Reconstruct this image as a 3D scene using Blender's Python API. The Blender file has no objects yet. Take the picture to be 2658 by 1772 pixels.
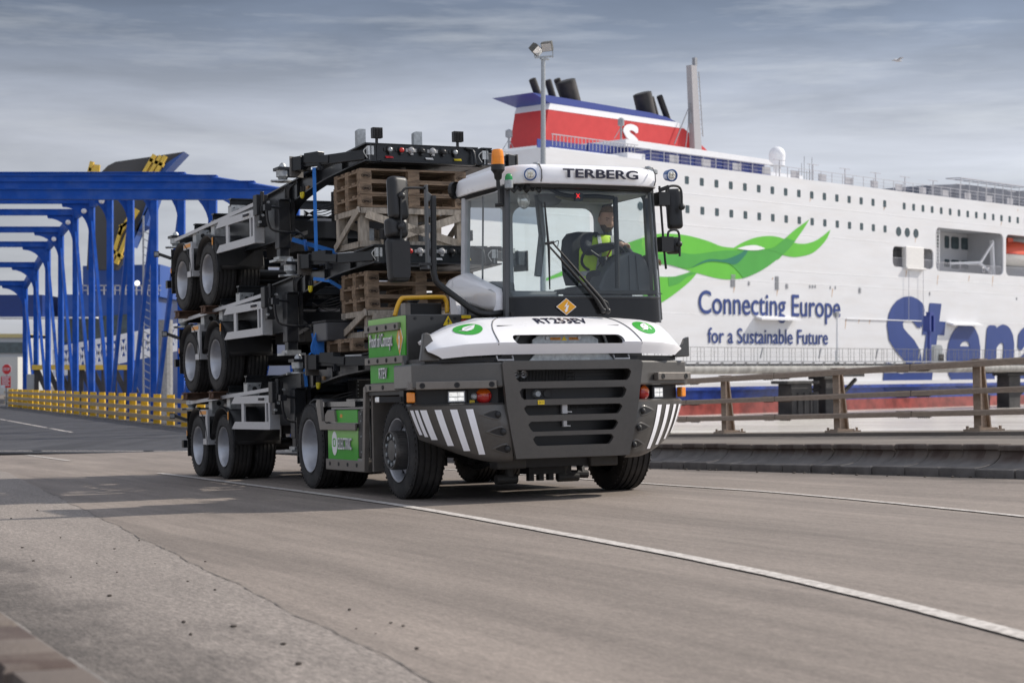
import bpy, bmesh, math, random
from mathutils import Vector, Matrix, Euler
random.seed(7)
R_ = math.radians
SC = bpy.context.scene
COL = SC.collection

# ------------------------------------------------------------ camera, sky, sun
F_, CX, YH, ZC = 4700.0, 1329.0, 940.0, 1.489
cam = bpy.data.cameras.new('camera'); camo = bpy.data.objects.new('camera', cam)
COL.objects.link(camo); SC.camera = camo
camo.location = (0, 0, ZC); camo.rotation_euler = (R_(90), 0, 0)
cam.sensor_width = 36; cam.lens = 36 * F_ / 2658; cam.shift_y = 54 / 2658
cam.clip_end = 20000; cam.clip_start = 0.1
cam.dof.use_dof = True; cam.dof.focus_distance = 19.6; cam.dof.aperture_fstop = 3.6

SUN_AZ, SUN_EL = R_(22), R_(38)      # azimuth measured from +X towards +Y
W = bpy.data.worlds.new('World'); SC.world = W; W.use_nodes = True
wt = W.node_tree; wn = wt.nodes; wl = wt.links; wn.clear()
def nd(t, ty, **k):
    n = t.nodes.new(ty)
    for a, b in k.items():
        if a[0] == 'i' and a[1:].isdigit(): n.inputs[int(a[1:])].default_value = b
        else: setattr(n, a, b)
    return n
out = nd(wt, 'ShaderNodeOutputWorld'); bg = nd(wt, 'ShaderNodeBackground', i1=0.1)
sky = nd(wt, 'ShaderNodeTexSky'); sky.sky_type = 'NISHITA'; sky.sun_disc = False
sky.sun_elevation = SUN_EL; sky.sun_rotation = R_(90) - SUN_AZ
tc = nd(wt, 'ShaderNodeTexCoord')
sep = nd(wt, 'ShaderNodeSeparateXYZ'); wl.new(tc.outputs['Generated'], sep.inputs[0])
mp = nd(wt, 'ShaderNodeMapping'); mp.inputs['Scale'].default_value = (2.6, 2.6, 17); mp.inputs['Rotation'].default_value = (0, 0.03, 0)
wl.new(tc.outputs['Generated'], mp.inputs[0])
n1 = nd(wt, 'ShaderNodeTexNoise'); n1.inputs['Scale'].default_value = 1.9; n1.inputs['Detail'].default_value = 9; n1.inputs['Roughness'].default_value = 0.55; n1.inputs['Distortion'].default_value = 0.4
wl.new(mp.outputs[0], n1.inputs['Vector'])
n2 = nd(wt, 'ShaderNodeTexNoise'); n2.inputs['Scale'].default_value = 5.5; n2.inputs['Detail'].default_value = 8; n2.inputs['Roughness'].default_value = 0.6
mp2 = nd(wt, 'ShaderNodeMapping'); mp2.inputs['Scale'].default_value = (1.6, 1.6, 14); mp2.inputs['Rotation'].default_value = (0, -0.05, 0.4)
wl.new(tc.outputs['Generated'], mp2.inputs[0]); wl.new(mp2.outputs[0], n2.inputs['Vector'])
cr = nd(wt, 'ShaderNodeValToRGB')     # cloud deck: colours of the cloud layer itself by height above the horizon
els = cr.color_ramp.elements
els[0].position = 0.0; els[0].color = (5.9, 6.1, 6.7, 1)
els[1].position = 1.0; els[1].color = (5.8, 6.05, 6.8, 1)
for p_, c_ in ((0.07, (5.2, 5.4, 6.0, 1)), (0.12, (4.95, 5.15, 5.8, 1)), (0.15, (3.7, 4.0, 4.75, 1)), (0.18, (2.0, 2.35, 3.1, 1)), (0.21, (1.2, 1.5, 2.15, 1)), (0.32, (3.8, 4.2, 5.1, 1))):
    e = els.new(p_); e.color = c_
wl.new(sep.outputs['Z'], cr.inputs[0])
r1 = nd(wt, 'ShaderNodeMapRange'); r1.inputs['From Min'].default_value = 0.36; r1.inputs['From Max'].default_value = 0.7; r1.inputs['To Min'].default_value = 0.80; r1.inputs['To Max'].default_value = 1.17
wl.new(n1.outputs['Fac'], r1.inputs['Value'])
ml = nd(wt, 'ShaderNodeVectorMath', operation='SCALE'); wl.new(cr.outputs[0], ml.inputs[0]); wl.new(r1.outputs[0], ml.inputs['Scale'])
r2 = nd(wt, 'ShaderNodeMapRange'); r2.inputs['From Min'].default_value = 0.5; r2.inputs['From Max'].default_value = 0.95; r2.inputs['To Max'].default_value = 0.6
wl.new(n2.outputs['Fac'], r2.inputs['Value'])
mxw = nd(wt, 'ShaderNodeMix', data_type='RGBA'); wl.new(r2.outputs[0], mxw.inputs[0]); wl.new(ml.outputs[0], mxw.inputs[6]); mxw.inputs[7].default_value = (6.8, 7.0, 7.3, 1)
mxs = nd(wt, 'ShaderNodeMix', data_type='RGBA'); mxs.inputs[0].default_value = 0.9
wl.new(sky.outputs[0], mxs.inputs[6]); wl.new(mxw.outputs[2], mxs.inputs[7])
# unseen sky behind the camera scaled up, added as fill for the tractor's front
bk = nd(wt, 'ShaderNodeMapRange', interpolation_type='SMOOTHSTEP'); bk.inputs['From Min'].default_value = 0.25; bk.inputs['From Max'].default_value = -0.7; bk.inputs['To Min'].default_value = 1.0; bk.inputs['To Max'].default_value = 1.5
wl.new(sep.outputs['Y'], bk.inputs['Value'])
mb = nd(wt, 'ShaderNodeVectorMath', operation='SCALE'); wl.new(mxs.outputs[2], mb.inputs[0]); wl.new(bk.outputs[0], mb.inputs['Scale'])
lr = nd(wt, 'ShaderNodeMapRange'); lr.inputs['From Min'].default_value = -0.3; lr.inputs['From Max'].default_value = 0.3; lr.inputs['To Min'].default_value = 0.90; lr.inputs['To Max'].default_value = 1.2
wl.new(sep.outputs['X'], lr.inputs['Value'])
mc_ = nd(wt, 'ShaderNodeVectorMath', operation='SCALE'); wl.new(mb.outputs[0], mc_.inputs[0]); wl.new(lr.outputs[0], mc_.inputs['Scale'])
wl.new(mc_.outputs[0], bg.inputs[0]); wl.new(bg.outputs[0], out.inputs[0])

sl = bpy.data.lights.new('sun', 'SUN'); sl.energy = 4.3; sl.angle = R_(0.8); sl.color = (1.0, 0.93, 0.84)
so = bpy.data.objects.new('sun', sl); COL.objects.link(so)
sd = Vector((math.cos(SUN_EL) * math.cos(SUN_AZ), math.cos(SUN_EL) * math.sin(SUN_AZ), math.sin(SUN_EL)))
so.rotation_euler = sd.to_track_quat('Z', 'Y').to_euler(); so.location = sd * 60
SC.view_settings.view_transform = 'Standard'; SC.view_settings.look = 'None'
SC.view_settings.exposure = 0.14; SC.view_settings.gamma = 1.0
SC.render.engine = 'CYCLES'; SC.cycles.max_bounces = 8; SC.cycles.transparent_max_bounces = 16
SC.cycles.caustics_reflective = False; SC.cycles.caustics_refractive = False

# ------------------------------------------------------------ materials
MATS = {}
def mat(name, col, rough=0.5, metal=0.0, var=0.12, scale=6.0, bump=0.0, bscale=60.0, coat=0.0, emit=None, estr=0.0, dirt=None, damt=0.0, dscale=2.0, stretch=None, spec=0.5):
    """procedural surface: colour varied by noise, optional dirt patches and bump"""
    if name in MATS: return MATS[name]
    m = bpy.data.materials.new(name); m.use_nodes = True; t = m.node_tree; t.nodes.clear(); L = t.links
    o = nd(t, 'ShaderNodeOutputMaterial'); b = nd(t, 'ShaderNodeBsdfPrincipled'); L.new(b.outputs[0], o.inputs[0])
    c = nd(t, 'ShaderNodeTexCoord'); src = c.outputs['Object']
    if stretch:
        mpn = nd(t, 'ShaderNodeMapping'); mpn.inputs['Scale'].default_value = stretch; L.new(src, mpn.inputs[0]); src = mpn.outputs[0]
    n = nd(t, 'ShaderNodeTexNoise'); n.inputs['Scale'].default_value = scale; n.inputs['Detail'].default_value = 6; L.new(src, n.inputs['Vector'])
    mr = nd(t, 'ShaderNodeMapRange'); mr.inputs['From Min'].default_value = 0.3; mr.inputs['From Max'].default_value = 0.7; mr.inputs['To Min'].default_value = 1 - var; mr.inputs['To Max'].default_value = 1 + var
    L.new(n.outputs['Fac'], mr.inputs['Value'])
    vm = nd(t, 'ShaderNodeVectorMath', operation='SCALE'); vm.inputs[0].default_value = col[:3]; L.new(mr.outputs[0], vm.inputs['Scale'])
    cs = vm.outputs[0]
    if dirt:
        dn = nd(t, 'ShaderNodeTexNoise'); dn.inputs['Scale'].default_value = dscale; dn.inputs['Detail'].default_value = 8; dn.inputs['Roughness'].default_value = 0.65; L.new(src, dn.inputs['Vector'])
        dr = nd(t, 'ShaderNodeMapRange'); dr.inputs['From Min'].default_value = 0.45; dr.inputs['From Max'].default_value = 0.75; dr.inputs['To Max'].default_value = damt; L.new(dn.outputs['Fac'], dr.inputs['Value'])
        mx = nd(t, 'ShaderNodeMix', data_type='RGBA'); L.new(dr.outputs[0], mx.inputs[0]); L.new(cs, mx.inputs[6]); mx.inputs[7].default_value = (*dirt, 1); cs = mx.outputs[2]
    L.new(cs, b.inputs['Base Color'])
    rr = nd(t, 'ShaderNodeMapRange'); rr.inputs['To Min'].default_value = max(0, rough - 0.08); rr.inputs['To Max'].default_value = min(1, rough + 0.08); L.new(n.outputs['Fac'], rr.inputs['Value']); L.new(rr.outputs[0], b.inputs['Roughness'])
    b.inputs['Metallic'].default_value = metal; b.inputs['Coat Weight'].default_value = coat; b.inputs['Coat Roughness'].default_value = 0.08
    b.inputs['Specular IOR Level'].default_value = spec
    if emit: b.inputs['Emission Color'].default_value = (*emit, 1); b.inputs['Emission Strength'].default_value = estr
    if bump:
        bn = nd(t, 'ShaderNodeTexNoise'); bn.inputs['Scale'].default_value = bscale; bn.inputs['Detail'].default_value = 4; L.new(src, bn.inputs['Vector'])
        bp = nd(t, 'ShaderNodeBump'); bp.inputs['Strength'].default_value = bump; bp.inputs['Distance'].default_value = 0.02; L.new(bn.outputs['Fac'], bp.inputs['Height']); L.new(bp.outputs[0], b.inputs['Normal'])
    MATS[name] = m; return m
def glass(name, tint=(0.86, 0.91, 0.91), refl=1.0):
    if name in MATS: return MATS[name]
    m = bpy.data.materials.new(name); m.use_nodes = True; t = m.node_tree; t.nodes.clear(); L = t.links
    o = nd(t, 'ShaderNodeOutputMaterial'); tr = nd(t, 'ShaderNodeBsdfTransparent'); tr.inputs[0].default_value = (*tint, 1)
    g = nd(t, 'ShaderNodeBsdfGlossy'); g.inputs['Roughness'].default_value = 0.03
    lw = nd(t, 'ShaderNodeLayerWeight'); lw.inputs['Blend'].default_value = 0.5
    pw = nd(t, 'ShaderNodeMath', operation='POWER'); pw.inputs[1].default_value = 4.0; L.new(lw.outputs['Facing'], pw.inputs[0])
    mu = nd(t, 'ShaderNodeMath', operation='MULTIPLY_ADD'); mu.inputs[1].default_value = 0.8 * refl; mu.inputs[2].default_value = 0.05 * refl; L.new(pw.outputs[0], mu.inputs[0])
    mx = nd(t, 'ShaderNodeMixShader'); L.new(mu.outputs[0], mx.inputs[0]); L.new(tr.outputs[0], mx.inputs[1]); L.new(g.outputs[0], mx.inputs[2]); L.new(mx.outputs[0], o.inputs[0])
    MATS[name] = m; return m
white = mat('cab_white_paint', (0.86, 0.855, 0.87), 0.3, var=0.008, coat=0.5)
grey = mat('dark_grey_paint', (0.085, 0.081, 0.076), 0.38, metal=0.25, var=0.05, scale=30, coat=0.35, dirt=(0.15, 0.135, 0.12), damt=0.22, dscale=3)
greyb = mat('steel_grey_trim', (0.21, 0.19, 0.17), 0.42, metal=0.55, var=0.10, scale=8)
black = mat('black_plastic', (0.012, 0.012, 0.013), 0.45, var=0.2)
blackg = mat('black_gloss_paint', (0.013, 0.015, 0.018), 0.22, var=0.15, coat=0.5, dirt=(0.09, 0.085, 0.08), damt=0.22, dscale=3)
dark = mat('dark_chassis', (0.018, 0.018, 0.019), 0.6, var=0.3)
rubber = mat('tyre_rubber', (0.022, 0.021, 0.021), 0.78, var=0.25, bump=0.3, bscale=80, dirt=(0.10, 0.092, 0.084), damt=0.4, dscale=5)
silver = mat('silver_wheel_paint', (0.46, 0.47, 0.50), 0.36, metal=0.6, var=0.10, scale=5, dirt=(.16, .15, .14), damt=.3, dscale=6)
alu = mat('aluminium', (0.52, 0.52, 0.53), 0.42, metal=0.35, var=0.07, scale=12, stretch=(1, 1, 5))
galv = mat('galvanised_steel', (0.36, 0.38, 0.39), 0.45, metal=0.6, var=0.22, scale=25)
tapew = mat('white_tape', (0.92, 0.92, 0.95), 0.4, var=0.03)
yellow = mat('yellow_paint', (0.75, 0.40, 0.012), 0.35, var=0.06, coat=0.3)
orange = mat('orange_tape', (0.75, 0.28, 0.01), 0.4, var=0.05)
redm = mat('red_plastic', (0.55, 0.02, 0.015), 0.35, var=0.08)
amber = mat('amber_lens', (0.85, 0.26, 0.005), 0.18, var=0.05, coat=0.5)
greenl = mat('green_lens', (0.0, 0.23, 0.04), 0.15, var=0.05, coat=0.5)
green = mat('green_logo', (0.035, 0.36, 0.035), 0.35, var=0.05)
blues = mat('blue_strap', (0.01, 0.16, 0.55), 0.6, var=0.15)
inkd = mat('dark_lettering', (0.018, 0.017, 0.04), 0.4, var=0.03)
lens = mat('clear_lens', (0.7, 0.7, 0.7), 0.12, metal=0.4, var=0.2, scale=40)
lamp_on = mat('lit_lamp', (0.75, 0.76, 0.76), 0.15, emit=(1.0, 0.98, 0.94), estr=0.5, var=0.55, scale=35, metal=0.3)
interior = mat('cab_interior', (0.17, 0.175, 0.18), 0.6, var=0.1)
interior2 = mat('cab_headliner', (0.50, 0.51, 0.53), 0.7, var=0.06)
wood = mat('pallet_wood', (0.25, 0.175, 0.115), 0.8, var=0.4, scale=5, stretch=(1.2, 6, 6), bump=0.5, bscale=30, dirt=(0.07, 0.055, 0.045), damt=0.6, dscale=3)
woodl = mat('grey_timber', (0.38, 0.33, 0.27), 0.8, var=0.3, scale=6, stretch=(5, 5, 1.0), bump=0.5, bscale=30, dirt=(0.12, 0.10, 0.085), damt=0.6, dscale=4)
rust = mat('rusty_steel', (0.10, 0.05, 0.03), 0.8, var=0.4, scale=8, bump=0.4, dirt=(0.22, 0.17, 0.13), damt=0.5)
winglass = glass('cab_glass'); 

# ------------------------------------------------------------ mesh helpers
class G:
    def __init__(s): s.bm = bmesh.new()
    def v(s, p): return s.bm.verts.new(p)
    def f(s, vs):
        try: return s.bm.faces.new(vs)
        except ValueError: return None
    def box(s, a, b, M=None):
        x0, y0, z0 = a; x1, y1, z1 = b
        c = [(x0, y0, z0), (x1, y0, z0), (x1, y1, z0), (x0, y1, z0), (x0, y0, z1), (x1, y0, z1), (x1, y1, z1), (x0, y1, z1)]
        vs = [s.v(M @ Vector(p) if M else p) for p in c]
        for q in ((0, 3, 2, 1), (4, 5, 6, 7), (0, 1, 5, 4), (1, 2, 6, 5), (2, 3, 7, 6), (3, 0, 4, 7)): s.f([vs[i] for i in q])
        return s
    def bar(s, p, q, w, h, up=(0, 0, 1)):
        """box beam from p to q, w across, h along up"""
        p = Vector(p); q = Vector(q); d = (q - p); n = d.normalized(); u = Vector(up)
        if abs(n.dot(u)) > 0.98: u = Vector((0, 1, 0))
        r = n.cross(u).normalized(); u = r.cross(n).normalized()
        vs = []
        for e in (p, q):
            for a, b in ((-1, -1), (1, -1), (1, 1), (-1, 1)): vs.append(s.v(e + r * (a * w / 2) + u * (b * h / 2)))
        for k in range(4): s.f([vs[k], vs[(k + 1) % 4], vs[4 + (k + 1) % 4], vs[4 + k]])
        s.f(vs[3::-1]); s.f(vs[4:]); return s
    def tube(s, pts, r, n=10, cap=True):
        pts = [Vector(p) for p in pts]; rings = []; u = None
        for i, p in enumerate(pts):
            a = pts[max(i - 1, 0)]; b = pts[min(i + 1, len(pts) - 1)]; d = (b - a).normalized()
            if u is None: u = d.orthogonal().normalized()
            u = (u - d * u.dot(d)).normalized(); w = d.cross(u)
            rr = r[i] if isinstance(r, (list, tuple)) else r
            rings.append([s.v(p + (u * math.cos(2 * math.pi * k / n) + w * math.sin(2 * math.pi * k / n)) * rr) for k in range(n)])
        s.rings(rings, True)
        if cap: s.f(rings[0][::-1]); s.f(rings[-1])
        return s
    def rings(s, rings, closed=True):
        for a, b in zip(rings, rings[1:]):
            n = len(a)
            for k in range(n if closed else n - 1): s.f([a[k], a[(k + 1) % n], b[(k + 1) % n], b[k]])
    def lathe(s, prof, o=(0, 0, 0), ax=(1, 0, 0), n=32, a0=0.0, a1=None):
        """prof: (distance along axis, radius)"""
        ax = Vector(ax).normalized(); u = Vector((0, 0, 1)) if abs(ax.z) < 0.9 else Vector((1, 0, 0)); u = (u - ax * u.dot(ax)).normalized(); w = ax.cross(u); o = Vector(o); rs = []
        full = a1 is None; m = n if full else n + 1; a1 = 2 * math.pi if full else a1
        for d, r in prof:
            if r < 1e-5 and full: r = 1e-4
            rs.append([s.v(o + ax * d + (u * math.cos(a0 + (a1 - a0) * k / n) + w * math.sin(a0 + (a1 - a0) * k / n)) * r) for k in range(m)])
        s.rings(rs, full); return s
    def prism(s, pts, d):
        d = Vector(d); a = [s.v(p) for p in pts]; b = [s.v(Vector(p) + d) for p in pts]
        s.f(a[::-1]); s.f(b); n = len(a)
        for k in range(n): s.f([a[k], a[(k + 1) % n], b[(k + 1) % n], b[k]])
        return s
    def grid(s, rows):
        g = [[s.v(p) for p in r] for r in rows]; s.rings(g, False); return s
    def ball(s, c, r, n=14, m=9):
        c = Vector(c); r = r if isinstance(r, (tuple, list)) else (r, r, r)
        rs = [[s.v(c + Vector((r[0] * math.sin(math.pi * j / m) * math.cos(2 * math.pi * k / n), r[1] * math.sin(math.pi * j / m) * math.sin(2 * math.pi * k / n), r[2] * math.cos(math.pi * j / m)))) for k in range(n)] for j in range(1, m)]
        s.rings(rs); t = s.v(c + Vector((0, 0, r[2]))); b = s.v(c - Vector((0, 0, r[2])))
        for k in range(n): s.f([t, rs[0][k], rs[0][(k + 1) % n]]); s.f([b, rs[-1][(k + 1) % n], rs[-1][k]])
        return s
    def mesh(s, me):
        s.bm.from_mesh(me); return s
    def done(s, name, m, parent=None, smooth=None, bevel=0.0, seg=2, shell=0.0, sub=0):
        bmesh.ops.remove_doubles(s.bm, verts=s.bm.verts, dist=1e-5)
        bmesh.ops.recalc_face_normals(s.bm, faces=s.bm.faces)
        me = bpy.data.meshes.new(name); s.bm.to_mesh(me); s.bm.free()
        return link(name, me, m, parent, smooth, bevel, seg, shell, sub)
def link(name, me, m, parent=None, smooth=None, bevel=0.0, seg=2, shell=0.0, sub=0):
    o = bpy.data.objects.new(name, me); COL.objects.link(o)
    if m: me.materials.append(m)
    if parent: o.parent = parent
    if shell: x = o.modifiers.new('s', 'SOLIDIFY'); x.thickness = shell; x.offset = 0
    if bevel: x = o.modifiers.new('b', 'BEVEL'); x.width = bevel; x.segments = seg; x.limit_method = 'ANGLE'; x.angle_limit = R_(35); x.harden_normals = False
    if sub: x = o.modifiers.new('u', 'SUBSURF'); x.levels = sub; x.render_levels = sub
    if smooth:
        for p in me.polygons: p.use_smooth = True
        if smooth is not True and smooth < 179:
            me.set_sharp_from_angle(angle=R_(smooth))
    return o
def empty(name, M=None, label=None, cat=None, group=None):
    o = bpy.data.objects.new(name, None); COL.objects.link(o); o.empty_display_size = 0.3
    if M is not None: o.matrix_world = M
    return tag(o, label, cat, group)
def tag(o, label=None, cat=None, group=None, kind=None):
    if label: o['label'] = label
    if cat: o['category'] = cat
    if group: o['group'] = group
    if kind: o['kind'] = kind
    return o
def copy_tree(o, parent=None):
    c = o.copy(); COL.objects.link(c)
    if parent: c.parent = parent
    for ch in [x for x in bpy.data.objects if x.parent == o]: copy_tree(ch, c)
    return c
def baked(o):
    bpy.context.view_layer.update()
    me = bpy.data.meshes.new_from_object(o.evaluated_get(bpy.context.evaluated_depsgraph_get()))
    bpy.data.objects.remove(o, do_unlink=True); return me
_txt = {}
def text_mesh(body):
    if body not in _txt:
        c = bpy.data.curves.new('t', 'FONT'); c.body = body; c.resolution_u = 5
        o = bpy.data.objects.new('t', c); SC.collection.objects.link(o); _txt[body] = baked(o)
    return _txt[body]
def text_on(name, body, fn, m, parent, bold=0.0, shear=0.0, lay=0.0008):
    """lettering laid on a surface: fn maps (x, y) in 0..1 over the text's own box to a point; heavier strokes come from shifted layers"""
    src = text_mesh(body); V = []; Fc = []; bx_, by_ = bold if isinstance(bold, tuple) else (bold, bold); bold = max(bx_, by_)
    xs = [v.co.x + shear * v.co.y for v in src.vertices]; ys = [v.co.y for v in src.vertices]
    x0, x1, y0, y1 = min(xs) - bx_, max(xs) + bx_, min(ys) - by_, max(ys) + by_
    for k, (ox, oy) in enumerate([(0, 0)] + ([(q * math.cos(2 * math.pi * j / n_), q * math.sin(2 * math.pi * j / n_)) for q, n_ in ((.5, 6), (1.0, 12)) for j in range(n_)] if bold else [])):
        n0 = len(V)
        for x, y in zip(xs, ys):
            a, b = (x + ox * bx_ - x0) / (x1 - x0), (y + oy * by_ - y0) / (y1 - y0); p = Vector(fn(a, b))
            if k:
                e = .01; dx = Vector(fn(min(a + e, 1), b)) - Vector(fn(max(a - e, 0), b)); dy = Vector(fn(a, min(b + e, 1))) - Vector(fn(a, max(b - e, 0))); p += dx.cross(dy).normalized() * lay * k
            V.append(p)
        Fc += [[i + n0 for i in q.vertices] for q in src.polygons]
    me = bpy.data.meshes.new(name); me.from_pydata(V, [], Fc); me.update()
    return link(name, me, m, parent)
def quadmap(a, b, d):
    a, b, d = Vector(a), Vector(b), Vector(d)     # lower left, lower right, upper left
    return lambda x, y: a + (b - a) * x + (d - a) * y
def plate_mesh(outer, holes, th):
    """flat plate with holes in XY, thickness th along Z"""
    c = bpy.data.curves.new('p', 'CURVE'); c.dimensions = '2D'; c.fill_mode = 'BOTH'; c.extrude = th / 2
    for pts in [outer] + holes:
        s = c.splines.new('POLY'); s.points.add(len(pts) - 1); s.use_cyclic_u = True
        for q, p in zip(s.points, pts): q.co = (p[0], p[1], 0, 1)
    o = bpy.data.objects.new('p', c); COL.objects.link(o); return baked(o)
def plate(name, outer, holes, th, fn, m, parent, **k):
    me = plate_mesh(outer, holes, th)
    for v in me.vertices: v.co = Vector(fn(v.co.x, v.co.y, v.co.z))
    return link(name, me, m, parent, **k)
def rrect(x0, y0, x1, y1, r, n=5):
    pts = []
    for cx, cy, a in ((x1 - r, y1 - r, 0), (x0 + r, y1 - r, 90), (x0 + r, y0 + r, 180), (x1 - r, y0 + r, 270)):
        pts += [(cx + r * math.cos(R_(a + 90 * k / n)), cy + r * math.sin(R_(a + 90 * k / n))) for k in range(n + 1)]
    return pts
def lerp(a, b, t): return a + (b - a) * t
def interp(tab, x):
    if x <= tab[0][0]: return tab[0][1:]
    for p, q in zip(tab, tab[1:]):
        if x <= q[0]:
            t = (x - p[0]) / (q[0] - p[0]); return tuple(lerp(a, b, t) for a, b in zip(p[1:], q[1:]))
    return tab[-1][1:]

# ------------------------------------------------------------ frames (road direction, trailers, ship)
class Frame:
    def __init__(s, O, ang, rx, ry):
        s.O = Vector(O); t = R_(ang)
        s.R = Vector((math.cos(t), math.sin(t), rx)); s.B = Vector((-math.sin(t), math.cos(t), ry)); s.U = Vector((0, 0, 1))
        r = s.R.normalized(); b = (s.B - r * s.B.dot(r)).normalized(); u = r.cross(b)
        s.M = Matrix(((r.x, b.x, u.x, s.O.x), (r.y, b.y, u.y, s.O.y), (r.z, b.z, u.z, s.O.z), (0, 0, 0, 1)))
        s.I = s.M.inverted()
    def pick(s, px, py, u=None, v=None, w=None):
        """local point seen at a photograph position on a known plane of this frame"""
        d = s.I.to_3x3() @ Vector(((px - CX) / F_, 1, -(py - YH) / F_)); c = s.I @ Vector((0, 0, ZC))
        i, val = (0, u) if u is not None else (1, v) if v is not None else (2, w)
        t = (val - c[i]) / d[i]; return c + d * t
def wpt(px, py, Y): return Vector(((px - CX) / F_ * Y, Y, ZC - (py - YH) / F_ * Y))
TF = Frame((0.10, 20.45, 0), 24.0, 0.012, -0.0275)
O2 = TF.M @ Vector((-0.10, 2.2, 0)); RF = Frame(O2, 25.5, 0.012, -0.0275)
def z1(x, y): return (950 + x / 2.6133, 380 + y / 2.6133)
def z2(x, y): return (950 + x / 2.6133, 780 + y / 2.6133)
def t1(x, y, **k): return TF.pick(*z1(x, y), **k)
def t2(x, y, **k): return TF.pick(*z2(x, y), **k)
# ------------------------------------------------------------ road, kerbs, water
def road_mat(name, base, streak, grain, dirtu=None, rough=0.75, spec=0.35):
    m = bpy.data.materials.new(name); m.use_nodes = True; t = m.node_tree; t.nodes.clear(); L = t.links
    o = nd(t, 'ShaderNodeOutputMaterial'); b = nd(t, 'ShaderNodeBsdfPrincipled'); L.new(b.outputs[0], o.inputs[0])
    c = nd(t, 'ShaderNodeTexCoord'); ob = c.outputs['Object']
    def noise(scale, stretch, det=6, ro=0.6, fr=(0.3, 0.7), to=(0, 1)):
        mpn = nd(t, 'ShaderNodeMapping'); mpn.inputs['Scale'].default_value = stretch; L.new(ob, mpn.inputs[0])
        n = nd(t, 'ShaderNodeTexNoise'); n.inputs['Scale'].default_value = scale; n.inputs['Detail'].default_value = det; n.inputs['Roughness'].default_value = ro; L.new(mpn.outputs[0], n.inputs['Vector'])
        r = nd(t, 'ShaderNodeMapRange'); r.inputs['From Min'].default_value, r.inputs['From Max'].default_value = fr; r.inputs['To Min'].default_value, r.inputs['To Max'].default_value = to; L.new(n.outputs['Fac'], r.inputs['Value'])
        return r.outputs[0], n.outputs['Fac']
    def mul(a, bb):
        x = nd(t, 'ShaderNodeMath', operation='MULTIPLY'); L.new(a, x.inputs[0]); L.new(bb, x.inputs[1]); return x.outputs[0]
    s1, _ = noise(1.0, (1.6, 0.09, 1), to=(1 - streak, 1 + streak))
    s2, _ = noise(1.0, (0.5, 0.22, 1), to=(1 - streak * 0.7, 1 + streak * 0.7))
    s5, _ = noise(1.0, (9, 0.5, 1), det=6, ro=0.7, to=(1 - streak * 0.8, 1 + streak * 0.8))
    g1, gf = noise(42.0, (1, 0.2, 1), det=5, ro=0.85, fr=(0.3, 0.7), to=(1 - grain, 1 + grain))
    g2, gf2 = noise(110.0, (1, 0.22, 1), det=3, ro=0.9, fr=(0.3, 0.7), to=(1 - grain * 0.9, 1 + grain * 0.9))
    f = mul(mul(mul(s1, s2), mul(g1, g2)), s5)
    if dirtu:
        sx = nd(t, 'ShaderNodeSeparateXYZ'); L.new(ob, sx.inputs[0])
        dn, _ = noise(1.0, (1.2, 0.5, 1), to=(-0.5, 0.5))
        for (ua, ub, lo) in dirtu:
            ad = nd(t, 'ShaderNodeMath', operation='ADD'); L.new(sx.outputs['X'], ad.inputs[0]); L.new(dn, ad.inputs[1])
            r = nd(t, 'ShaderNodeMapRange', interpolation_type='SMOOTHSTEP'); r.inputs['From Min'].default_value = ua; r.inputs['From Max'].default_value = ub; r.inputs['To Min'].default_value = 1; r.inputs['To Max'].default_value = lo
            L.new(ad.outputs[0], r.inputs['Value']); f = mul(f, r.outputs[0])
    vm = nd(t, 'ShaderNodeVectorMath', operation='SCALE'); vm.inputs[0].default_value = base; L.new(f, vm.inputs['Scale'])
    L.new(vm.outputs[0], b.inputs['Base Color']); b.inputs['Roughness'].default_value = rough; b.inputs['Specular IOR Level'].default_value = spec
    bp = nd(t, 'ShaderNodeBump'); bp.inputs['Strength'].default_value = 0.35; bp.inputs['Distance'].default_value = 0.01; L.new(gf, bp.inputs['Height']); L.new(bp.outputs[0], b.inputs['Normal'])
    return m
m_road = road_mat('worn_concrete_road', (0.207, 0.175, 0.151), 0.2, 0.32, [(4.3, 5.5, 0.35)])
m_strip = road_mat('road_edge_strip', (0.235, 0.205, 0.182), 0.10, 0.48, [(-6.0, -7.0, 0.4)])
m_asph = road_mat('dark_asphalt', (0.052, 0.052, 0.057), 0.25, 0.12)
m_line = mat('worn_white_line', (0.52, 0.485, 0.45), 0.75, var=0.25, scale=30, dirt=(0.22, 0.19, 0.17), damt=1.0, dscale=16)
def ss(x): x = min(1, max(0, x)); return x * x * (3 - 2 * x)
def roadw(u, v): return -0.0125 * (v - 1) * ss((u - 2.5) / 2.8)
def vh(u): return 25.2 - 0.445 * u
def roadsheet(name, u0, u1, lift, m, uf=None):
    g = G(); rows = []; nv, nu = 48, 16
    for j in range(nv + 1):
        row = []
        for i in range(nu + 1):
            t = i / nu; ua, ub = u0, u1; v = lerp(-24, 1, j / nv)
            if uf: ua, ub = uf(lerp(-24, 25, j / nv))
            u = lerp(ua, ub, t); v = lerp(-24, vh(u), j / nv); row.append((u, v, roadw(u, v) + lift))
        rows.append(row)
    g.grid(rows); o = g.done(name, m); o.matrix_world = TF.M; return tag(o, kind='structure')
roadsheet('road', -7.6, 5.9, 0, m_road)
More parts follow.
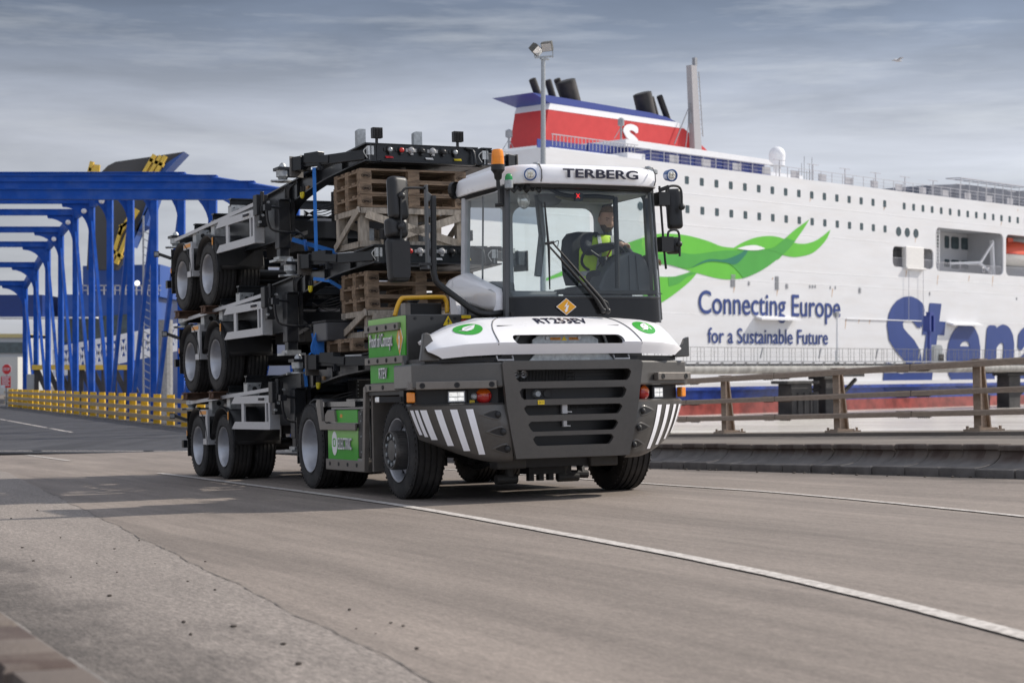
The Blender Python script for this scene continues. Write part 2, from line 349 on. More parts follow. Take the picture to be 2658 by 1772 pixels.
# seam between lane and edge strip
pa, pb = TF.pick(304, 1366, w=0), TF.pick(800, 1610, w=0)
def seam_u(v): return pa.x + (pb.x - pa.x) * (v - pa.y) / (pb.y - pa.y)
def seam(v): return max(-6.5, min(-3.2, seam_u(v)))
g = G(); rows = []
for j in range(60):
    v = lerp(-23, 14, j / 59); uu = seam(v) + 0.012 * math.sin(v * 2.1) + 0.008 * math.sin(v * 5.3)
    rows.append([(lerp(-7.5, uu, i / 8), v, 0.004) for i in range(9)])
g.grid(rows); o = g.done('road_edge_strip', m_strip); o.matrix_world = TF.M; tag(o, kind='structure')
g = G(); rows = []
for j in range(220):
    v = lerp(-16, 6, j / 219); uu = seam(v) + 0.012 * math.sin(v * 2.1) + 0.008 * math.sin(v * 5.3) + random.uniform(-.005, .005); h = random.uniform(0.001, 0.006)
    rows.append([(uu - h, v, 0.008), (uu + h, v, 0.008)])
g.grid(rows); o = g.done('road_crack', mat('crack_fill', (0.10, 0.088, 0.08), 0.9)); o.matrix_world = TF.M; tag(o, kind='structure')
def spline(pts, n=90):
    pts = [Vector(p) for p in pts]; out_ = []
    for i in range(len(pts) - 1):
        p0, p1, p2, p3 = pts[max(i - 1, 0)], pts[i], pts[i + 1], pts[min(i + 2, len(pts) - 1)]; m = max(2, n // (len(pts) - 1))
        for k in range(m):
            t = k / m; out_.append(0.5 * ((2 * p1) + (p2 - p0) * t + (2 * p0 - 5 * p1 + 4 * p2 - p3) * t * t + (3 * p1 - p0 - 3 * p2 + p3) * t ** 3))
    return out_ + [pts[-1]]
def line(pts, w=0.12, lift=0.009):
    g = G(); rows = []
    for p in spline(pts):
        e = random.uniform(-.006, .006); z = roadw(p[0], p[1]) + lift
        rows.append([(p[0] - w / 2 + e, p[1], z), (p[0] + w / 2 + e, p[1], z)])
    g.grid(rows); o = g.done('road_marking', m_line); o.matrix_world = TF.M; tag(o, kind='structure')
line([(-1.72, 10.4), (-1.72, 9.66), (-1.74, 5.5), (-1.84, -.7), (-2.245, -5.9), (-2.64, -9.46), (-3.2, -12.4), (-4.0, -15.5)], 0.125)
line([(2.2, 14), (2.15, 8), (2.13, .96), (2.13, -2.3), (1.62, -6.6), (1.0, -9.6)], 0.09)
line([TF.pick(180, 1196, w=0)[:2], TF.pick(70, 1181, w=0)[:2]], 0.10)
# water to the horizon
def water_mat():
    m = bpy.data.materials.new('muddy_water'); m.use_nodes = True; t = m.node_tree; b = t.nodes['Principled BSDF']; L = t.links
    c = nd(t, 'ShaderNodeTexCoord'); mpn = nd(t, 'ShaderNodeMapping'); mpn.inputs['Scale'].default_value = (0.5, 1.0, 1); L.new(c.outputs['Object'], mpn.inputs[0])
    n = nd(t, 'ShaderNodeTexNoise'); n.inputs['Scale'].default_value = 1.2; n.inputs['Detail'].default_value = 6; L.new(mpn.outputs[0], n.inputs['Vector'])
    n_ = nd(t, 'ShaderNodeTexNoise'); n_.inputs['Scale'].default_value = 0.12; n_.inputs['Detail'].default_value = 4; L.new(mpn.outputs[0], n_.inputs['Vector'])
    r = nd(t, 'ShaderNodeValToRGB'); r.color_ramp.elements[0].color = (0.44, 0.40, 0.36, 1); r.color_ramp.elements[1].color = (0.62, 0.58, 0.53, 1); r.color_ramp.elements[0].position = 0.35; r.color_ramp.elements[1].position = 0.65
    L.new(n_.outputs['Fac'], r.inputs[0]); L.new(r.outputs[0], b.inputs['Base Color']); b.inputs['Roughness'].default_value = 0.22
    bp = nd(t, 'ShaderNodeBump'); bp.inputs['Strength'].default_value = 0.7; bp.inputs['Distance'].default_value = 0.35; L.new(n.outputs['Fac'], bp.inputs['Height']); L.new(bp.outputs[0], b.inputs['Normal'])
    return m
WZ = -3.7
g = G(); g.grid([[(-9000, -300, WZ), (9000, -300, WZ)], [(-9000, 14000, WZ), (9000, 14000, WZ)]]); tag(g.done('water', water_mat()), kind='structure')

m_conc = road_mat('verge_concrete', (0.15, 0.13, 0.112), 0.2, 0.2, rough=0.85)
def kerb_mat():
    m = mat('kerb_concrete', (0.15, 0.138, 0.13), 0.85, var=0.2, scale=4, bump=0.4, bscale=50, dirt=(0.05, 0.046, 0.042), damt=0.6, dscale=3)
    t = m.node_tree; L = t.links; b = [n for n in t.nodes if n.type == 'BSDF_PRINCIPLED'][0]; src = b.inputs['Base Color'].links[0].from_socket
    c = [n for n in t.nodes if n.type == 'TEX_COORD'][0]; sp = nd(t, 'ShaderNodeSeparateXYZ'); L.new(c.outputs['Object'], sp.inputs[0])
    a = nd(t, 'ShaderNodeMath', operation='MULTIPLY'); a.inputs[1].default_value = 1 / 0.70; L.new(sp.outputs['Y'], a.inputs[0])
    fr = nd(t, 'ShaderNodeMath', operation='FRACT'); L.new(a.outputs[0], fr.inputs[0])
    gt = nd(t, 'ShaderNodeMath', operation='GREATER_THAN'); gt.inputs[1].default_value = 0.5; L.new(fr.outputs[0], gt.inputs[0])
    hz = nd(t, 'ShaderNodeMapRange'); hz.inputs['From Min'].default_value = 0.18; hz.inputs['From Max'].default_value = 0.25; hz.inputs['To Max'].default_value = 0.75; L.new(sp.outputs['Z'], hz.inputs['Value'])
    nz = nd(t, 'ShaderNodeTexNoise'); nz.inputs['Scale'].default_value = 5; L.new(c.outputs['Object'], nz.inputs['Vector'])
    mm = nd(t, 'ShaderNodeMath', operation='MULTIPLY'); L.new(gt.outputs[0], mm.inputs[0]); L.new(hz.outputs[0], mm.inputs[1])
    m2 = nd(t, 'ShaderNodeMath', operation='MULTIPLY'); L.new(mm.outputs[0], m2.inputs[0])
    rr = nd(t, 'ShaderNodeMapRange'); rr.inputs['From Min'].default_value = .3; rr.inputs['From Max'].default_value = .6; L.new(nz.outputs['Fac'], rr.inputs['Value']); L.new(rr.outputs[0], m2.inputs[1])
    mx = nd(t, 'ShaderNodeMix', data_type='RGBA'); L.new(m2.outputs[0], mx.inputs[0]); L.new(src, mx.inputs[6]); mx.inputs[7].default_value = (0.05, 0.028, 0.022, 1)
    mw = nd(t, 'ShaderNodeMix', data_type='RGBA'); up = nd(t, 'ShaderNodeMath', operation='MULTIPLY'); up.inputs[1].default_value = 0.9; L.new(hz.outputs[0], up.inputs[0])
    L.new(up.outputs[0], mw.inputs[0]); L.new(src, mw.inputs[6]); mw.inputs[7].default_value = (0.115, 0.085, 0.066, 1); L.new(mw.outputs[2], mx.inputs[6])
    L.new(mx.outputs[2], b.inputs['Base Color']); return m
m_kerb = kerb_mat()
KU = 5.3
PROF = [(0.0, -0.02), (0.0, 0.095), (0.015, 0.11), (0.16, 0.128), (0.27, 0.16), (0.345, 0.215), (0.385, 0.28), (0.385, 0.30), (0.36, 0.315), (0.36, 0.36), (0.375, 0.375), (0.56, 0.378)]
def kerb(name, u0, sgn, v0, v1, seg):
    g = G(); v = v0
    while v < v1:
        j = [random.uniform(-.008, .008) for _ in range(2)]; rs = []
        for vv in (v, v + 0.02, v + seg - 0.04, v + seg - 0.02):
            k = 0.012 if vv in (v, v + seg - 0.02) else 0
            rs.append([g.v((u0 + sgn * (a + k + j[0]), vv, b - k + j[1] + roadw(5.6, vv) * (1 if sgn > 0 else 0))) for a, b in PROF] + [g.v((u0 + sgn * 0.56, vv, -0.05))])
        g.rings(rs, False); g.f(rs[0]); g.f(rs[-1]); v += seg
    o = g.done(name, m_kerb, smooth=40); o.matrix_world = TF.M; return tag(o, kind='structure')
kerb('kerb', KU, 1, -9, 22, 0.70)
lk = (TF.pick(0, 1545, w=.37).x + TF.pick(200, 1772, w=.37).x) / 2
kerb('kerb', lk + 0.36, -1, -22, 16, 1.05)
g = G(); rows = []
for j in range(30):
    v = lerp(-12, 23, j / 29); b = roadw(5.6, v)
    rows.append([(5.84, v, .372 + b), (7.5, v, .385 + b), (9.25, v, .40 + b), (9.26, v, .455 + b), (10.2, v, .46 + b), (10.21, v, -4.5)])
g.grid(rows); o = g.done('verge_pavement', m_conc); o.matrix_world = TF.M; tag(o, kind='structure')
g = G(); g.grid([[(lk - 0.17, -23, .20), (lk - 0.17, 20, .20)], [(lk - 1.5, -23, .20), (lk - 1.5, 20, .20)], [(lk - 1.51, -23, -5), (lk - 1.51, 20, -5)]])
o = g.done('verge_pavement', m_conc); o.matrix_world = TF.M; tag(o, kind='structure')

# ------------------------------------------------------------ brown parapet on the right
m_par = mat('weathered_brown_rail', (0.33, 0.255, 0.195), 0.55, metal=0.0, var=0.14, scale=10, stretch=(1, 1, 3), bump=0.15)
par = empty('parapet', TF.M.copy(), 'brown metal parapet with three rails along the right edge of the road', 'parapet')
posts = [11.62 + 3.82 * k for k in range(3, -5, -1)]
for v in posts:
    b = .46 + roadw(5.6, v); g = G(); u0 = 9.55
    for k, (va, vb, ua, ub, ta, tb) in enumerate(((-.09, .09, 0, .03, 0, .03), (-.012, .012, .03, .20, .03, .09), (-.08, .08, .18, .205, .07, .095))):
        pts = [(u0 + ua, v + va, b + .05), (u0 + ub, v + va, b + .05), (u0 + tb, v + va, b + 1.10), (u0 + ta, v + va, b + 1.10)]
        g.prism(pts, (0, vb - va, 0))
    p = g.done('post', m_par, par)
    g = G(); g.box((u0 - .12, v - .2, b - .01), (u0 + .36, v + .2, b + .03)).box((u0 - .06, v - .13, b + .03), (u0 + .28, v + .13, b + .055)).box((u0 - .03, v - .11, b + 1.10), (u0 + .13, v + .11, b + 1.115))
    for a in (-.08, .31):
        for c in (-.15, .15): g.lathe([(0, .025), (.06, .025), (.06, 0)], (u0 + a, v + c, b + .02), (0, 0, 1), 6)
    g.done('base_plate', m_par, p)
for h, th in ((1.04, .105), (.62, .09), (.285, .09)):
    g = G(); va, vb = -11, 24; rs = []
    for k in range(40):
        v = lerp(va, vb, k / 39); b = .46 + roadw(5.6, v) + h
        rs.append([g.v(p) for p in ((9.43, v, b - th / 2), (9.54, v, b - th / 2), (9.54, v, b + th / 2 - .02), (9.52, v, b + th / 2), (9.45, v, b + th / 2), (9.43, v, b + th / 2 - .02))])
    g.rings(rs); g.f(rs[0]); g.f(rs[-1])
    r = g.done('rail', m_par, par)
    for v in (posts[3] + 1.25, posts[4] + 1.8, posts[4] + 5.3 - 7.6):
        g = G(); b = .46 + roadw(5.6, v) + h; g.box((9.427, v - .008, b - th / 2 - .003), (9.543, v + .008, b + th / 2 + .003)); g.box((9.46, v - .45, b - th / 2 - .008), (9.49, v + .45, b - th / 2 + .004)).box((9.46, v - .45, b + th / 2 - .024), (9.49, v + .45, b + th / 2 + .006))
        for s_ in (-1, 1):
            for k in range(6):
                for e in (-1, 1): g.lathe([(0, .013), (.022, .011), (.022, 0)], (9.475, v + s_ * (.13 + k * .055), b + e * (th / 2) - (.016 if e > 0 else 0)), (0, 0, e), 6)
        g.done('splice', mat('splice_brown', (.13, .1, .08), .6), r)

# ------------------------------------------------------------ blue link bridge on the left
def dz(Y): return -0.69 - 0.0107 * (Y - 43.5)
def bx(Y): return -12.2 - .395 * (Y - 68)       # barrier line
g = G(); rows = []
for j in range(20):
    Y = lerp(43.5, 150, j / 19); rows.append([(bx(Y) + .9, Y, dz(Y) - 3), (bx(Y) + .9, Y, dz(Y)), (bx(Y) - 6, Y, dz(Y)), (bx(Y) - 14, Y, dz(Y)), (bx(Y) - 14, Y, dz(Y) - 3)])
g.grid(rows); tag(g.done('bridge_deck_road', m_asph), kind='structure')
g = G(); g.box((-24, 43.32, dz(43.5) - .4), (1, 43.62, dz(43.5) + .012)); o = g.done('expansion_joint', mat('joint_rubber', (0.015, 0.015, 0.016), 0.6)); tag(o, kind='structure')
g = G()
for a, b_ in ((0, .17), (.2, .6), (.62, 1.0)):
    Y0, Y1 = lerp(61.1, 92, a), lerp(61.1, 92, b_); g.grid([[(bx(Y0) - 5.45, Y0, dz(Y0) + .008), (bx(Y0) - 5.3, Y0, dz(Y0) + .008)], [(bx(Y1) - 5.45, Y1, dz(Y1) + .008), (bx(Y1) - 5.3, Y1, dz(Y1) + .008)]])
for px, py, w in ((22, 1168, 1.6), (240, 1173, 3.0), (455, 1171, 1.6)):
    Y = 44.6; X = (px - CX) / F_ * Y; g.grid([[(X - w / 2, Y, dz(Y) + .008), (X + w / 2, Y, dz(Y) + .008)], [(X - w / 2, Y + .14, dz(Y) + .008), (X + w / 2, Y + .14, dz(Y) + .008)]])
tag(g.done('road_marking', m_line), kind='structure')
bluep = mat('blue_bridge_paint', (0.006, 0.062, 0.33), 0.5, var=0.12, scale=2, coat=0.0, dirt=(0.12, 0.2, 0.42), damt=0.3, dscale=1.3, spec=0.15)
lb = empty('link_bridge', Matrix.Translation((bx(80), 80, dz(80))), 'long blue steel portal frame bridge over the road behind the trailers', 'bridge')
lb_inv = Vector((bx(80), 80, dz(80)))
HT = [4.87, 5.71, 6.56, 7.0, 7.49, 7.63, 7.66, 7.4, 7.08, 6.74, 6.13, 5.45, 4.75]; HT = [h * 1.146 for h in HT]
PY = [124.1 - 5.6 * k for k in range(13)]
def pst(k): return Vector((-11.2 - .395 * (PY[k] - 68), PY[k], 0)) - Vector((lb_inv.x, lb_inv.y, 0))
WID = 13.0
lampg = mat('frosted_lamp', (0.75, 0.75, 0.75), 0.3)
for k in range(13):
    p = pst(k); tz = ZC + HT[k] - lb_inv.z; bz = dz(PY[k]) - lb_inv.z - .5; g = G(); w = .135; dp = .18
    for s, x0 in ((1, p.x), (-1, p.x - WID)):
        g.box((x0 - w, p.y - dp, bz), (x0 + w, p.y + dp, tz - .1))
        hb = tz - .34; pts = [(x0 - s * w, p.y - .05, hb), (x0 - s * w, p.y - .05, hb - 1.65)]
        for q in range(9):
            t = R_(90 - 90 * q / 8); pts.append((x0 - s * (1.55 - 1.40 * math.sin(t)), p.y - .05, hb - 1.62 + 1.45 * math.cos(t)))
        pts.append((x0 - s * 1.6, p.y - .05, hb)); g.prism(pts, (0, .1, 0))
    g.box((p.x - WID - w, p.y - .17, tz - .34), (p.x + w, p.y + .17, tz - .04)).box((p.x - WID - w - .02, p.y - .22, tz - .04), (p.x + w + .02, p.y + .22, tz))
    pf = g.done('portal_frame', bluep, lb)
    if k > 2:
        G().ball((p.x - .35, p.y - .3, tz - .75), (.15, .14, .14), 10, 7).done('lamp', lampg, pf, smooth=True)
for k in range(12):
    a, b_ = pst(k), pst(k + 1)
    for dx in (0, -WID):
        ta, tb = ZC + HT[k] - lb_inv.z, ZC + HT[k + 1] - lb_inv.z; za, zb = dz(PY[k]) - lb_inv.z - .2, dz(PY[k + 1]) - lb_inv.z - .2
        g = G(); g.bar((a.x + dx, a.y, ta - .3), (b_.x + dx, b_.y, tb - .3), .26, .5).done('top_chord', bluep, lb)
        if k < 6: q = ((a.x + dx, a.y, ta - 1.2), (b_.x + dx, b_.y, zb))
        else: q = ((a.x + dx, a.y, za), (b_.x + dx, b_.y, tb - 1.2))
        G().bar(*q, .16, .30).done('brace', bluep, lb)
for dx in (0, -WID):
    a, b_ = pst(0), pst(12); G().bar((a.x + dx, a.y + 4, dz(PY[0]) - lb_inv.z - .5), (b_.x + dx, b_.y - 3, dz(PY[12]) - lb_inv.z - .5), .3, .7).done('girder', bluep, lb)

bar_ = empty('crash_barrier', Matrix.Translation((bx(80), 80, dz(80))), 'long crash barrier of yellow posts and tan rails beside the blue bridge', 'barrier')
ylw = mat('barrier_yellow', (0.75, 0.45, 0.015), 0.45, var=0.12); tan = mat('barrier_tan_rail', (0.40, 0.30, 0.17), 0.5, metal=0.2, var=0.12)
def bl(Y, z, dx=0): return (bx(Y) + dx - lb_inv.x, Y - lb_inv.y, dz(Y) + z - lb_inv.z)
Y = 47.5
while Y < 127:
    x, y, z = bl(Y, 0); G().box((x - .02, y - .02, z), (x + .26, y + .14, z + 1.2)).box((x - .02, y - .06, z + .002), (x + .26, y - .02, z + .9)).done('post', ylw, bar_); Y += 2.68
for h in (.98, .62, .27):
    g = G(); g.bar(bl(46, h, -.08), bl(127, h, -.08), .10, .17).done('rail', tan, bar_)
# ------------------------------------------------------------ white ferry on the right
sdir = Vector((0.70, 0.714, 0)).normalized(); sn = Vector((-sdir.y, sdir.x, 0)); S0 = Vector((19.7, 180.0, 0))
SM = Matrix(((sdir.x, sn.x, 0, S0.x), (sdir.y, sn.y, 0, S0.y), (0, 0, 1, 0), (0, 0, 0, 1))); SI = SM.inverted()
def shp(px, py, y=0.0):
    d = SI.to_3x3() @ Vector(((px - CX) / F_, 1, -(py - YH) / F_)); c = SI @ Vector((0, 0, ZC)); return c + d * ((y - c.y) / d.y)
def z7(x, y): return (1700 + x / 2.45, 380 + y / 2.45)
def s7(x, y, d=0.0): return shp(*z7(x, y), d)
def z6(x, y): return (1300 + x / 3.36, 80 + y / 3.36)
def s6(x, y, d=10.0): return shp(*z6(x, y), d)
ship = empty('ferry_ship', SM.copy(), 'large white passenger ferry with green ribbons and blue lettering moored across the water', 'ferry')
def hull_mat():
    m = mat('ship_hull_paint', (0.67, 0.675, 0.69), 0.35, var=0.035, scale=0.35, stretch=(0.5, 1, 3), coat=0.2, bump=0.5, bscale=0.5, dirt=(0.55, 0.5, 0.45), damt=0.28, dscale=0.3)
    t = m.node_tree; L = t.links; b = [n for n in t.nodes if n.type == 'BSDF_PRINCIPLED'][0]; src = b.inputs['Base Color'].links[0].from_socket
    c = [n for n in t.nodes if n.type == 'TEX_COORD'][0]; sp = nd(t, 'ShaderNodeSeparateXYZ'); L.new(c.outputs['Object'], sp.inputs[0])
    r = nd(t, 'ShaderNodeValToRGB'); r.color_ramp.interpolation = 'CONSTANT'; e = r.color_ramp.elements
    mr = nd(t, 'ShaderNodeMapRange'); mr.inputs['From Min'].default_value = -5; mr.inputs['From Max'].default_value = 5; L.new(sp.outputs['Z'], mr.inputs['Value']); L.new(mr.outputs[0], r.inputs[0])
    e[0].position = 0; e[0].color = (0.25, 0.05, 0.042, 1); e[1].position = 0.245; e[1].color = (0.02, 0.05, 0.26, 1)
    a = e.new(0.405); a.color = (1, 1, 1, 1)
    g_ = nd(t, 'ShaderNodeMath', operation='GREATER_THAN'); g_.inputs[1].default_value = 0.405; L.new(mr.outputs[0], g_.inputs[0])
    nz = nd(t, 'ShaderNodeTexNoise'); nz.inputs['Scale'].default_value = 0.8; nz.inputs['Detail'].default_value = 6; L.new(c.outputs['Object'], nz.inputs['Vector'])
    n2_ = nd(t, 'ShaderNodeMapRange'); n2_.inputs['From Min'].default_value = .35; n2_.inputs['From Max'].default_value = .7; n2_.inputs['To Min'].default_value = .7; n2_.inputs['To Max'].default_value = 1.5; L.new(nz.outputs['Fac'], n2_.inputs['Value'])
    v = nd(t, 'ShaderNodeVectorMath', operation='SCALE'); L.new(r.outputs[0], v.inputs[0]); L.new(n2_.outputs[0], v.inputs['Scale'])
    mx = nd(t, 'ShaderNodeMix', data_type='RGBA'); L.new(g_.outputs[0], mx.inputs[0]); L.new(v.outputs[0], mx.inputs[6]); L.new(src, mx.inputs[7]); L.new(mx.outputs[2], b.inputs['Base Color'])
    # faint plate seams
    return m
m_hull = hull_mat(); m_shw = mat('ship_white', (0.75, 0.755, 0.77), 0.45, var=0.04); m_shg = mat('ship_grey', (0.26, 0.27, 0.29), 0.5, var=0.12)
m_win = mat('dark_window', (0.05, 0.075, 0.085), 0.12, var=0.3, scale=2); m_navy = mat('ship_blue', (0.028, 0.05, 0.235), 0.45, var=0.05)
m_rail = mat('ship_railing', (0.42, 0.42, 0.45), 0.5); m_sred = mat('funnel_red', (0.50, 0.032, 0.032), 0.45, var=0.06, scale=1.2)
DK = 20.8; SA, SB = -24.0, 92.0
op = [rrect(33.0, 12.25, 41.6, 14.55, .6), rrect(42.1, 12.1, 57.6, 17.15, .7), rrect(58.2, 12.1, 76, 17.15, .7)]
SL = -40.0
me = plate_mesh([(SL, -6), (SB, -6), (SB, DK), (SA, DK), (SA, 13.8), (SL, 13.8)], op, .3)
for v in me.vertices: v.co = Vector((v.co.x, .15 + v.co.z, v.co.y))
g = G(); g.mesh(me)
g.box((SA, .3, 13.8), (SA + .3, 24, DK)).box((SL, .3, -6), (SL + .3, 24, 13.8)).box((SL + .3, .3, 13.4), (SA, 23.7, 13.78)).box((SL, 23.7, -6), (SA, 24, 13.8)).box((SB, .3, -6), (SB + .3, 24, DK)).box((SA, 23.7, -6), (SB, 24, DK)).box((SA + .3, .3, DK - .3), (SB, 23.7, DK - .02))
g.box((SL, -.45, -1.28), (SB, .0, -.55))                                   # rubbing strake
hull = g.done('hull', m_hull, ship)
g = G()
for a, b_, z0, z1_ in ((33, 41.6, 12.2, 14.7), (42.1, 57.6, 12.05, 17.3), (58.2, 76, 12.05, 17.3)):
    g.box((a - .3, 5.0, z0 - .1), (b_ + .3, 5.2, z1_ + .1)).box((a - .3, .32, z0 - .3), (b_ + .3, 5, z0)).box((a - .3, .32, z1_), (b_ + .3, 5, z1_ + .2))
g.box((41.7, .32, 12), (41.95, 5, 17.4)).box((57.7, .32, 12), (58.1, 5, 17.4))
g.done('boat_deck_recess', mat('recess_white', (0.5, 0.51, 0.53), 0.5, var=0.05), ship)
winmesh = None
def win(s, z, w, h, y=-.012):
    global winmesh
    if winmesh is None:
        g = G(); g.prism([(a, 0, b) for a, b in rrect(-.5, -.5, .5, .5, .16, 3)], (0, .05, 0)); winmesh = g.done('window', m_win, ship, shell=0); winmesh.location = (s, y, z); winmesh.scale = (w, 1, h); return winmesh
    o = winmesh.copy(); COL.objects.link(o); o.parent = ship; o.location = (s, y, z); o.scale = (w, 1, h); return o
for k in range(16): win(-3.67 + 2.335 * k, 19.31 - .008 * k, .62, .78); win(-3.58 + 2.334 * k, 16.47 - .006 * k, .62, .78)
for k in range(14): win(35.36 + 1.977 * k, 19.17 - .012 * k, .58, .78)
for k in range(9): win(63 + 1.98 * k, 18.95, .58, .78)
for x, y in ((1550, 541), (1605, 547), (1660, 553)):
    p = s7(x, y); G().lathe([(0, 0), (0, .52), (.05, .56), (.05, 0)], (p.x, -.03, p.z), (0, 1, 0), 20).done('porthole', m_win, ship)
p = shp(1662, 535); G().lathe([(0, 0), (0, .40), (.05, .44), (.05, 0)], (p.x, -.03, p.z), (0, 1, 0), 20).done('porthole', m_win, ship)
for xa, xb, y0_, y1_ in ((741, 775, 535, 668), (835, 882, 545, 680), (905, 986, 552, 690), (1012, 1088, 563, 697), (1112, 1190, 576, 712), (1213, 1290, 585, 720), (835, 885, 795, 880), (905, 988, 800, 900), (1012, 1090, 808, 900), (1112, 1192, 818, 900)):
    p, q = shp(2250 + xa / 4.127, 480 + y0_ / 4.127, 4.96), shp(2250 + xb / 4.127, 480 + y1_ / 4.127, 4.96); win((p.x + q.x) / 2, (p.z + q.z) / 2, q.x - p.x, p.z - q.z, 4.94)
for k in range(5): win(61 + 2.6 * k, 15.2, 1.6, 1.7, 4.96)
# green ribbons and writing on the hull
def gmat(n, c): return mat(n, c, 0.4, var=0.05, scale=.5)
def ribbon(pts, m, d, nat=False):
    q = [shp(*p) if nat else s7(*p) for p in pts]; f = lambda x, y, z: (x, -d + z, y)
    plate('ribbon', [(p.x, p.z) for p in q], [], .01, f, m, hull)
gl, gm, gt = gmat('ribbon_light_green', (0.11, 0.46, 0.035)), gmat('ribbon_mid_green', (0.06, 0.33, 0.045)), gmat('ribbon_teal', (0.012, 0.17, 0.10))
sp_ = lambda pts: [tuple(p) for p in spline([(a, b, 0) for a, b in pts], 40)]
def cc(pts): return [(p[0], p[1]) for p in sp_(pts)]
up = cc([(-720, 850), (-560, 780), (-340, 680), (-164, 610), (-10, 562), (80, 555), (200, 566), (330, 600), (420, 635), (500, 645)]) + cc([(500, 645), (560, 610), (640, 580), (720, 570), (780, 576), (830, 592), (880, 612), (940, 620), (1000, 608), (1050, 582), (1115, 530)])
lo = cc([(1115, 530), (1090, 590), (1040, 648), (985, 685), (900, 703), (850, 700), (810, 690)]) + cc([(810, 690), (740, 745), (680, 785), (620, 815), (560, 838), (480, 846), (400, 840), (320, 820), (265, 805)]) + cc([(265, 805), (150, 770), (80, 752), (-200, 745), (-500, 800), (-720, 862)])
ribbon(up + lo, gl, .03)
ribbon(cc([(980, 465), (940, 530), (890, 600), (850, 650), (810, 690)]) + cc([(810, 690), (770, 720), (700, 660), (760, 640), (830, 582), (890, 530), (980, 465)]), gl, .045)
ribbon(cc([(80, 830), (130, 826), (180, 812), (240, 790)]) + cc([(265, 805), (230, 848), (180, 893), (130, 932), (60, 980), (-60, 1040), (-60, 850), (80, 830)]), gl, .05)
ribbon(cc([(0, 690), (120, 672), (250, 685), (440, 662), (600, 664), (700, 655), (760, 650), (810, 690)]) + cc([(810, 690), (740, 745), (680, 785), (620, 815), (560, 838)]) + cc([(560, 838), (500, 770), (440, 735), (360, 732), (290, 745), (220, 775), (150, 768), (80, 752), (0, 750)]), gm, .06)
ribbon([(890, 602), (850, 650), (810, 690), (760, 668), (700, 656), (760, 640), (830, 583)], gm, .075)
ribbon(cc([(85, 890), (150, 870), (200, 830), (260, 806)]) + [(230, 800), (180, 812), (130, 826), (80, 830)], gm, .07)
ribbon(cc([(225, 772), (330, 720), (440, 718), (540, 680), (602, 625)]) + cc([(602, 625), (575, 685), (510, 748), (440, 738), (340, 732), (225, 772)]), gt, .09)
ribbon(cc([(515, 650), (580, 632), (640, 629), (695, 648)]) + cc([(690, 652), (650, 660), (590, 660), (515, 650)]), m_shw, .10)
m_tx = mat('hull_lettering_blue', (0.018, 0.046, 0.20), 0.4, var=0.06, scale=.6)
def stext(body, s0, s1, z0, z1_, bold=0.0, shear=0.0, d=.05): text_on('lettering', body, lambda x, y: (lerp(s0, s1, x), -d, lerp(z0, z1_, y)), m_tx, hull, bold, shear, .0018)
stext('Connecting Europe', -1.9, 22.6, 5.55, 8.62, 0.008)
stext('for a Sustainable Future', -.45, 20.25, 3.38, 4.95, 0.008)
stext('S', 30.9, 39.6, -2.5, 9.0, .05, .12)
q_ = [s7(*z) for z in ((1745, 995), (1820, 1000), (1806, 1112), (1846, 1115), (1838, 1201), (1795, 1198), (1757, 1500), (1682, 1500), (1722, 1198), (1697, 1196), (1704, 1118), (1731, 1117))]
plate('lettering', [(p.x, p.z) for p in q_], [], .01, lambda x, y, z: (x, -.06 + z, y), m_tx, hull); stext('e', 44.4, 52.0, -1.65, 6.1, .034, .1)
stext('n', 52.7, 60.1, -1.55, 6.1, .045, .12); stext('a', 60.4, 68.4, -1.65, 6.1, .034, .1)
g = G()
for a, b_, y0 in ((635, 885, 1087), (1855, 2045, 1124)):
    p, q = s7(a, y0), s7(b_, y0); G().prism([(p.x, 0, p.z + .15), (q.x, 0, p.z + .15), (q.x, -.9, p.z - .05), (p.x, -.9, p.z - .05)], (0, 0, -.2)).done('ledge', m_shw, ship)
p, q = s7(1215, 1095), s7(1690, 1108); g = G(); g.box((p.x, -.12, p.z - .05), (q.x, 0, p.z + .05))
g.done('ledge', m_shw, ship)
g = G()
for x, y, w, h in ((495, 852, .7, 1.3), (775, 868, .6, 1.4), (838, 888, .4, .5), (597, 870, .25, .4), (985, 890, .2, .3), (1002, 890, .2, .3), (1019, 890, .2, .3), (1302, 915, .4, .6), (1747, 936, .2, .4), (2300, 967, .2, .3), (1115, 897, .15, .3), (1147, 897, .15, .3)):
    p = s7(x, y); n = max(2, int(h / .18)); g = G(); g.box((p.x - w / 2, -.012, p.z - h / 2), (p.x + w / 2, 0, p.z + h / 2))
    for k in range(n): g.box((p.x - w / 2, -.06, p.z - h / 2 + k * h / n), (p.x + w / 2, -.0, p.z - h / 2 + (k + .6) * h / n))
    g.done('vent_grille', m_shg, ship)
g = G()
for x, y0, y1 in ((1600, 790, 830), (1800, 820, 880), (2000, 822, 860), (2150, 825, 890), (1215, 1100, 1160), (505, 895, 930), (1461, 385, 405), (990, 330, 350), (2205, 480, 505), (780, 905, 950), (1130, 905, 960), (1660, 575, 610), (1461, 385, 400), (1300, 1098, 1125), (1368, 1100, 1130), (2310, 400, 412), (750, 835, 850)):
    p, q = s7(x, y0), s7(x - 6, y1); g.prism([(p.x - .08, -.013, p.z), (p.x + .08, -.013, p.z), (q.x + .03, -.013, q.z), (q.x - .03, -.013, q.z)], (0, .012, 0))
g.done('rust_streak', mat('rust_stain', (0.50, 0.33, 0.2), .7, var=.3), hull)
g = G()
for z in (2.2, 6.24, 9.8, 11.0, 14.9, 18.0):
    g.box((SA, -.018, z), (32.4 if z in (14.9,) else SB, 0.0, z + .05))
g.done('plate_seam', mat('seam_white', (0.80, 0.80, 0.81), .5), hull)
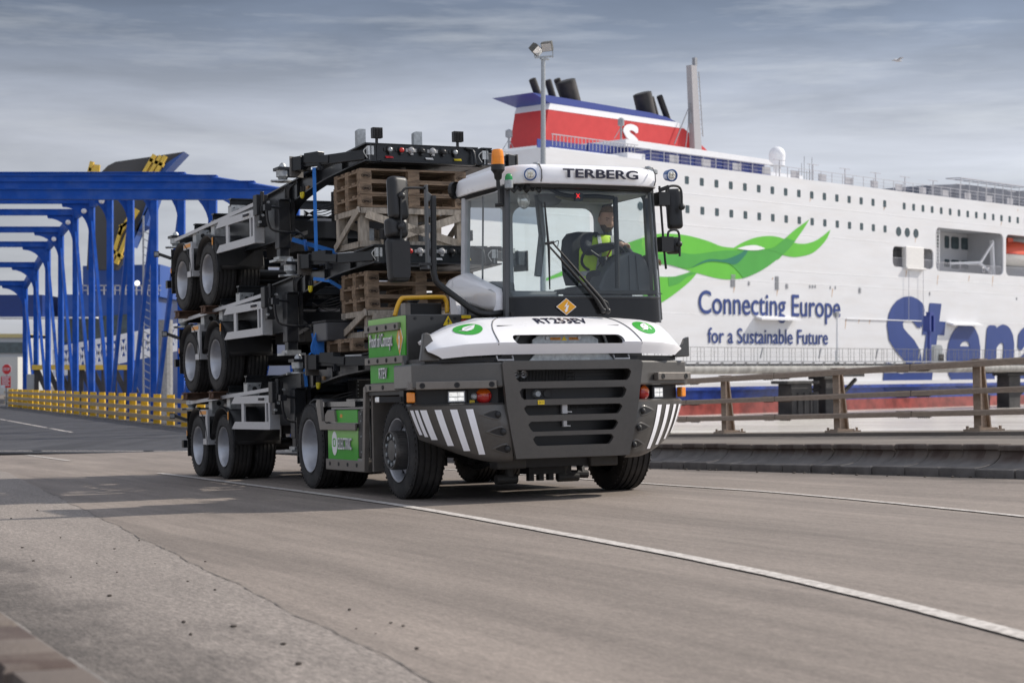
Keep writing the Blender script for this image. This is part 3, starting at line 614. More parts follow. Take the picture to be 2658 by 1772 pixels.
p, q = s7(1585, 640), s7(1700, 775); g = G(); g.box((p.x, -.25, q.z), (q.x, .35, p.z + .1)).box((p.x - .15, -.5, q.z - .25), (q.x + .15, .1, q.z)); g.done('cover_panel', mat('canvas_cover', (0.66, 0.65, 0.63), .7, var=.05), ship, bevel=.08)
for x in (1600, 1692):
    a = s7(x, 780); G().tube([(a.x, -.3, a.z), (a.x, -.3, 6.2)], .03, 6).done('boarding_rope', m_rail, ship)
def railing(g, pts, h, step, bars=3, r=.035):
    pts = [Vector(p) for p in pts]
    for a, b_ in zip(pts, pts[1:]):
        for k in range(1, bars + 1): g.bar(a + Vector((0, 0, h * k / bars)), b_ + Vector((0, 0, h * k / bars)), r * (1.6 if k == bars else .8), r * (1.6 if k == bars else .8))
        n = max(1, int((b_ - a).length / step))
        for k in range(n + 1): p = a.lerp(b_, k / n); g.bar(p, p + Vector((0, 0, h)), r * 1.5, r * 1.5, (1, 0, 0))
g = G(); railing(g, [(-9, .15, DK), (SB, .15, DK)], 1.1, 2.0, 3); railing(g, [(-9, .15, DK), (-9, 14, DK)], 1.1, 2.0)
for s in range(12, 62, 6): g.bar((s, .3, DK), (s, .3, DK + 1.75), .08, .08, (1, 0, 0)); g.bar((s - 1, .3, DK + 1.75), (s + 1, .3, DK + 1.75), .1, .06)
for s in range(-6, 90, 5): g.box((s, .25, DK + .1), (s + 1.4, .32, DK + .85))
g.done('deck_railing', m_rail, ship)
g = G(); railing(g, [(42.3, .2, 12.05), (57.4, .2, 12.05)], 1.1, .32, 1, .03); railing(g, [(33.2, .2, 12.2), (41.5, .2, 12.2)], 1.1, .32, 1, .03); railing(g, [(58.4, .2, 12.05), (75, .2, 12.05)], 1.1, .32, 1, .03)
for s in (53, 54.3): g.lathe([(-.05, .25), (0, .35), (.05, .25)], (s, .1, 12.6), (0, 1, 0), 14)
g.done('boat_deck_railing', m_rail, ship)
g = G(); p = s7(1820, 560); g.box((p.x - .35, .4, 12), (p.x - .28, .5, 17)).box((p.x + .3, .4, 12), (p.x + .37, .5, 17))
for k in range(12): g.box((p.x - .35, .42, 12.3 + k * .4), (p.x + .37, .48, 12.36 + k * .4))
g.done('ladder', m_shw, ship); g = G(); g.bar((54.5, 1.6, 13.6), (56.9, 1.2, 12.3), .3, .3).bar((56.9, 1.0, 12.1), (56.9, 1.2, 16.4), .4, .4).bar((54.6, 1.4, 13.6), (56.9, 1, 16.2), .25, .25).bar((50.5, 3.2, 13.4), (54.6, 1.4, 13.6), .2, .3); g.done('davit', m_shw, ship)
# top deck houses
g = G(); g.box((-9.4, 2.6, DK), (12.4, 18, DK + 1.45)); g.prism([(12.4, 2.6, DK), (14.2, 2.6, DK), (12.4, 2.6, DK + 1.4)], (0, 15, 0)); g.done('deckhouse', m_navy, ship)
for k in range(9): 
    G().box((-8.4 + k * 2.3, 2.52, DK + .3), (-7.2 + k * 2.3, 2.6, DK + 1.3)).done('deckhouse_door', mat('door_blue', (0.09, 0.1, 0.25), .5), ship)
g = G(); g.prism([(-10.6, 1.9, DK + 1.45), (13.2, 1.9, DK + 1.45), (12.2, 1.9, DK + 1.95), (-10.6, 1.9, DK + 2.1)], (0, 17, 0)).box((-22, 1.2, DK), (-10, 22, DK + .3)).box((-19.5, 3.4, DK + .3), (-10.7, 20, DK + 1.0))
g.prism([(-14.2, 8.6, DK + 1.4), (13.4, 8.6, DK + 1.4), (12.9, 8.6, 23.35), (-13.9, 8.6, 22.1)], (0, 7, 0)); g.box((-12, .5, DK - .05), (-9.4, 3, DK + .6)); g.box((12.5, 3, DK), (20, 12, DK + .9)); g.done('upper_structure', m_shw, ship)
G().box((-14.5, 3.2, DK + .5), (-9.5, 3.4, DK + 1.5)).box((-21.4, 3.32, DK + .5), (-11, 3.4, DK + 1.3)).done('blue_screen', m_navy, ship)
g = G()
for k in range(24): g.box((-21.5 + .5 * k, 1.3, DK + .5), (-21.46 + .5 * k, 1.36, DK + 1.5))
g.box((-21.6, 1.28, DK + 1.5), (-9.5, 1.38, DK + 1.58)); g.done('stern_railing', m_rail, ship)
# funnel: red body, white band, blue cap, stacks
FY0, FW = 10.0, 4.6
def side(pts, y0=FY0, w=FW): return [(a, y0, b) for a, b in pts], (0, w, 0)
fun = G().prism(*side([(-13.7, 22.3), (13.1, 23.9), (8.3, 26.35), (-12.85, 26.3)])).done('funnel', m_sred, ship)
G().prism(*side([(-12.87, 26.3), (8.36, 26.35), (7.2, 26.93), (-12.6, 26.93)], FY0 - .03, FW + .06)).done('funnel_band', m_shw, fun)
G().prism([(-13.74, FY0 - .05, 22.3), (13.3, FY0 - .05, 23.85), (13.3, FY0 - .05, 23.5), (-13.9, FY0 - .05, 21.8)], (0, FW + .1, 0)).done('funnel_base', m_shw, fun)
a = [(-12.6, 26.93), (6.9, 26.93), (5.2, 27.3), (2.5, 27.5), (-15.2, 27.7)]
g = G(); lo_ = [g.v((s, FY0 - .05, z)) for s, z in a]; hi = [g.v((s, FY0 + FW + (.05 if i not in (4,) else .9), z)) for i, (s, z) in enumerate(a)]
g.f(lo_[::-1]); g.f(hi); 
for k in range(5): g.f([lo_[k], lo_[(k + 1) % 5], hi[(k + 1) % 5], hi[k]])
g.done('funnel_cap', m_navy, fun)
m_soot = mat('sooty_steel', (0.018, 0.017, 0.018), .6, var=.4, scale=1, dirt=(.09, .07, .065), damt=.5, dscale=.7)
for (xa, ya, xb, yb, r, yy) in ((275, 425, 320, 550, .38, 11.5), (410, 435, 450, 570, .36, 11.5), (490, 425, 545, 580, .36, 12.5), (565, 440, 605, 592, 1.0, 11.5), (1232, 548, 1265, 695, 1.0, 11.5), (1310, 583, 1345, 715, .34, 12.5), (1383, 572, 1447, 750, .34, 11.5)):
    A, B = s6(xa, ya, yy), s6(xb, yb, yy); B = B + (B - A).normalized() * .6
    g = G(); g.tube([A, B], r, 16); g.tube([A + (A - B).normalized() * .01, A + (A - B).normalized() * .06], r * .82, 16); g.done('exhaust_pipe', m_soot, fun, smooth=40)
def sfn(x, y): return (lerp(-1.75, .75, x), FY0 - .08, lerp(23.25, 26.0, y))
text_on('lettering', 'S', sfn, m_shw, fun, .05, 0, .002)
# mast, radome, small masts
A, B = s6(1645, 310, 10), s6(1672, 900, 10)
g = G(); g.prism([(A.x - .55, 9.3, A.z), (A.x + .35, 9.3, A.z), (B.x + .75, 9.3, B.z - 2.2), (B.x - .45, 9.3, B.z - 2.2)], (0, .7, 0)); mast = g.done('mast', mat('mast_grey', (.36, .35, .36), .5, var=.06), ship)
g = G(); x = A.x + 1.0
for k in range(14): g.bar((A.x + .6 + k * .05, 9.6, A.z - .6 - k * .5), (A.x + 1.15 + k * .05, 9.6, A.z - .6 - k * .5), .06, .06)
g.bar((A.x + 1.1, 9.6, A.z - .5), (A.x + 1.8, 9.6, A.z - 7.4), .07, .07).bar((A.x - .3, 9.6, A.z - 4), (A.x - 3.0, 9.6, A.z - 8.6), .09, .09).bar((A.x - .3, 9.6, A.z - 4.5), (A.x - 1.2, 9.6, A.z - 9), .08, .08).box((A.x + .2, 9.4, A.z), (A.x + .6, 9.8, A.z + .9)).box((A.x - .5, 9.5, A.z - 6.2), (A.x - .2, 9.8, A.z - 5.0)); g.done('mast_ladder', m_shg, mast)
p = shp(2017, 403, 8); g = G(); g.ball((p.x, 8, p.z), (.92, .92, .95), 20, 12).lathe([(-1.2, .85), (0, .9)], (p.x, 8, p.z), (0, 0, 1), 20).lathe([(-2.6, .3), (-1.2, .45)], (p.x, 8, p.z), (0, 0, 1), 12); g.done('radome', m_shw, ship, smooth=40)
for px, py0, py1, yy, rb in ((1612, 310, 362, 4, .32), (1321, 340, 395, 12, .35)):
    A, B = shp(px, py0, yy), shp(px, py1, yy); g = G(); g.tube([A, B], .1, 8).lathe([(-.7, .1), (-.6, rb), (0, rb), (.15, .1)], A, (0, 0, 1), 14).bar(A.lerp(B, .4), B + Vector((1.0, 0, 0)), .05, .05).bar(A.lerp(B, .4), B - Vector((1.0, 0, 0)), .05, .05); g.done('aerial_mast', m_shg, ship)
g = G()
for k in range(6): g.bar((26.3 + k * .5, 8, DK + .6), (26.3 + k * .5, 8, DK + 2.4 + (k % 3) * .8), .05, .05, (1, 0, 0))
g.bar((26, 8, DK + 2.2), (29, 8, DK + 2.2), .05, .05); g.done('aerial_mast', m_shg, ship)
# forward deck house with canopy frame
g = G(); g.prism([(44, 2.4, DK), (78, 2.4, DK), (78, 2.4, DK + .6), (68, 2.4, DK + 2.3), (52, 2.4, DK + 2.2), (45, 2.4, DK + 1.6)], (0, 14, 0)); fh = g.done('forward_deckhouse', mat('grey_deckhouse', (.11, .12, .15), .45, var=.2, scale=1), ship)
g = G()
for k in range(14): s_ = 50 + 2 * k; z_ = DK + 2.75 - max(0, s_ - 66) * .16; g.bar((s_, 1.4, z_), (s_, 3.4, z_ + .05), .08, .1).bar((s_, 1.4, z_), (s_, 1.4, DK), .06, .06, (1, 0, 0))
g.bar((50, 1.4, DK + 2.75), (66, 1.4, DK + 2.75), .1, .1).bar((66, 1.4, DK + 2.75), (76, 1.4, DK + 1.15), .1, .1).bar((50, 3.4, DK + 2.8), (66, 3.4, DK + 2.8), .1, .1); g.done('canopy_frame', m_rail, ship)
# lifeboat hanging in its recess
lbm = Matrix.Translation(SM @ Vector((64.6, 2.4, 14.9))) @ SM.to_3x3().to_4x4()
lbo = empty('lifeboat', lbm, 'orange and white lifeboat hanging in the recess of the ferry side', 'lifeboat')
rs = G(); rr_ = []
for k in range(13):
    t = k / 12; x = lerp(-5.2, 5.2, t); w = 1.5 * math.sqrt(max(.02, 1 - abs(2 * t - 1) ** 2.6)); d = 1.35 * math.sqrt(max(.05, 1 - abs(2 * t - 1) ** 3.5))
    rr_.append([rs.v((x, w * math.cos(a), -d * math.sin(a) ** .8 if math.sin(a) > 0 else 0)) for a in [math.pi * q / 10 for q in range(11)]])
rs.rings(rr_, False); rs.done('boat_hull', mat('boat_white', (.62, .6, .57), .45, var=.08), lbo, smooth=50)
rs = G(); rr_ = []
for k in range(13):
    t = k / 12; x = lerp(-5.15, 5.1, t); w = 1.5 * math.sqrt(max(.02, 1 - abs(2 * t - 1) ** 2.6)) + .06; h = 1.75 * (1 - abs(2 * t - 1) ** 3)
    rr_.append([rs.v((x, w * math.cos(a), .02 + h * math.sin(a))) for a in [math.pi * q / 10 for q in range(11)]])
rs.rings(rr_, False); rs.box((-2.5, -.5, 1.5), (-1.2, .5, 2.1)); rs.done('canopy', mat('boat_orange', (.62, .085, .035), .45, var=.1), lbo, smooth=50)
G().bar((-4, -1.4, .1), (4, -1.4, .1), .12, .1).done('fender_strip', mat('boat_red', (.45, .03, .03), .5), lbo)

# ------------------------------------------------------------ jetty walkway with its pipe, dolphins and poles
JM = SM.copy(); jt = empty('jetty_walkway', JM, 'grey pipe and railed walkway running along the ferry above the water', 'walkway')
zj = shp(1950, 957, -9).z; m_pipe = mat('weathered_pipe', (.30, .295, .28), .6, var=.25, scale=.6, stretch=(3, 1, .6), dirt=(.12, .11, .1), damt=.5, dscale=.4)
G().tube([(-24, -9, zj), (85, -9, zj)], .48, 18).done('pipe', m_pipe, jt, smooth=40)
g = G(); g.box((-24, -9.6, zj + .62), (85, -8.2, zj + .74))
for k in range(60): g.prism([(-23 + k * 1.8, -9.55, zj + .62), (-22.7 + k * 1.8, -9.55, zj + .62), (-22.7 + k * 1.8, -9.2, zj + .2), (-23 + k * 1.8, -9.2, zj + .2)], (0, .08, 0))
g.done('deck_plate', m_shg, jt)
g = G(); railing(g, [(-24, -9.55, zj + .74), (85, -9.55, zj + .74)], 1.25, 1.0, 3, .02); railing(g, [(-24, -8.25, zj + .74), (85, -8.25, zj + .74)], 1.25, 2.0, 2, .02)
g.done('railing', mat('galv_railing', (.20, .20, .20), .5, metal=.4), jt)
g = G()
for s in (-4.5, 5, 15, 23): g.bar((s, -9.5, zj + 1), (s + .4, -9.5, zj + 2), .1, .12)
g.done('bracket', m_shg, jt)
dk2 = mat('black_pile', (.022, .022, .024), .65, var=.4, scale=.7, dirt=(.10, .09, .085), damt=.5, dscale=.6)
def dolphin(px, w, top, y, label, arms):
    p = shp(px, 1000, y); o = empty('mooring_dolphin', SM @ Matrix.Translation((p.x, y, WZ)), label, 'dolphin', 'black mooring dolphins in the water beside the ferry')
    g = G(); g.box((-w / 2, -.8, -1), (w / 2, .8, top - WZ - .3)); g.done('pile', dk2, o, bevel=.08)
    g = G(); g.box((-w * .75, -1.0, top - WZ - .3), (w * .75, 1.0, top - WZ)); g.done('cap', dk2, o, bevel=.05)
    if arms:
        G().bar((w / 2, 0, top - WZ - 3.0), (w * 2.6, 0, top - WZ - .3), .3, .3).bar((-w * 1.8, 0, top - WZ + .2), (w * 2.8, 0, top - WZ + .2), 1.6, .45).done('bracket', dk2, o)
    else:
        g = G()
        for k in range(4): g.box((-w / 2 + k * w / 3.4, -.9, -.5), (-w / 2 + k * w / 3.4 + .3, -.8, top - WZ - 1.2))
        g.tube(spline([(w / 2, 0, top - WZ - .3), (w * .9, 0, top - WZ - .9), (w * 1.5, 0, top - WZ + .1)], 10), .12, 6).done('chain', dk2, o)
dolphin(2064, 3.6, -.35, -6, 'broad black mooring dolphin hung with a chain left of the braced pier', False)
dolphin(2142, 2.1, .05, -6, 'black pier with a braced side arm beside the middle parapet post', True)
dolphin(2618, 2.6, .25, -7, 'black braced pier behind the parapet at the far right', True)
for px in (2105, 2552):
    p = shp(px, 1020, -6); tag(G().tube([(SM @ Vector((p.x, -6, WZ - 1))), (SM @ Vector((p.x, -6, WZ + (2.2 if px < 2200 else 1.5))))], .75, 12).done('pile', dk2), 'short black round pile standing in the water between dolphin and pier' if px < 2200 else 'short black round pile in the water left of the last pier', 'pile')
p = shp(2195, 880, -9); o = empty('lamp_pole', SM @ Matrix.Translation((p.x, -8.0, zj)), 'thin pale pole rising from the jetty walkway before the ferry lettering', 'pole')
G().tube([(0, 0, 0), (0, 0, 5.3)], .12, 8).box((-.16, -.16, 0), (.16, .16, 1.8)).done('pole', m_shw, o); G().box((-.3, -.15, 5.2), (.15, .15, 5.6)).done('lamp_head', m_shg, o)
p = shp(2412, 850, -8); o = empty('lamp_pole', SM @ Matrix.Translation((p.x, -8.0, zj)), 'dark blue pole with a boxed head in front of the large blue letters', 'pole')
G().box((-.16, -.16, 0), (.16, .16, 6.0)).done('pole', m_navy, o); G().box((-.55, -.4, 3.9), (-.25, .4, 5.6)).box((.25, -.4, 3.9), (.55, .4, 5.6)).box((-.25, -.25, 5.6), (.5, .25, 6.0)).done('lamp_head', m_navy, o)
p = shp(2444, 900, -8); o = empty('fender_post', SM @ Matrix.Translation((p.x, -7.6, zj - .5)), 'arched steel fender post with ribbed front standing on the jetty', 'fender')
g = G(); pts = [(-.9, 0, 0)] + [(-.1 - .8 * math.cos(R_(a)), 0, 2.2 + .8 * math.sin(R_(a))) for a in range(0, 91, 15)] + [(.5, 0, 3.0)] + [(.4 + .5 * math.sin(R_(a)), 0, 2.5 + .5 * math.cos(R_(a))) for a in range(15, 91, 15)] + [(.9, 0, 0)]; g.prism([(a, b, c) for a, b, c in pts], (0, 1.0, 0)); g.done('shell', galv, o)
g = G(); g.box((.1, -.12, 0), (.92, -.02, 2.0)); g.done('rubber_face', dk2, o)

# ------------------------------------------------------------ floodlight mast
o = empty('floodlight_mast', Matrix.Translation((1.12, 65, 0)), 'tall grey floodlight mast with two lamps standing behind the white cab', 'light mast')
zt = ZC + (940 - 150) * 65 / F_
G().tube([(0, 0, WZ), (0, 0, zt * .55), (0, 0, zt)], [.12, .105, .075], 14).done('pole', galv, o, smooth=40)
g = G(); g.bar((-.3, 0, zt), (.35, 0, zt + .05), .06, .06).bar((-.3, 0, zt), (-.34, 0, zt + .3), .04, .04, (1, 0, 0)).bar((.35, 0, zt), (.33, 0, zt + .35), .04, .04, (1, 0, 0)).bar((-.1, -.1, zt - .05), (.2, .1, zt - .05), .1, .05); g.done('cross_arm', galv, o)
m_fl = mat('floodlight_casing', (.10, .095, .08), .5, metal=.3, var=.25, scale=20)
for M_ in (Matrix.Translation((-.24, 0, zt + .27)) @ Euler((R_(35), R_(25), R_(55))).to_matrix().to_4x4(), Matrix.Translation((.14, 0, zt + .40)) @ Euler((R_(28), R_(-4), R_(-15))).to_matrix().to_4x4()):
    g = G(); g.box((-.2, -.1, -.16), (.2, .1, .16), M_).box((-.16, .1, -.12), (.16, .2, .12), M_)
    for k in range(5): g.box((-.15 + k * .07, .1, -.14), (-.13 + k * .07, .24, .14), M_)
    h = g.done('floodlight', m_fl, o, bevel=.015)
    G().box((-.18, -.115, -.14), (.18, -.1, .14), M_).done('lamp_glass', lens, h)
# concrete base pile for the mast
tag(G().box((.4, 64.3, WZ - 1), (1.9, 65.7, WZ + .6)).done('mast_base', dk2, bevel=.1), 'dark concrete block in the water under the floodlight mast', 'block')

# ------------------------------------------------------------ second ship, quay and signs behind the blue bridge
m_ramp = mat('ramp_dark_grey', (.055, .055, .058), .6, var=.2, scale=.3); m_yl = mat('ramp_yellow', (.62, .42, .06), .5, var=.1); m_hb = mat('ship_mid_blue', (.02, .075, .30), .45, var=.12, scale=.25)
bs = empty('cargo_ship', Matrix.Translation((0, 150, WZ)), 'blue cargo ship with raised black and yellow stern ramp behind the blue bridge', 'ship')
def bp_(px, py, Y=150): q = wpt(px, py, Y); return (q.x, Y - 150, q.z - WZ)
def pan(name, pts, m, Y, d, par=bs): return G().prism([bp_(a, b, Y) for a, b in pts], (0, d, 0)).done(name, m, par)
pan('stern_hull', [(150, 764), (395, 764), (395, 1090), (150, 1090)], m_hb, 152, 20)
pan('ramp_house', [(215, 690), (415, 686), (415, 770), (215, 770)], m_hb, 153, 14)
pan('ramp_house', [(-60, 765), (110, 765), (110, 822), (-60, 822)], mat('ship_dark_blue', (.006, .03, .16), .5, var=.1), 150, 8)
pan('ledge', [(-60, 822), (250, 822), (250, 826), (-60, 826)], m_shw, 149.5, 2)
pan('opening', [(150, 828), (330, 815), (330, 870), (150, 890)], m_win, 151.8, .4)
pan('stern_ramp', [(258, 452), (280, 430), (300, 420), (385, 408), (478, 394), (430, 430), (402, 470), (335, 650), (300, 700), (225, 700), (232, 560)], m_ramp, 149, 1.2)
pan('ramp_side', [(478, 394), (430, 425), (400, 470), (340, 640), (352, 600), (380, 585), (425, 450)], m_hb, 148.5, 2.5)
def ystrip(p, q, w=9, par=bs):
    a, b = Vector(bp_(*p, 148)), Vector(bp_(*q, 148)); G().bar(a, b, .5, w / 31, (0, 0, 1)).done('yellow_guide', m_yl, par)
for p, q in (((402, 402), (362, 470)), ((418, 405), (378, 470)), ((430, 405), (394, 470)), ((350, 540), (310, 610)), ((318, 585), (290, 680)), ((335, 600), (302, 685)), ((312, 590), (342, 575)), ((292, 650), (318, 668)), ((390, 415), (425, 430)), ((240, 420), (232, 450)), ((252, 428), (250, 450)), ((232, 440), (256, 444)), ((358, 545), (340, 575))): ystrip(p, q)
g = G()
for px in range(200, 420, 14): g.bar(bp_(px, 740, 149), bp_(px, 765, 149), .1, .1, (1, 0, 0))
g.bar(bp_(196, 741, 149), bp_(418, 741, 149), .1, .1).bar(bp_(196, 753, 149), bp_(418, 753, 149), .08, .08); g.done('railing', m_rail, bs)
bsl = G().ball(bp_(356, 735, 148), .22, 10, 7).done('deck_lamp', mat('deck_lamp_on', (.9, .9, .9), .3, emit=(1, 1, .9), estr=1.2), bs)
# white lattice gangway
gw = empty('lattice_gangway', Matrix.Translation((wpt(300, 900, 122).x, 122, WZ)), 'white steel lattice gangway sloping up behind the blue bridge posts', 'gangway'); gx = gw.location.copy()
def gp(px, py, Y=122): return wpt(px, py, Y) - gx
g = G(); N = 16
tl = lambda t: (lerp(140, 480, t), lerp(908, 842, t)); bl_ = lambda t: (lerp(140, 480, t), lerp(972, 898, t))
for dY in (122, 124.5):
    g.bar(gp(*tl(0), dY), gp(*tl(1), dY), .3, .35).bar(gp(*bl_(0), dY), gp(*bl_(1), dY), .3, .42)
    for k in range(N + 1):
        t = k / N; g.bar(gp(*tl(t), dY), gp(*bl_(t), dY), .14, .16, (0, 1, 0))
        if k < N: g.bar(gp(*tl(t), dY), gp(*bl_((k + 1) / N), dY), .12, .14, (0, 1, 0)); g.bar(gp(*bl_(t), dY), gp(*tl((k + 1) / N), dY), .12, .14, (0, 1, 0))
g.done('truss', m_shw, gw)
qb = empty('quay_gantry', Matrix.Translation((wpt(230, 960, 118).x, 118, WZ)), 'low dark quay frame with a yellow top beam behind the crash barrier', 'gantry'); qx = qb.location.copy()
g = G(); g.bar(wpt(85, 953, 118) - qx, wpt(335, 953, 118) - qx, .5, .32); g.done('beam', m_yl, qb)
g = G()
for k in range(9):
    px = 95 + k * 29; g.bar(wpt(px, 957, 118) - qx, wpt(px, 1060, 118) - qx, .25, .25, (1, 0, 0)); g.bar(wpt(px, 957, 118) - qx, wpt(px + 29, 1020, 118) - qx, .3, .22, (0, 1, 0))
g.done('leg', dk2, qb)
g = G(); a = wpt(385, 760, 112); o = empty('lattice_tower', Matrix.Translation((a.x, 112, WZ)), 'thin grey lattice tower between blue bridge posts near the trailers', 'tower')
for px in (372, 392): g.bar(wpt(px, 560, 112) - o.location, wpt(px, 1060, 112) - o.location, .1, .1, (1, 0, 0))
for k in range(22): g.bar(wpt(372, 600 + k * 20, 112) - o.location, wpt(392, 610 + k * 20, 112) - o.location, .06, .06, (0, 1, 0))
g.done('frame', m_shg, o)
g = G(); g.tube([wpt(425, 830, 110), Vector((wpt(425, 830, 110).x, 110, WZ))], .55, 14); tag(g.done('bollard_pile', mat('grey_pile', (.2, .2, .2), .6, var=.2)), 'thick grey steel pile behind the barrier beside the trailers', 'pile')
o = empty('harbour_building', Matrix.Translation((wpt(20, 900, 210).x, 210, WZ)), 'pale harbour building with a yellow roof edge and long windows at far left', 'building')
def hp(px, py): return wpt(px, py, 210) - o.location
G().prism([hp(-80, 868), hp(62, 868), hp(62, 1040), hp(-80, 1040)], (0, 12, 0)).done('wall', mat('pale_cladding', (.42, .44, .46), .6, var=.05), o)
G().prism([hp(-80, 866), hp(62, 866), hp(62, 876), hp(-80, 876)], (0, 12.2, 0)).done('roof_edge', mat('yellow_fascia', (.5, .42, .2), .6), o).location.y = -.2
G().prism([hp(-80, 888), hp(60, 888), hp(60, 916), hp(-80, 916)], (0, .3, 0)).done('window', m_win, o).location.y = -.15
a = wpt(20, 950, 190); tag(G().prism([wpt(-60, 928, 190), wpt(46, 926, 190), wpt(46, 1035, 190), wpt(-60, 1035, 190)], (0, 8, 0)).done('storage_shed', mat('white_ribbed_cladding', (.55, .55, .52), .6, var=.04)), 'low white shed in front of the pale harbour building', 'shed')
tag(G().box((-75, 128, WZ - 1), (-14, 260, -1.9)).done('quay', m_conc), kind='structure')
# stop sign and notice
o = empty('stop_sign', Matrix.Translation((wpt(17, 958, 124).x, 124, dz(124))), 'red octagonal stop sign at the far end of the bridge road', 'stop sign')
zs = wpt(17, 958, 124).z - dz(124); m_sr = mat('sign_red', (.62, .03, .03), .45)
rr_ = .31
G().prism([(rr_ * math.cos(R_(22.5 + 45 * k)), 0, zs + rr_ * 1.15 * math.sin(R_(22.5 + 45 * k))) for k in range(8)], (0, .03, 0)).done('sign_face', m_sr, o)
G().prism([(1.12 * rr_ * math.cos(R_(22.5 + 45 * k)), .035, zs + rr_ * 1.28 * math.sin(R_(22.5 + 45 * k))) for k in range(8)], (0, .02, 0)).done('border', m_shw, o)
text_on('lettering', 'STOP', quadmap((-.22, -.012, zs - .1), (.22, -.012, zs - .1), (-.22, -.012, zs + .1)), m_shw, o, .02); G().tube([(0, .08, 0), (0, .08, zs)], .05, 8).done('post', galv, o)
o = empty('notice_board', Matrix.Translation((wpt(15, 990, 123).x, 123, dz(123))), 'red and white notice board below the stop sign at far left', 'sign')
zs = wpt(15, 990, 123).z - dz(123); G().box((-.33, 0, zs - .42), (.33, .03, zs + .36)).done('panel', m_sr, o); G().tube([(0, .07, 0), (0, .07, zs)], .04, 8).done('post', galv, o)
g = G()
for k in range(5): g.box((-.26, -.012, zs + .25 - k * .13), (.26 - (k % 2) * .08, -.002, zs + .31 - k * .13))
g.box((-.33, -.014, zs - .42), (-.05, -.003, zs - .25)); g.done('white_rows', m_shw, o)
a = wpt(80, 990, 118); tag(G().box((a.x - .28, 118, dz(118) + .6), (a.x + .28, 118.25, dz(118) + 2.2)).box((a.x - .05, 118.05, dz(118) - 2), (a.x + .05, 118.2, dz(118) + .6)).done('control_cabinet', galv, bevel=.03), 'small grey control cabinet standing behind the barrier at far left', 'cabinet')
# gull
gp_ = wpt(2330, 158, 90); o = empty('gull', Matrix.Translation(gp_) @ Matrix.Rotation(.3, 4, 'Z'), 'grey and white gull gliding in the sky above the ferry', 'bird')
gg = G(); prof = [(-.22, .005), (-.18, .03), (-.05, .06), (.08, .055), (.15, .035), (.19, .035), (.22, .02), (.27, .003)]
gg.lathe(prof, (0, 0, 0), (1, 0, 0), 12)
for s in (-1, 1): gg.prism([(.08, s * .03, .03), (.10, s * .25, .13), (.02, s * .55, .06), (-.04, s * .27, .11), (-.06, s * .03, .02)], (0, 0, .012))
gg.prism([(-.2, -.02, 0), (-.32, -.06, 0), (-.32, .06, 0), (-.2, .02, 0)], (0, 0, .01)); gg.done('body', mat('gull_feathers', (.4, .4, .42), .7, var=.3), o)
# ------------------------------------------------------------ terminal tractor
TR = empty('terminal_tractor', TF.M.copy(), 'white and dark grey terminal tractor with green side boxes coming towards the camera', 'tractor')
def mir(pts): return [(-x, y, z) for x, y, z in pts]
# front centre panel with five slots
def cpf(x, y, z): t = (y - .45) / 1.015; return (x, lerp(-1.365, -1.42, t) + z, y)
slots = [(1.255, 1.378, .665, .685), (1.068, 1.183, .61, .63), (.90, 1.005, .555, .58), (.728, .834, .505, .53), (.578, .682, .452, .475)]
def slotpts(b, t, wb, wt):
    r = .03; return [(-wb + r, b), (wb - r, b), (wb, b + r), (wt, t - r), (wt - r, t), (-wt + r, t), (-wt, t - r), (-wb, b + r)]
plate('front_panel', [(-.665, .45), (.665, .45), (.72, .70), (.775, 1.0), (.826, 1.44), (.80, 1.468), (-.80, 1.468), (-.826, 1.44), (-.775, 1.0), (-.72, .70)], [slotpts(*s) for s in slots], .05, cpf, grey, TR, bevel=.012)
g = G(); g.prism([(-.80, -1.40, 1.475), (.80, -1.40, 1.475), (.80, -1.0, 1.475), (-.80, -1.0, 1.475)], (0, 0, -.03)); g.prism([(-.66, -1.34, .45), (.66, -1.34, .45), (.60, -.9, .42), (-.60, -.9, .42)], (0, 0, .03)); g.done('front_panel_edge', grey, TR)
# radiator behind the slots
g = G(); g.box((-.75, -1.14, .5), (.75, -1.05, 1.44)); rad = g.done('radiator', black, TR)
g = G()
for k in range(46): g.box((-.62 + k * .017, -1.155, 1.2), (-.612 + k * .017, -1.14, 1.42)); 
for k in range(30): g.box((.1 + k * .017, -1.155, .95), (.108 + k * .017, -1.14, 1.2))
for z in (1.28, 1.32, 1.36, 1.10, 1.14, .95): g.box((.05, -1.16, z), (.62, -1.15, z + .008))
g.done('cooling_fins', mat('fin_grey', (.035, .035, .036), .5), rad)
g = G(); g.box((-.03, -1.20, .91), (.03, -1.16, 1.02)).box((-.02, -1.20, .77), (.02, -1.16, .87)).bar((0, -1.18, .93), (.09, -1.18, .925), .012, .012).bar((0, -1.18, .78), (.07, -1.18, .775), .012, .012); g.done('cable_clip', white, TR)
g = G(); g.lathe([(0, .04), (.03, .04), (.03, .022), (0, .022)], (-.60, -1.30, 1.335), (0, 1, 0), 18).lathe([(0, .04), (.03, .04), (.03, .022), (0, .022)], (-.515, -1.30, 1.335), (0, 1, 0), 18).box((-.64, -1.27, 1.33), (-.47, -1.25, 1.345)); g.done('towing_eye', alu, TR)
g = G(); g.box((-.50, -1.30, 1.07), (-.20, -1.26, 1.18)); so_ = g.done('power_socket', dark, TR); G().lathe([(0, .05), (.03, .045), (.05, .03), (.05, 0)], (-.38, -1.30, 1.125), (0, -1, 0), 14).done('socket_cap', galv, so_); G().lathe([(0, .04), (.012, .04), (.012, 0)], (-.26, -1.30, 1.125), (0, -1, 0), 14).done('socket_hole', black, so_)
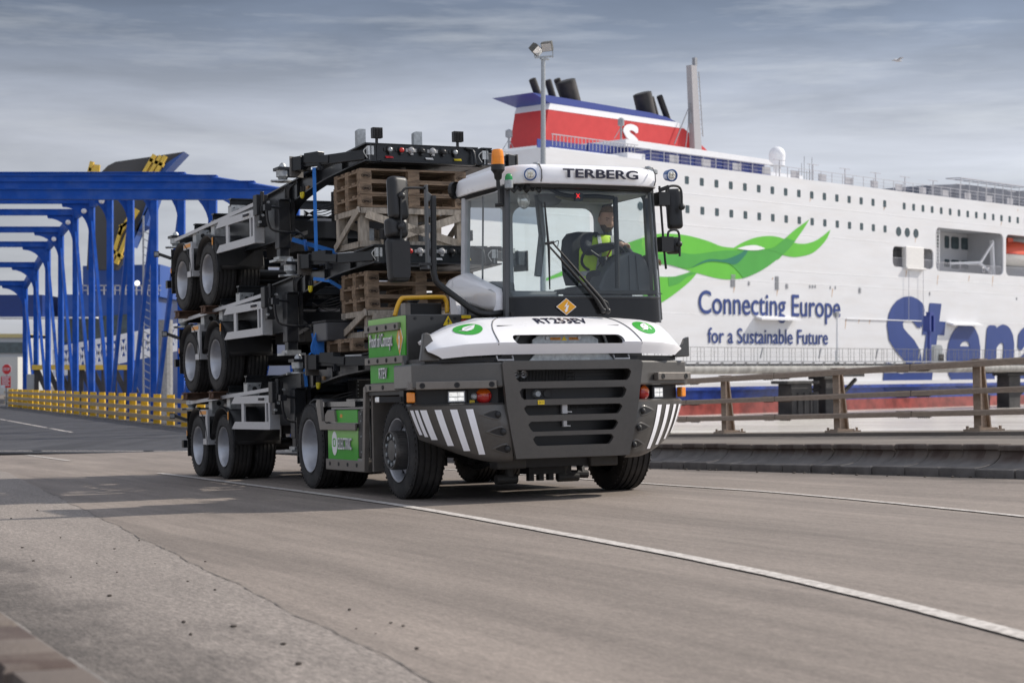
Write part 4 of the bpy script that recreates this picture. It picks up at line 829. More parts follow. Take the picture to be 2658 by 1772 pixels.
def sticker(c, w, h, m, txt=None, n=(0, -1, 0), tm=None, parent=TR):
    n = Vector(n).normalized(); r = Vector((0, 0, 1)).cross(n) * -1 if abs(n.z) < .9 else Vector((1, 0, 0)); r = Vector((0, 0, 1)).cross(n).normalized(); r = -r if r.x < 0 and abs(n.y) > .5 else r
    u = n.cross(r); u = u if u.z >= 0 else -u; c = Vector(c); g = G(); a = c - r * w / 2 - u * h / 2
    g.prism([a, a + r * w, a + r * w + u * h, a + u * h], n * .004); o = g.done('sticker', m, parent)
    if txt: text_on('lettering', txt, quadmap(a + n * .006 + r * w * .1 + u * h * .2, a + n * .006 + r * w * .9 + u * h * .2, a + n * .006 + r * w * .1 + u * h * .8), tm or inkd, o)
    return o
p = Vector(cpf(-.385, 1.035, 0)); sticker((p.x, p.y - .03, p.z), .075, .045, mat('yellow_sticker', (.85, .6, .01), .4), '24 V')
# bumper wings: plan curve t in 0..1 outwards
WP = [(0, -.772, -1.355), (.12, -.86, -1.345), (.3, -1.03, -1.29), (.5, -1.22, -1.20), (.68, -1.385, -1.10), (.82, -1.505, -1.0), (.92, -1.59, -.91), (1.0, -1.655, -.80)]
def wing(t, h, s=1, off=0.0):
    """h: 0 bottom .. 1 top"""
    u, v = interp(WP, t); u2, v2 = interp(WP, min(1, t + .02)); u1, v1 = interp(WP, max(0, t - .02))
    w = lerp(.455, 1.02, h); k = (1 - h)
    nx, ny = -(v2 - v1), (u2 - u1); l = math.hypot(nx, ny); nx, ny = nx / l, ny / l
    if ny > 0: nx, ny = -nx, -ny
    uu = u + k * lerp(.10, .27, t) ; vv = v + k * .03; b = .03 * math.sin(math.pi * h) 
    return ((uu + nx * (b + off)) * s, vv + ny * (b + off), w)
def wb(t): return 0.0 if t < .25 else .62 * ((t - .25) / .75) ** 1.7 * .72    # lowest h along the wing
def wt_(t): return 1.0
def wing_t(x):
    """place along the wing that the photograph shows at x (left wing, top edge)"""
    best = None
    for i in range(401):
        p = TF.M @ Vector(wing(i / 400, .93, 1)); e = abs(CX + F_ * p.x / p.y - (950 + x / 2.6133))
        if best is None or e < best[0]: best = (e, i / 400)
    return best[1]
STR = [(wing_t(b_), wing_t(a_)) for a_, b_ in ((300, 322), (333, 354), (368, 412), (465, 512), (570, 620), (678, 727))]
for s in (1, -1):
    g = G(); rows = []
    for i in range(33):
        t = i / 32; hb = wb(t); r = []
        for j in range(15): r.append(wing(t, lerp(hb, wt_(t), j / 14), s))
        x, y, z = r[-1]; r += [(x * .995 + .0 * s, y + .035, z + .025), (x * .96, y + .16, z + .025)]
        x, y, z = r[0]; r = [(x * .93, y + .25, z + .01), (x * .985, y + .05, z - .035)] + r
        rows.append(r)
    g.grid(rows); end = [g.v(p) for p in rows[-1]]; g.f(end); st = [g.v(p) for p in rows[0]]; g.f(st)
    wo = g.done('bumper_wing', grey, TR, smooth=42)
    tb = STR
    for a, b in tb:
        rows = []
        for j in range(13):
            h0 = max(wb((a + b) / 2) + .055, .02); h = lerp(h0, .93, j / 12)
            rows.append([wing(lerp(a, b, i / 4), h, s, .006) for i in range(5)])
        G().grid(rows).done('reflective_stripe', tapew, wo)
    for k, (t, h) in enumerate(((.115, .82), (.095, .5), (.075, .18))):
        g = G(); N = 18; rows = []
        for ring, (kk, of) in enumerate(((1.0, .003), (.86, .008), (.70, .005))):
            pts = []
            for q in range(N):
                a = 2 * math.pi * q / N; dx = math.cos(a); dy = math.sin(a)
                ex = dx * (.19 if dx > 0 else .06) * kk; ey = dy * .105 * kk * (1 - .65 * max(0, dx) ** 1.2)
                pts.append(g.v(wing(max(0, t + .03 + ex), h + ey, s, of)))
            rows.append(pts)
        g.rings(rows); rim_ = g.done('scoop', grey, wo, smooth=60)
        g = G(); pts = []
        for q in range(N):
            a = 2 * math.pi * q / N; dx = math.cos(a); dy = math.sin(a)
            pts.append(g.v(wing(max(0, t + .03 + dx * (.19 if dx > 0 else .06) * .72), h + dy * .105 * .72 * (1 - .65 * max(0, dx) ** 1.2), s, .006)))
        g.f(pts); g.done('scoop_shade_face', black, rim_)  # flat black face painted as the shade inside the scoop, no recess cut
        c = wing(t + .012, h, s, .012); G().ball(c, (.032, .032, .036), 10, 7).done('bolt_head', dark, rim_, smooth=True)
# upper body band, trim bars and lamp recess
for s in (-1, 1): G().prism([(.80 * s, -1.395, 1.20), (1.64 * s, -.93, 1.20), (1.60 * s, -.27, 1.20), (.80 * s, -.27, 1.20)], (0, 0, .265)).done('upper_band', grey, TR, bevel=.018)
g = G(); g.prism([(-.80, -1.25, 1.02), (-1.56, -.84, 1.02), (-1.5, -.62, 1.02), (1.5, -.62, 1.02), (1.56, -.84, 1.02), (.80, -1.25, 1.02)], (0, 0, .18)); g.done('lamp_recess', black, TR)
for s in (1, -1):
    a, b = Vector((-.86 * s, -1.375, 1.235)), Vector((-1.60 * s, -.965, 1.235))
    if s < 0: a = Vector((1.05, -1.27, 1.29)); b = Vector((1.64, -.945, 1.29))
    d = (b - a).normalized(); n = Vector((d.y, -d.x, 0)); n = n if n.y < 0 else -n
    g = G(); g.bar(a + n * .03, b + n * .03, .06, .085); tb_ = g.done('trim_bar', greyb, TR, bevel=.008)
    for k in range(3 if s > 0 else 2):
        q = a.lerp(b, (.06 + k * .43) if s > 0 else (.14 + k * .7)) + n * .06; G().lathe([(0, .03), (.008, .03), (.008, .016), (.002, .016), (.002, 0)], q, n, 14).done('bolt_head', dark, tb_)
# side trim along the left, over and down behind the front wheel
for s in (-1, 1):
    x = 1.50 * s
    g = G(); g.bar((1.63 * s, -.93, 1.235), (x, -.25, 1.235), .06, .085).bar((x, -.27, 1.235), (x, .86, 1.235), .06, .085).prism([(x - .03, .83, 1.275), (x - .03, .93, 1.245), (x - .03, 1.03, .28), (x - .03, .95, .28), (x - .03, .86, 1.19), (x - .03, .78, 1.19)], (.06, 0, 0)).box((x - .03 * s, .80, .28), (x - .5 * s, .84, 1.2)); tb_ = g.done('wheel_arch_trim', greyb, TR, bevel=.006)
    for k in range(3): G().lathe([(0, .025), (.008, .025), (.008, 0)], (x + .03 * s, -.15 + .42 * k, 1.235), (s, 0, 0), 10).done('bolt_head', dark, tb_)
g = G(); g.box((-1.46, .83, .32), (-.55, .88, 1.2)).box((.55, .83, .32), (1.46, .88, 1.2)).box((-1.5, -.6, 1.15), (1.5, .86, 1.19)).box((-.62, -.75, .62), (-.5, .83, 1.15)).box((.5, -.75, .62), (.62, .83, 1.15)); g.done('wheel_housing', black, TR)
# lamps in the recess
def recess(s, t): a, b = Vector((.80 * s, -1.25, 1.115)), Vector((1.56 * s, -.84, 1.115)); return a.lerp(b, t)
for s in (-1, 1):
    d = (recess(s, 1) - recess(s, 0)).normalized(); n = Vector((d.y, -d.x, 0)); n = n if n.y < 0 else -n
    c = recess(s, .50); g = G(); M_ = Matrix.Translation(c) @ Matrix(((d.x * s, n.x * -1, 0, 0), (d.y * s, n.y * -1, 0, 0), (0, 0, 1, 0), (0, 0, 0, 1)))
    g.box((-.11, -.045, -.075), (.11, .02, .075), M_); hl = g.done('headlight', black, TR, bevel=.012); G().box((-.078, -.054, -.046), (.078, -.044, .046), M_).done('headlight_glass', lamp_on, hl, bevel=.006); G().box((-.078, -.0565, -.006), (.078, -.0545, .002), M_).box((.012, -.0565, -.046), (.016, -.0545, .046), M_).done('lens_rib', galv, hl)
    g = G(); g.box((-.088, -.05, -.055), (.088, -.0465, .055), M_).done('reflector_rim', silver, hl)
    c = recess(s, .17) - n * .0; g = G(); g.lathe([(-.02, .085), (.03, .085), (.05, .082), (.075, .06), (.09, .03), (.093, 0)], c, n, 20); tl_ = g.done('round_lamp', mat('red_lens', (.42, .012, .01), .15, var=.15, coat=.6), TR, smooth=40)
    G().lathe([(.052, .083), (.078, .058), (.093, .028), (.096, 0)], c, n, 20, a0=R_(-65), a1=R_(65)).done('amber_segment', mat('dark_amber_lens', (.62, .11, .008), .15, coat=.6), tl_, smooth=True)
    c = recess(s, 1.0) + n * .04 + d * .05; g = G(); M2 = Matrix.Translation(c) @ Matrix(((d.x * s, -n.x, 0, 0), (d.y * s, -n.y, 0, 0), (0, 0, 1, 0), (0, 0, 0, 1)))
    g.box((-.045, -.035, -.055), (.045, .035, .055), M2).done('indicator', amber, TR, bevel=.012)
c = recess(-1, .30); G().lathe([(0, .03), (.05, .035), (.06, .02), (.06, 0)], (c.x, c.y - .02, c.z), (-.4, -1, 0), 12).done('valve', galv, TR); sticker((c.x - .03, c.y - .035, 1.05), .05, .045, MATS['yellow_sticker'], '230V', (-.47, -.88, 0))
g = G(); g.box((-1.62, -.62, 1.06), (-1.48, -.50, 1.19)).bar((-1.55, -.55, 1.10), (-1.82, -.42, 1.10), .05, .06); mk = g.done('marker_bracket', black, TR); G().box((-1.86, -.44, 1.07), (-1.80, -.38, 1.13)).done('marker_lamp', lens, mk, bevel=.01)
# bonnet
HB = [(-1.54, -1.00, 1.50, -1.02, 1.585, -.80, 1.66), (-1.42, -1.11, 1.51, -1.135, 1.615, -.78, 1.735), (-1.15, -1.235, 1.535, -1.265, 1.65, -.72, 1.86), (-.84, -1.34, 1.548, -1.38, 1.662, -.76, 1.935), (-.4, -1.355, 1.55, -1.40, 1.665, -.84, 1.945), (0, -1.36, 1.55, -1.405, 1.665, -.86, 1.95), (.4, -1.355, 1.55, -1.40, 1.665, -.84, 1.945), (.84, -1.34, 1.548, -1.38, 1.662, -.78, 1.94), (1.15, -1.235, 1.54, -1.265, 1.655, -.72, 1.935), (1.40, -1.12, 1.525, -1.14, 1.63, -.62, 1.92), (1.50, -1.03, 1.51, -1.05, 1.60, -.55, 1.80), (1.55, -.98, 1.50, -1.0, 1.57, -.5, 1.66)]
def hood(u, t, off=0.0):
    if abs(u) > .84:
        e_ = lerp(.80, 1.0, min(1, t / .18)) if t < .18 else 1.0; u = math.copysign(.84 + (abs(u) - .84) * e_ * .95, u)
    lv, lw, cv, cw, rv, rw = interp(HB, u)
    if t < .18: k = t / .18; v, w = lerp(lv, cv, k), lerp(lw, cw, k)
    else:
        k = (t - .18) / .82; v = lerp(cv, rv, k); w = lerp(cw, rw, k) + .035 * math.sin(math.pi * k)
    if off:
        a = Vector(hood(u, min(1, t + .02))) - Vector(hood(u, max(.19, t - .02))); b = Vector(hood(min(1.55, u + .03), t)) - Vector(hood(max(-1.54, u - .03), t)); n = b.cross(a).normalized(); n = n if n.z > 0 else -n
        return tuple(Vector((u, v, w)) + n * (off + .0165))
    return (u, v, w)
us = sorted(set([h[0] for h in HB] + [lerp(-1.54, 1.55, i / 40) for i in range(41)]))
ts = [0, .05, .12, .17, .18, .20, .26] + [lerp(.32, 1, i / 14) for i in range(15)]
g = G(); g.grid([[hood(u, t) for t in ts] for u in us]); o = g.done('tmp', white, shell=.035)
me = baked(o); g = G(); g.mesh(me); o = g.done('tmp', white)
pA, pB = t2(1395, 268, v=-1.25), t2(1395, 205, v=-1.16)
g = G(); g.prism([(a, -1.8, b) for a, b in rrect(-.655, pA.z - .012, .645, pB.z - .008, .052, 6)], (0, 1.35, -.1)); cut = g.done('cutter', None)
bo = o.modifiers.new('b', 'BOOLEAN'); bo.object = cut; bo.operation = 'DIFFERENCE'; bo.solver = 'FAST'
me = baked(o); bpy.data.objects.remove(cut, do_unlink=True)
bon = link('bonnet', me, None, TR, smooth=38); me.materials.clear(); me.materials.append(white)
for sgn, path in ((-1, [(-.835, .0), (-.835, .18), (-.80, .5), (-.70, .8), (-.58, 1.0)]), (1, [(.845, 0), (.845, .18), (.82, .5), (.76, .8), (.68, 1.0)])):
    G().tube([hood(a, b, .004) for a, b in spline([(x, y, 0) for x, y in path], 30) and [(q[0], q[1]) for q in spline([(x, y, 0) for x, y in path], 30)]], .006, 6).done('panel_gap', mat('seam_dark', (.12, .12, .12), .6), bon)
# cavity behind the bonnet slot
g = G(); g.box((-.72, -1.10, 1.50), (.72, -.95, 1.86)).box((-.75, -1.26, 1.50), (.75, -.95, 1.56)); g.done('slot_cavity', black, TR)
g = G(); g.prism([(-.36, -1.19, 1.62), (.42, -1.19, 1.62), (.42, -1.19, 1.70), (.34, -1.19, 1.745), (-.28, -1.19, 1.745), (-.36, -1.19, 1.70)], (0, .04, 0)); br = g.done('valve_bracket', galv, TR)
for x in (-.19, .19): G().lathe([(0, .02), (.01, .02), (.01, 0)], (x, -1.195, 1.72), (0, -1, 0), 10).done('bolt_head', alu, br)
for x, w_ in ((-.09, .12), (.13, .12)): sticker((x, -1.193, 1.71), w_, .028, orange, 'CIRCUIT', parent=br)
g = G(); g.prism([(-.02, -1.196, 1.69), (.045, -1.196, 1.69), (.0125, -1.196, 1.74)], (0, .003, 0)); g.done('sticker', MATS['yellow_sticker'], br)
for s in (-1, 1): G().tube(spline([(.25 * s, -1.15, 1.70), (.35 * s, -1.17, 1.80), (.48 * s, -1.16, 1.78), (.55 * s, -1.14, 1.66)], 14), .017, 8).done('hose', galv, TR)
# lettering and badges on the bonnet
hx = lambda a: t2(a, 165, v=-1.08).x
u0_, u1_ = hx(1163), hx(1512)
text_on('lettering', 'RT253EV', lambda x, y: hood(lerp(u0_, u1_, x), lerp(.64, .87, y), .006), inkd, bon, (.008, .022), 0, .0002)
def leafdisc(uc, tc_, ru, rt, rot):
    N = 28; g = G(); c = g.v(hood(uc, tc_, .005)); ring = [g.v(hood(uc + ru * math.cos(2 * math.pi * k / N), tc_ + rt * math.sin(2 * math.pi * k / N), .005)) for k in range(N)]
    for k in range(N): g.f([c, ring[k], ring[(k + 1) % N]])
    d = g.done('badge', green, bon)
    lf = [(-.62, -.55), (-.35, -.42), (-.05, -.5), (.25, -.3), (.42, .05), (.5, .62), (.1, .5), (-.25, .25), (-.38, -.08), (-.32, -.32)]
    f = lambda x, y, z: hood(uc + ru * (x * math.cos(rot) - y * math.sin(rot)), tc_ + rt * (x * math.sin(rot) + y * math.cos(rot)), .009 + z)
    plate('leaf_emblem', lf, [[(-.2, -.28), (.3, .35), (.26, .38), (-.26, -.24)]], .002, f, white, d)
leafdisc(-1.04, .60, .155, .20, -.35); leafdisc(1.07, .56, .155, .20, .15)
# brackets under the bonnet, galvanised plate, fins
g = G(); g.prism([(-.45, -1.30, 1.475), (.55, -1.30, 1.475), (.48, -1.30, 1.545), (-.38, -1.30, 1.545)], (0, .03, 0)); g.done('under_plate', galv, TR)
g = G(); g.prism([(-1.5, -.95, 1.47), (-.85, -1.28, 1.47), (.85, -1.28, 1.47), (1.5, -.95, 1.47), (1.45, -.3, 1.47), (-1.45, -.3, 1.47)], (0, 0, .05)); g.done('bonnet_base', black, TR)
for x in (-.75, .62): G().tube([(x - .09, -1.33, 1.53), (x - .09, -1.36, 1.485), (x + .09, -1.36, 1.485), (x + .09, -1.33, 1.53)], .01, 8).done('lift_handle', alu, TR)
for s in (-1, 1):
    fp = ((370, 412), (380, 345), (392, 224), (412, 216), (436, 226), (452, 262), (480, 312), (512, 346), (545, 366), (549, 412)) if s < 0 else ((2094, 384), (2098, 362), (2125, 330), (2150, 296), (2166, 256), (2192, 243), (2196, 378))
    pts = [t2(x, y, v=-1.02) for x, y in fp]; G().prism(pts, (0, .07, 0)).done('corner_fin', grey, TR, bevel=.012)
# hub, wheels
def tyre_mesh(r, w, n=56, rr=.60):
    g = G(); h = w / 2; ri = r * rr; prof = [(-h * .75, ri), (-h, ri + .02), (-h * 1.06, lerp(ri, r, .5)), (-h, r - .05), (-h * .93, r - .018), (-h * .86, r - .004)]
    for k in range(5):
        a = lerp(-.78, .78, k / 4) * h; prof += [(a - .012, r), (a - .008, r - .016), (a + .008, r - .016), (a + .012, r)]
    prof += [(h * .86, r - .004), (h * .93, r - .018), (h, r - .05), (h * 1.06, lerp(ri, r, .5)), (h, ri + .02), (h * .75, ri)]
    g.lathe(prof, n=n)
    for s in (-1, 1):     # shoulder blocks and sidewall ribs
        for k in range(48):
            a = 2 * math.pi * k / 48; c, sn_ = math.cos(a), math.sin(a); M_ = Matrix(((1, 0, 0, 0), (0, c, -sn_, 0), (0, sn_, c, 0), (0, 0, 0, 1))); g.box((s * h * .93 - .012, -.010, r - .034), (s * h * .93 + .008, .010, r - .015), M_)
        g.lathe([(s * h * 1.06, ri + .03), (s * (h * 1.06 + .005), ri + .035), (s * h * 1.06, ri + .04)], n=n)
    return g
def rim_dish(r, s, depth, hw):
    """dished wheel disc, outer face towards s"""
    g = G(); g.lathe([(s * hw, r), (s * hw, r * .985), (s * (hw - .012), r * .95), (s * (hw - .05), r * .90), (s * (hw - depth * .7), r * .83), (s * (hw - depth), r * .72), (s * (hw - depth), r * .35), (s * (hw - depth + .03), r * .30), (s * (hw - depth + .06), r * .12), (s * (hw - depth + .06), 0)], n=40)
    return g
def wheel(parent, c, r, w, s, kind):
    o = tyre_mesh(r, w).done('wheel', rubber, parent, smooth=30); o.location = c; h = w / 2
    if kind == 'steer':
        R0 = r * .655; g = G(); g.lathe([(s * h * 1.02, R0), (s * h * 1.02, R0 * .97), (s * h * .92, R0 * .93), (s * h * .3, R0 * .88), (s * h * .25, R0 * .87), (s * h * .48, R0 * .70), (s * h * .55, R0 * .62), (s * h * .56, R0 * .5)], n=44); rm = g.done('rim', silver, o, smooth=35)
        for k in range(10):
            a = 2 * math.pi * k / 10; p_ = Vector((s * (h * .37), R0 * .79 * math.sin(a), R0 * .79 * math.cos(a))); n_ = Vector((s * .85, math.sin(a) * .5, math.cos(a) * .5))
            G().lathe([(-.01, .035), (.012, .030), (.004, .022), (.004, 0)], p_, n_, 10).done('hand_hole', black, rm)
        g = G(); b0 = h * .5; g.lathe([(s * b0, R0 * .60), (s * (b0 + .17), R0 * .60), (s * (b0 + .185), R0 * .585), (s * (b0 + .185), R0 * .555), (s * (b0 + .15), R0 * .53), (s * (b0 + .14), R0 * .36), (s * (b0 + .17), R0 * .32), (s * (b0 + .175), 0)], n=44)
        for k in range(40):
            a = 2 * math.pi * k / 40; c_, s_ = math.cos(a), math.sin(a); M_ = Matrix(((1, 0, 0, 0), (0, c_, -s_, 0), (0, s_, c_, 0), (0, 0, 0, 1))); g.box((min(s * (b0 + .02), s * (b0 + .15)), -.006, R0 * .60), (max(s * (b0 + .02), s * (b0 + .15)), .006, R0 * .612), M_)
        hb_ = g.done('hub', mat('hub_dark_steel', (.13, .125, .12), .45, metal=.6, var=.15), o, smooth=35); g = G()
        for k in range(10):
            a = 2 * math.pi * k / 10; g.lathe([(s * (b0 + .13), .026), (s * (b0 + .175), .024), (s * (b0 + .18), 0)], (0, R0 * .45 * math.sin(a), R0 * .45 * math.cos(a)), (1, 0, 0), 8)
        g.done('wheel_nut', galv, hb_)
    elif kind == 'dish':
        rm = rim_dish(r * .62, s, w * .8, h * 1.02).done('rim', silver, o, smooth=35); g = G()
        for k in range(10):
            a = 2 * math.pi * k / 10; g.lathe([(0, .016), (.035, .015), (.035, 0)], (s * (h * 1.02 - w * .8), r * .3 * math.sin(a), r * .3 * math.cos(a)), (s, 0, 0), 6)
        g.done('wheel_nut', galv, rm)
    return o
wheel(TR, (-1.24, .12, .54), .54, .36, -1, 'steer'); wheel(TR, (1.30, .12, .54), .54, .36, 1, 'steer')
for s in (-1, 1):
    wheel(TR, (1.25 * s, 3.38, .54), .54, .30, s, 'dish'); wheel(TR, (.89 * s, 3.38, .54), .54, .30, s, 'plain')
# axles, springs, steering below
g = G(); g.tube([(-1.1, .12, .54), (1.1, .12, .54)], .09, 12); g.ball((.0, .15, .55), (.26, .22, .22), 14, 9); g.done('front_axle', dark, TR, smooth=40)
g = G(); g.tube([(-1.0, 3.38, .54), (1.0, 3.38, .54)], .11, 12); g.ball((0, 3.4, .54), (.3, .28, .28), 14, 9); g.done('rear_axle', dark, TR, smooth=40)
for s in (-1, 1):
    x = .55 * s; g = G()
    for k in range(6): g.tube(spline([(x, -.85 + k * .05, .58 - k * .024), (x, -.3, .47 - k * .026), (x, .1, .44 - k * .026), (x, .9 - k * .08, .58 - k * .024)], 14), .012, 6)
    g.box((x - .06, -.86, .40), (x + .06, -.80, .62)).box((x - .10, -.02, .36), (x + .10, .26, .50)); g.done('leaf_spring', dark, TR)
    g = G(); g.box((x - .17, -1.02, .33), (x + .17, -.78, .50)); g.done('spring_hanger', mat('under_grey', (.045, .043, .04), .6, var=.2), TR, bevel=.02)
    g = G(); g.tube([(x - .22 * s, -.5, .95), (x - .22 * s, -.45, .22)], .05, 10).tube([(x - .3 * s, -.45, .20), (x - .05 * s, -.45, .20)], .055, 10); g.done('damper', MATS['under_grey'], TR, smooth=40)
g = G(); g.box((-.12, -.5, .24), (.40, -.25, .33)); 
for k in range(4): g.box((-.12 + k * .12, -.5, .17), (-.06 + k * .12, -.42, .25))
g.tube([(.38, -.45, .23), (.62, -.45, .22)], .045, 10).tube([(.55, -.45, .22), (.55, -.4, .36)], .045, 10); g.done('steering_arm', dark, TR)
g = G(); g.box((-.55, -.95, .34), (.6, -.3, .46)).box((-.62, -.9, .42), (-.5, 5.2, .95)).box((.5, -.9, .42), (.62, 5.2, .95)).box((-.5, .6, .6), (.5, 1.8, 1.1)); g.done('chassis_frame', dark, TR)
# left side: upper green box, lower green cabinet
def green_mat():
    m = mat('green_gradient_print', (.1, .42, .06), .45, var=.03, coat=.0, spec=.2); t = m.node_tree; L = t.links; b = [n for n in t.nodes if n.type == 'BSDF_PRINCIPLED'][0]
    c = [n for n in t.nodes if n.type == 'TEX_COORD'][0]; sp = nd(t, 'ShaderNodeSeparateXYZ'); L.new(c.outputs['Generated'], sp.inputs[0]); r = nd(t, 'ShaderNodeValToRGB'); e = r.color_ramp.elements
    e[0].position = .0; e[0].color = (.055, .37, .03, 1); e[1].position = 1; e[1].color = (.34, .62, .21, 1); q = e.new(.3); q.color = (.06, .38, .035, 1); q = e.new(.55); q.color = (.23, .53, .12, 1)
    L.new(sp.outputs['Z'], r.inputs[0]); L.new(r.outputs[0], b.inputs['Base Color']); return m
m_gr = green_mat(); m_gr2 = mat('green_panel', (.05, .40, .025), .4, var=.05, coat=.05, spec=.25)
m_bx = mat('box_dark_grey', (.055, .053, .05), .4, metal=.3, var=.08, coat=.2)
X = -1.45
G().box((X + .012, -.27, 1.20), (-.55, .93, 2.02)).done('battery_box', m_bx, TR, bevel=.015)
gp1 = G().box((X - .004, -.255, 1.565), (X + .012, .925, 2.01)).done('green_panel', m_gr, TR)
gp2 = G().box((X - .004, -.20, 1.29), (X + .012, .88, 1.50)).done('green_panel', m_gr2, TR)
for z, h in ((1.90, .085), (1.535, .085)):
    tb_ = G().box((X - .045, -.14 if z > 1.8 else -.27, z - h / 2), (X - .004, .96, z + h / 2)).done('trim_bar', greyb, TR, bevel=.006)
    for k in range(4): G().lathe([(0, .024), (.006, .024), (.006, .012), (0, .012)], (X - .045, -.06 + .29 * k, z), (-1, 0, 0), 12).done('bolt_head', dark, tb_)
G().prism([(X - .04, -.27, 1.575), (X - .04, -.20, 1.575), (X - .04, -.30, 1.22), (X - .04, -.40, 1.22)], (.05, 0, 0)).done('trim_bar', m_bx, TR)
sq = lambda v0, v1, z0, z1_: quadmap((X - .008, v0, z0), (X - .008, v1, z0), (X - .008, v0, z1_))
text_on('lettering', 'Proof of Concept', sq(.85, .11, 1.645, 1.84), white, gp1, (.022, .004))
text_on('lettering', 'RTEV', sq(.56, .30, 1.335, 1.455), white, gp2, (.02, .004))
def diamond(c, w, h, right, n, parent, bolt=True, up=(0, 0, 1)):
    c, r, n, u = Vector(c), Vector(right), Vector(n), Vector(up)
    o = G().prism([c - r * w / 2, c - u * h / 2, c + r * w / 2, c + u * h / 2], n * .004).done('warning_sign', white, parent)
    G().prism([c - r * w * .46 + n * .004, c - u * h * .46 + n * .004, c + r * w * .46 + n * .004, c + u * h * .46 + n * .004], n * .003).done('sign_face', mat('sign_amber', (.78, .36, .01), .4, var=.03), o)
    B = [(.06, .30), (-.12, -.02), (0, .02), (-.07, -.2), (-.12, -.17), (-.05, -.34), (.09, -.2), (.03, -.21), (.13, .10), (.02, .06)]
    plate('lightning_bolt', [(a * w, b * h) for a, b in B], [], .002, lambda x, y, z: c + r * x + u * y + n * (.010 + z), white, o)
diamond((X - .006, -.105, 1.76), .21, .37, (0, -1, 0), (-1, 0, 0), TR)
p = t1(560, 1190, v=-.29); n_ = Vector((0, -1, 0))
o = G().prism([(p.x - .075, -.272, p.z - .045), (p.x + .075, -.272, p.z - .045), (p.x, -.272, p.z + .085)], (0, -.004, 0)).done('warning_sign', inkd, TR)
G().prism([(p.x - .062, -.278, p.z - .037), (p.x + .062, -.278, p.z - .037), (p.x, -.278, p.z + .07)], (0, -.003, 0)).done('sign_face', MATS['yellow_sticker'], o)
G().prism([(p.x + .01, -.283, p.z + .045), (p.x - .014, -.283, p.z + .006), (p.x, -.283, p.z + .008), (p.x - .006, -.283, p.z - .028), (p.x + .018, -.283, p.z + .016), (p.x + .004, -.283, p.z + .014)], (0, -.002, 0)).done('lightning_bolt', inkd, o)
p = t1(682, 1155, v=-.29); sticker((p.x, -.274, p.z), .11, .035, MATS['yellow_sticker']); p = t1(668, 1195, v=-.29); G().box((p.x - .028, -.30, p.z - .035), (p.x + .028, -.27, p.z + .035)).done('switch', redm, TR)
g = G()
for x, z in ((335, 1165), (450, 1165), (605, 1165)):
    p = t1(x, z, v=-.28); g.lathe([(0, .018), (.008, .016), (.008, 0)], (p.x, -.272, p.z), (0, -1, 0), 10)
g.done('bolt_head', black, TR)
hp_ = [t1(a, b, v=.35) for a, b in ((195, 1150), (215, 1080), (240, 1035), (275, 1028), (505, 1022), (535, 1035), (548, 1065), (550, 1130))]
G().tube(spline(hp_, 40), .026, 10).done('grab_handle', yellow, TR, smooth=True)
a, b = t1(262, 1062, v=.5), t1(515, 1135, v=.5); g = G(); g.box((a.x, .5, 1.95), (b.x, .8, a.z)); eb = g.done('control_box', black, TR, bevel=.01); g = G(); g.box((a.x - .01, .45, 1.95), (a.x + .05, .6, a.z + .0)).done('bracket', greyb, eb); p = t1(355, 1065, v=.45); G().lathe([(0, .05), (.05, .05), (.06, .07), (.08, .07), (.09, .02), (.09, 0)], (p.x, .6, p.z - .03), (0, 0, 1), 14).done('filler_cap', black, eb)
# lower cabinet and rear mudguard
m_pl = mat('perforated_step', (.3, .29, .28), .5, metal=.5)
G().box((X + .015, 1.0, .40), (-.75, 2.50, 1.0)).done('battery_cabinet', blackg, TR, bevel=.012)
gp3 = G().box((X - .002, 1.37, .40), (X + .014, 2.48, .78)).done('green_panel', m_gr, TR); G().box((X - .002, 1.37, .84), (X + .014, 2.15, .99)).done('green_panel', m_gr2, TR)
tb_ = G().box((X - .035, 1.37, .75), (X - .003, 2.62, .83)).done('trim_bar', greyb, TR, bevel=.005); G().prism([(X - .03, 2.1, .85), (X - .03, 2.5, .85), (X - .03, 2.5, .93), (X - .03, 2.4, .99), (X - .03, 2.15, .99)], (.04, 0, 0)).done('corner_plate', greyb, TR); G().prism([(X - .02, 2.5, .75), (X - .02, 2.74, .75), (X - .02, 2.86, 1.0), (X - .02, 2.86, 1.12), (X - .02, 2.74, 1.12), (X - .02, 2.66, .86), (X - .02, 2.5, .84)], (.04, 0, 0)).done('mudguard_bracket', greyb, TR)
tb_ = G().box((X - .02, .97, .27), (X + .03, 2.53, .40)).done('lower_skirt', greyb, TR, bevel=.006)
for k in range(5): G().lathe([(0, .024), (.006, .024), (.006, 0)], (X - .02, 1.05 + .33 * k, .345), (-1, 0, 0), 10).done('bolt_head', dark, tb_)
G().box((X - .01, .99, .40), (X + .2, 1.37, .425)).done('step_plate', m_pl, TR); G().box((X - .01, .99, 1.0), (X + .3, 2.3, 1.02)).done('step_plate', m_pl, TR)
g = G(); g.box((X + .0, 1.03, .44), (X + .014, 1.19, .98)).box((X + .0, 1.21, .44), (X + .014, 1.36, .98)); cd = g.done('cabinet_door', black, TR, bevel=.004); g = G()
for v in (1.07, 1.25):
    for z in (.5, .68, .86, .94): g.lathe([(0, .012), (.008, .01), (.008, 0)], (X, v, z), (-1, 0, 0), 8)
g.done('bolt_head', galv, cd)
text_on('lettering', 'ELECTRIC', sq(2.06, 1.56, .52, .66), white, gp3, (.03, .008))
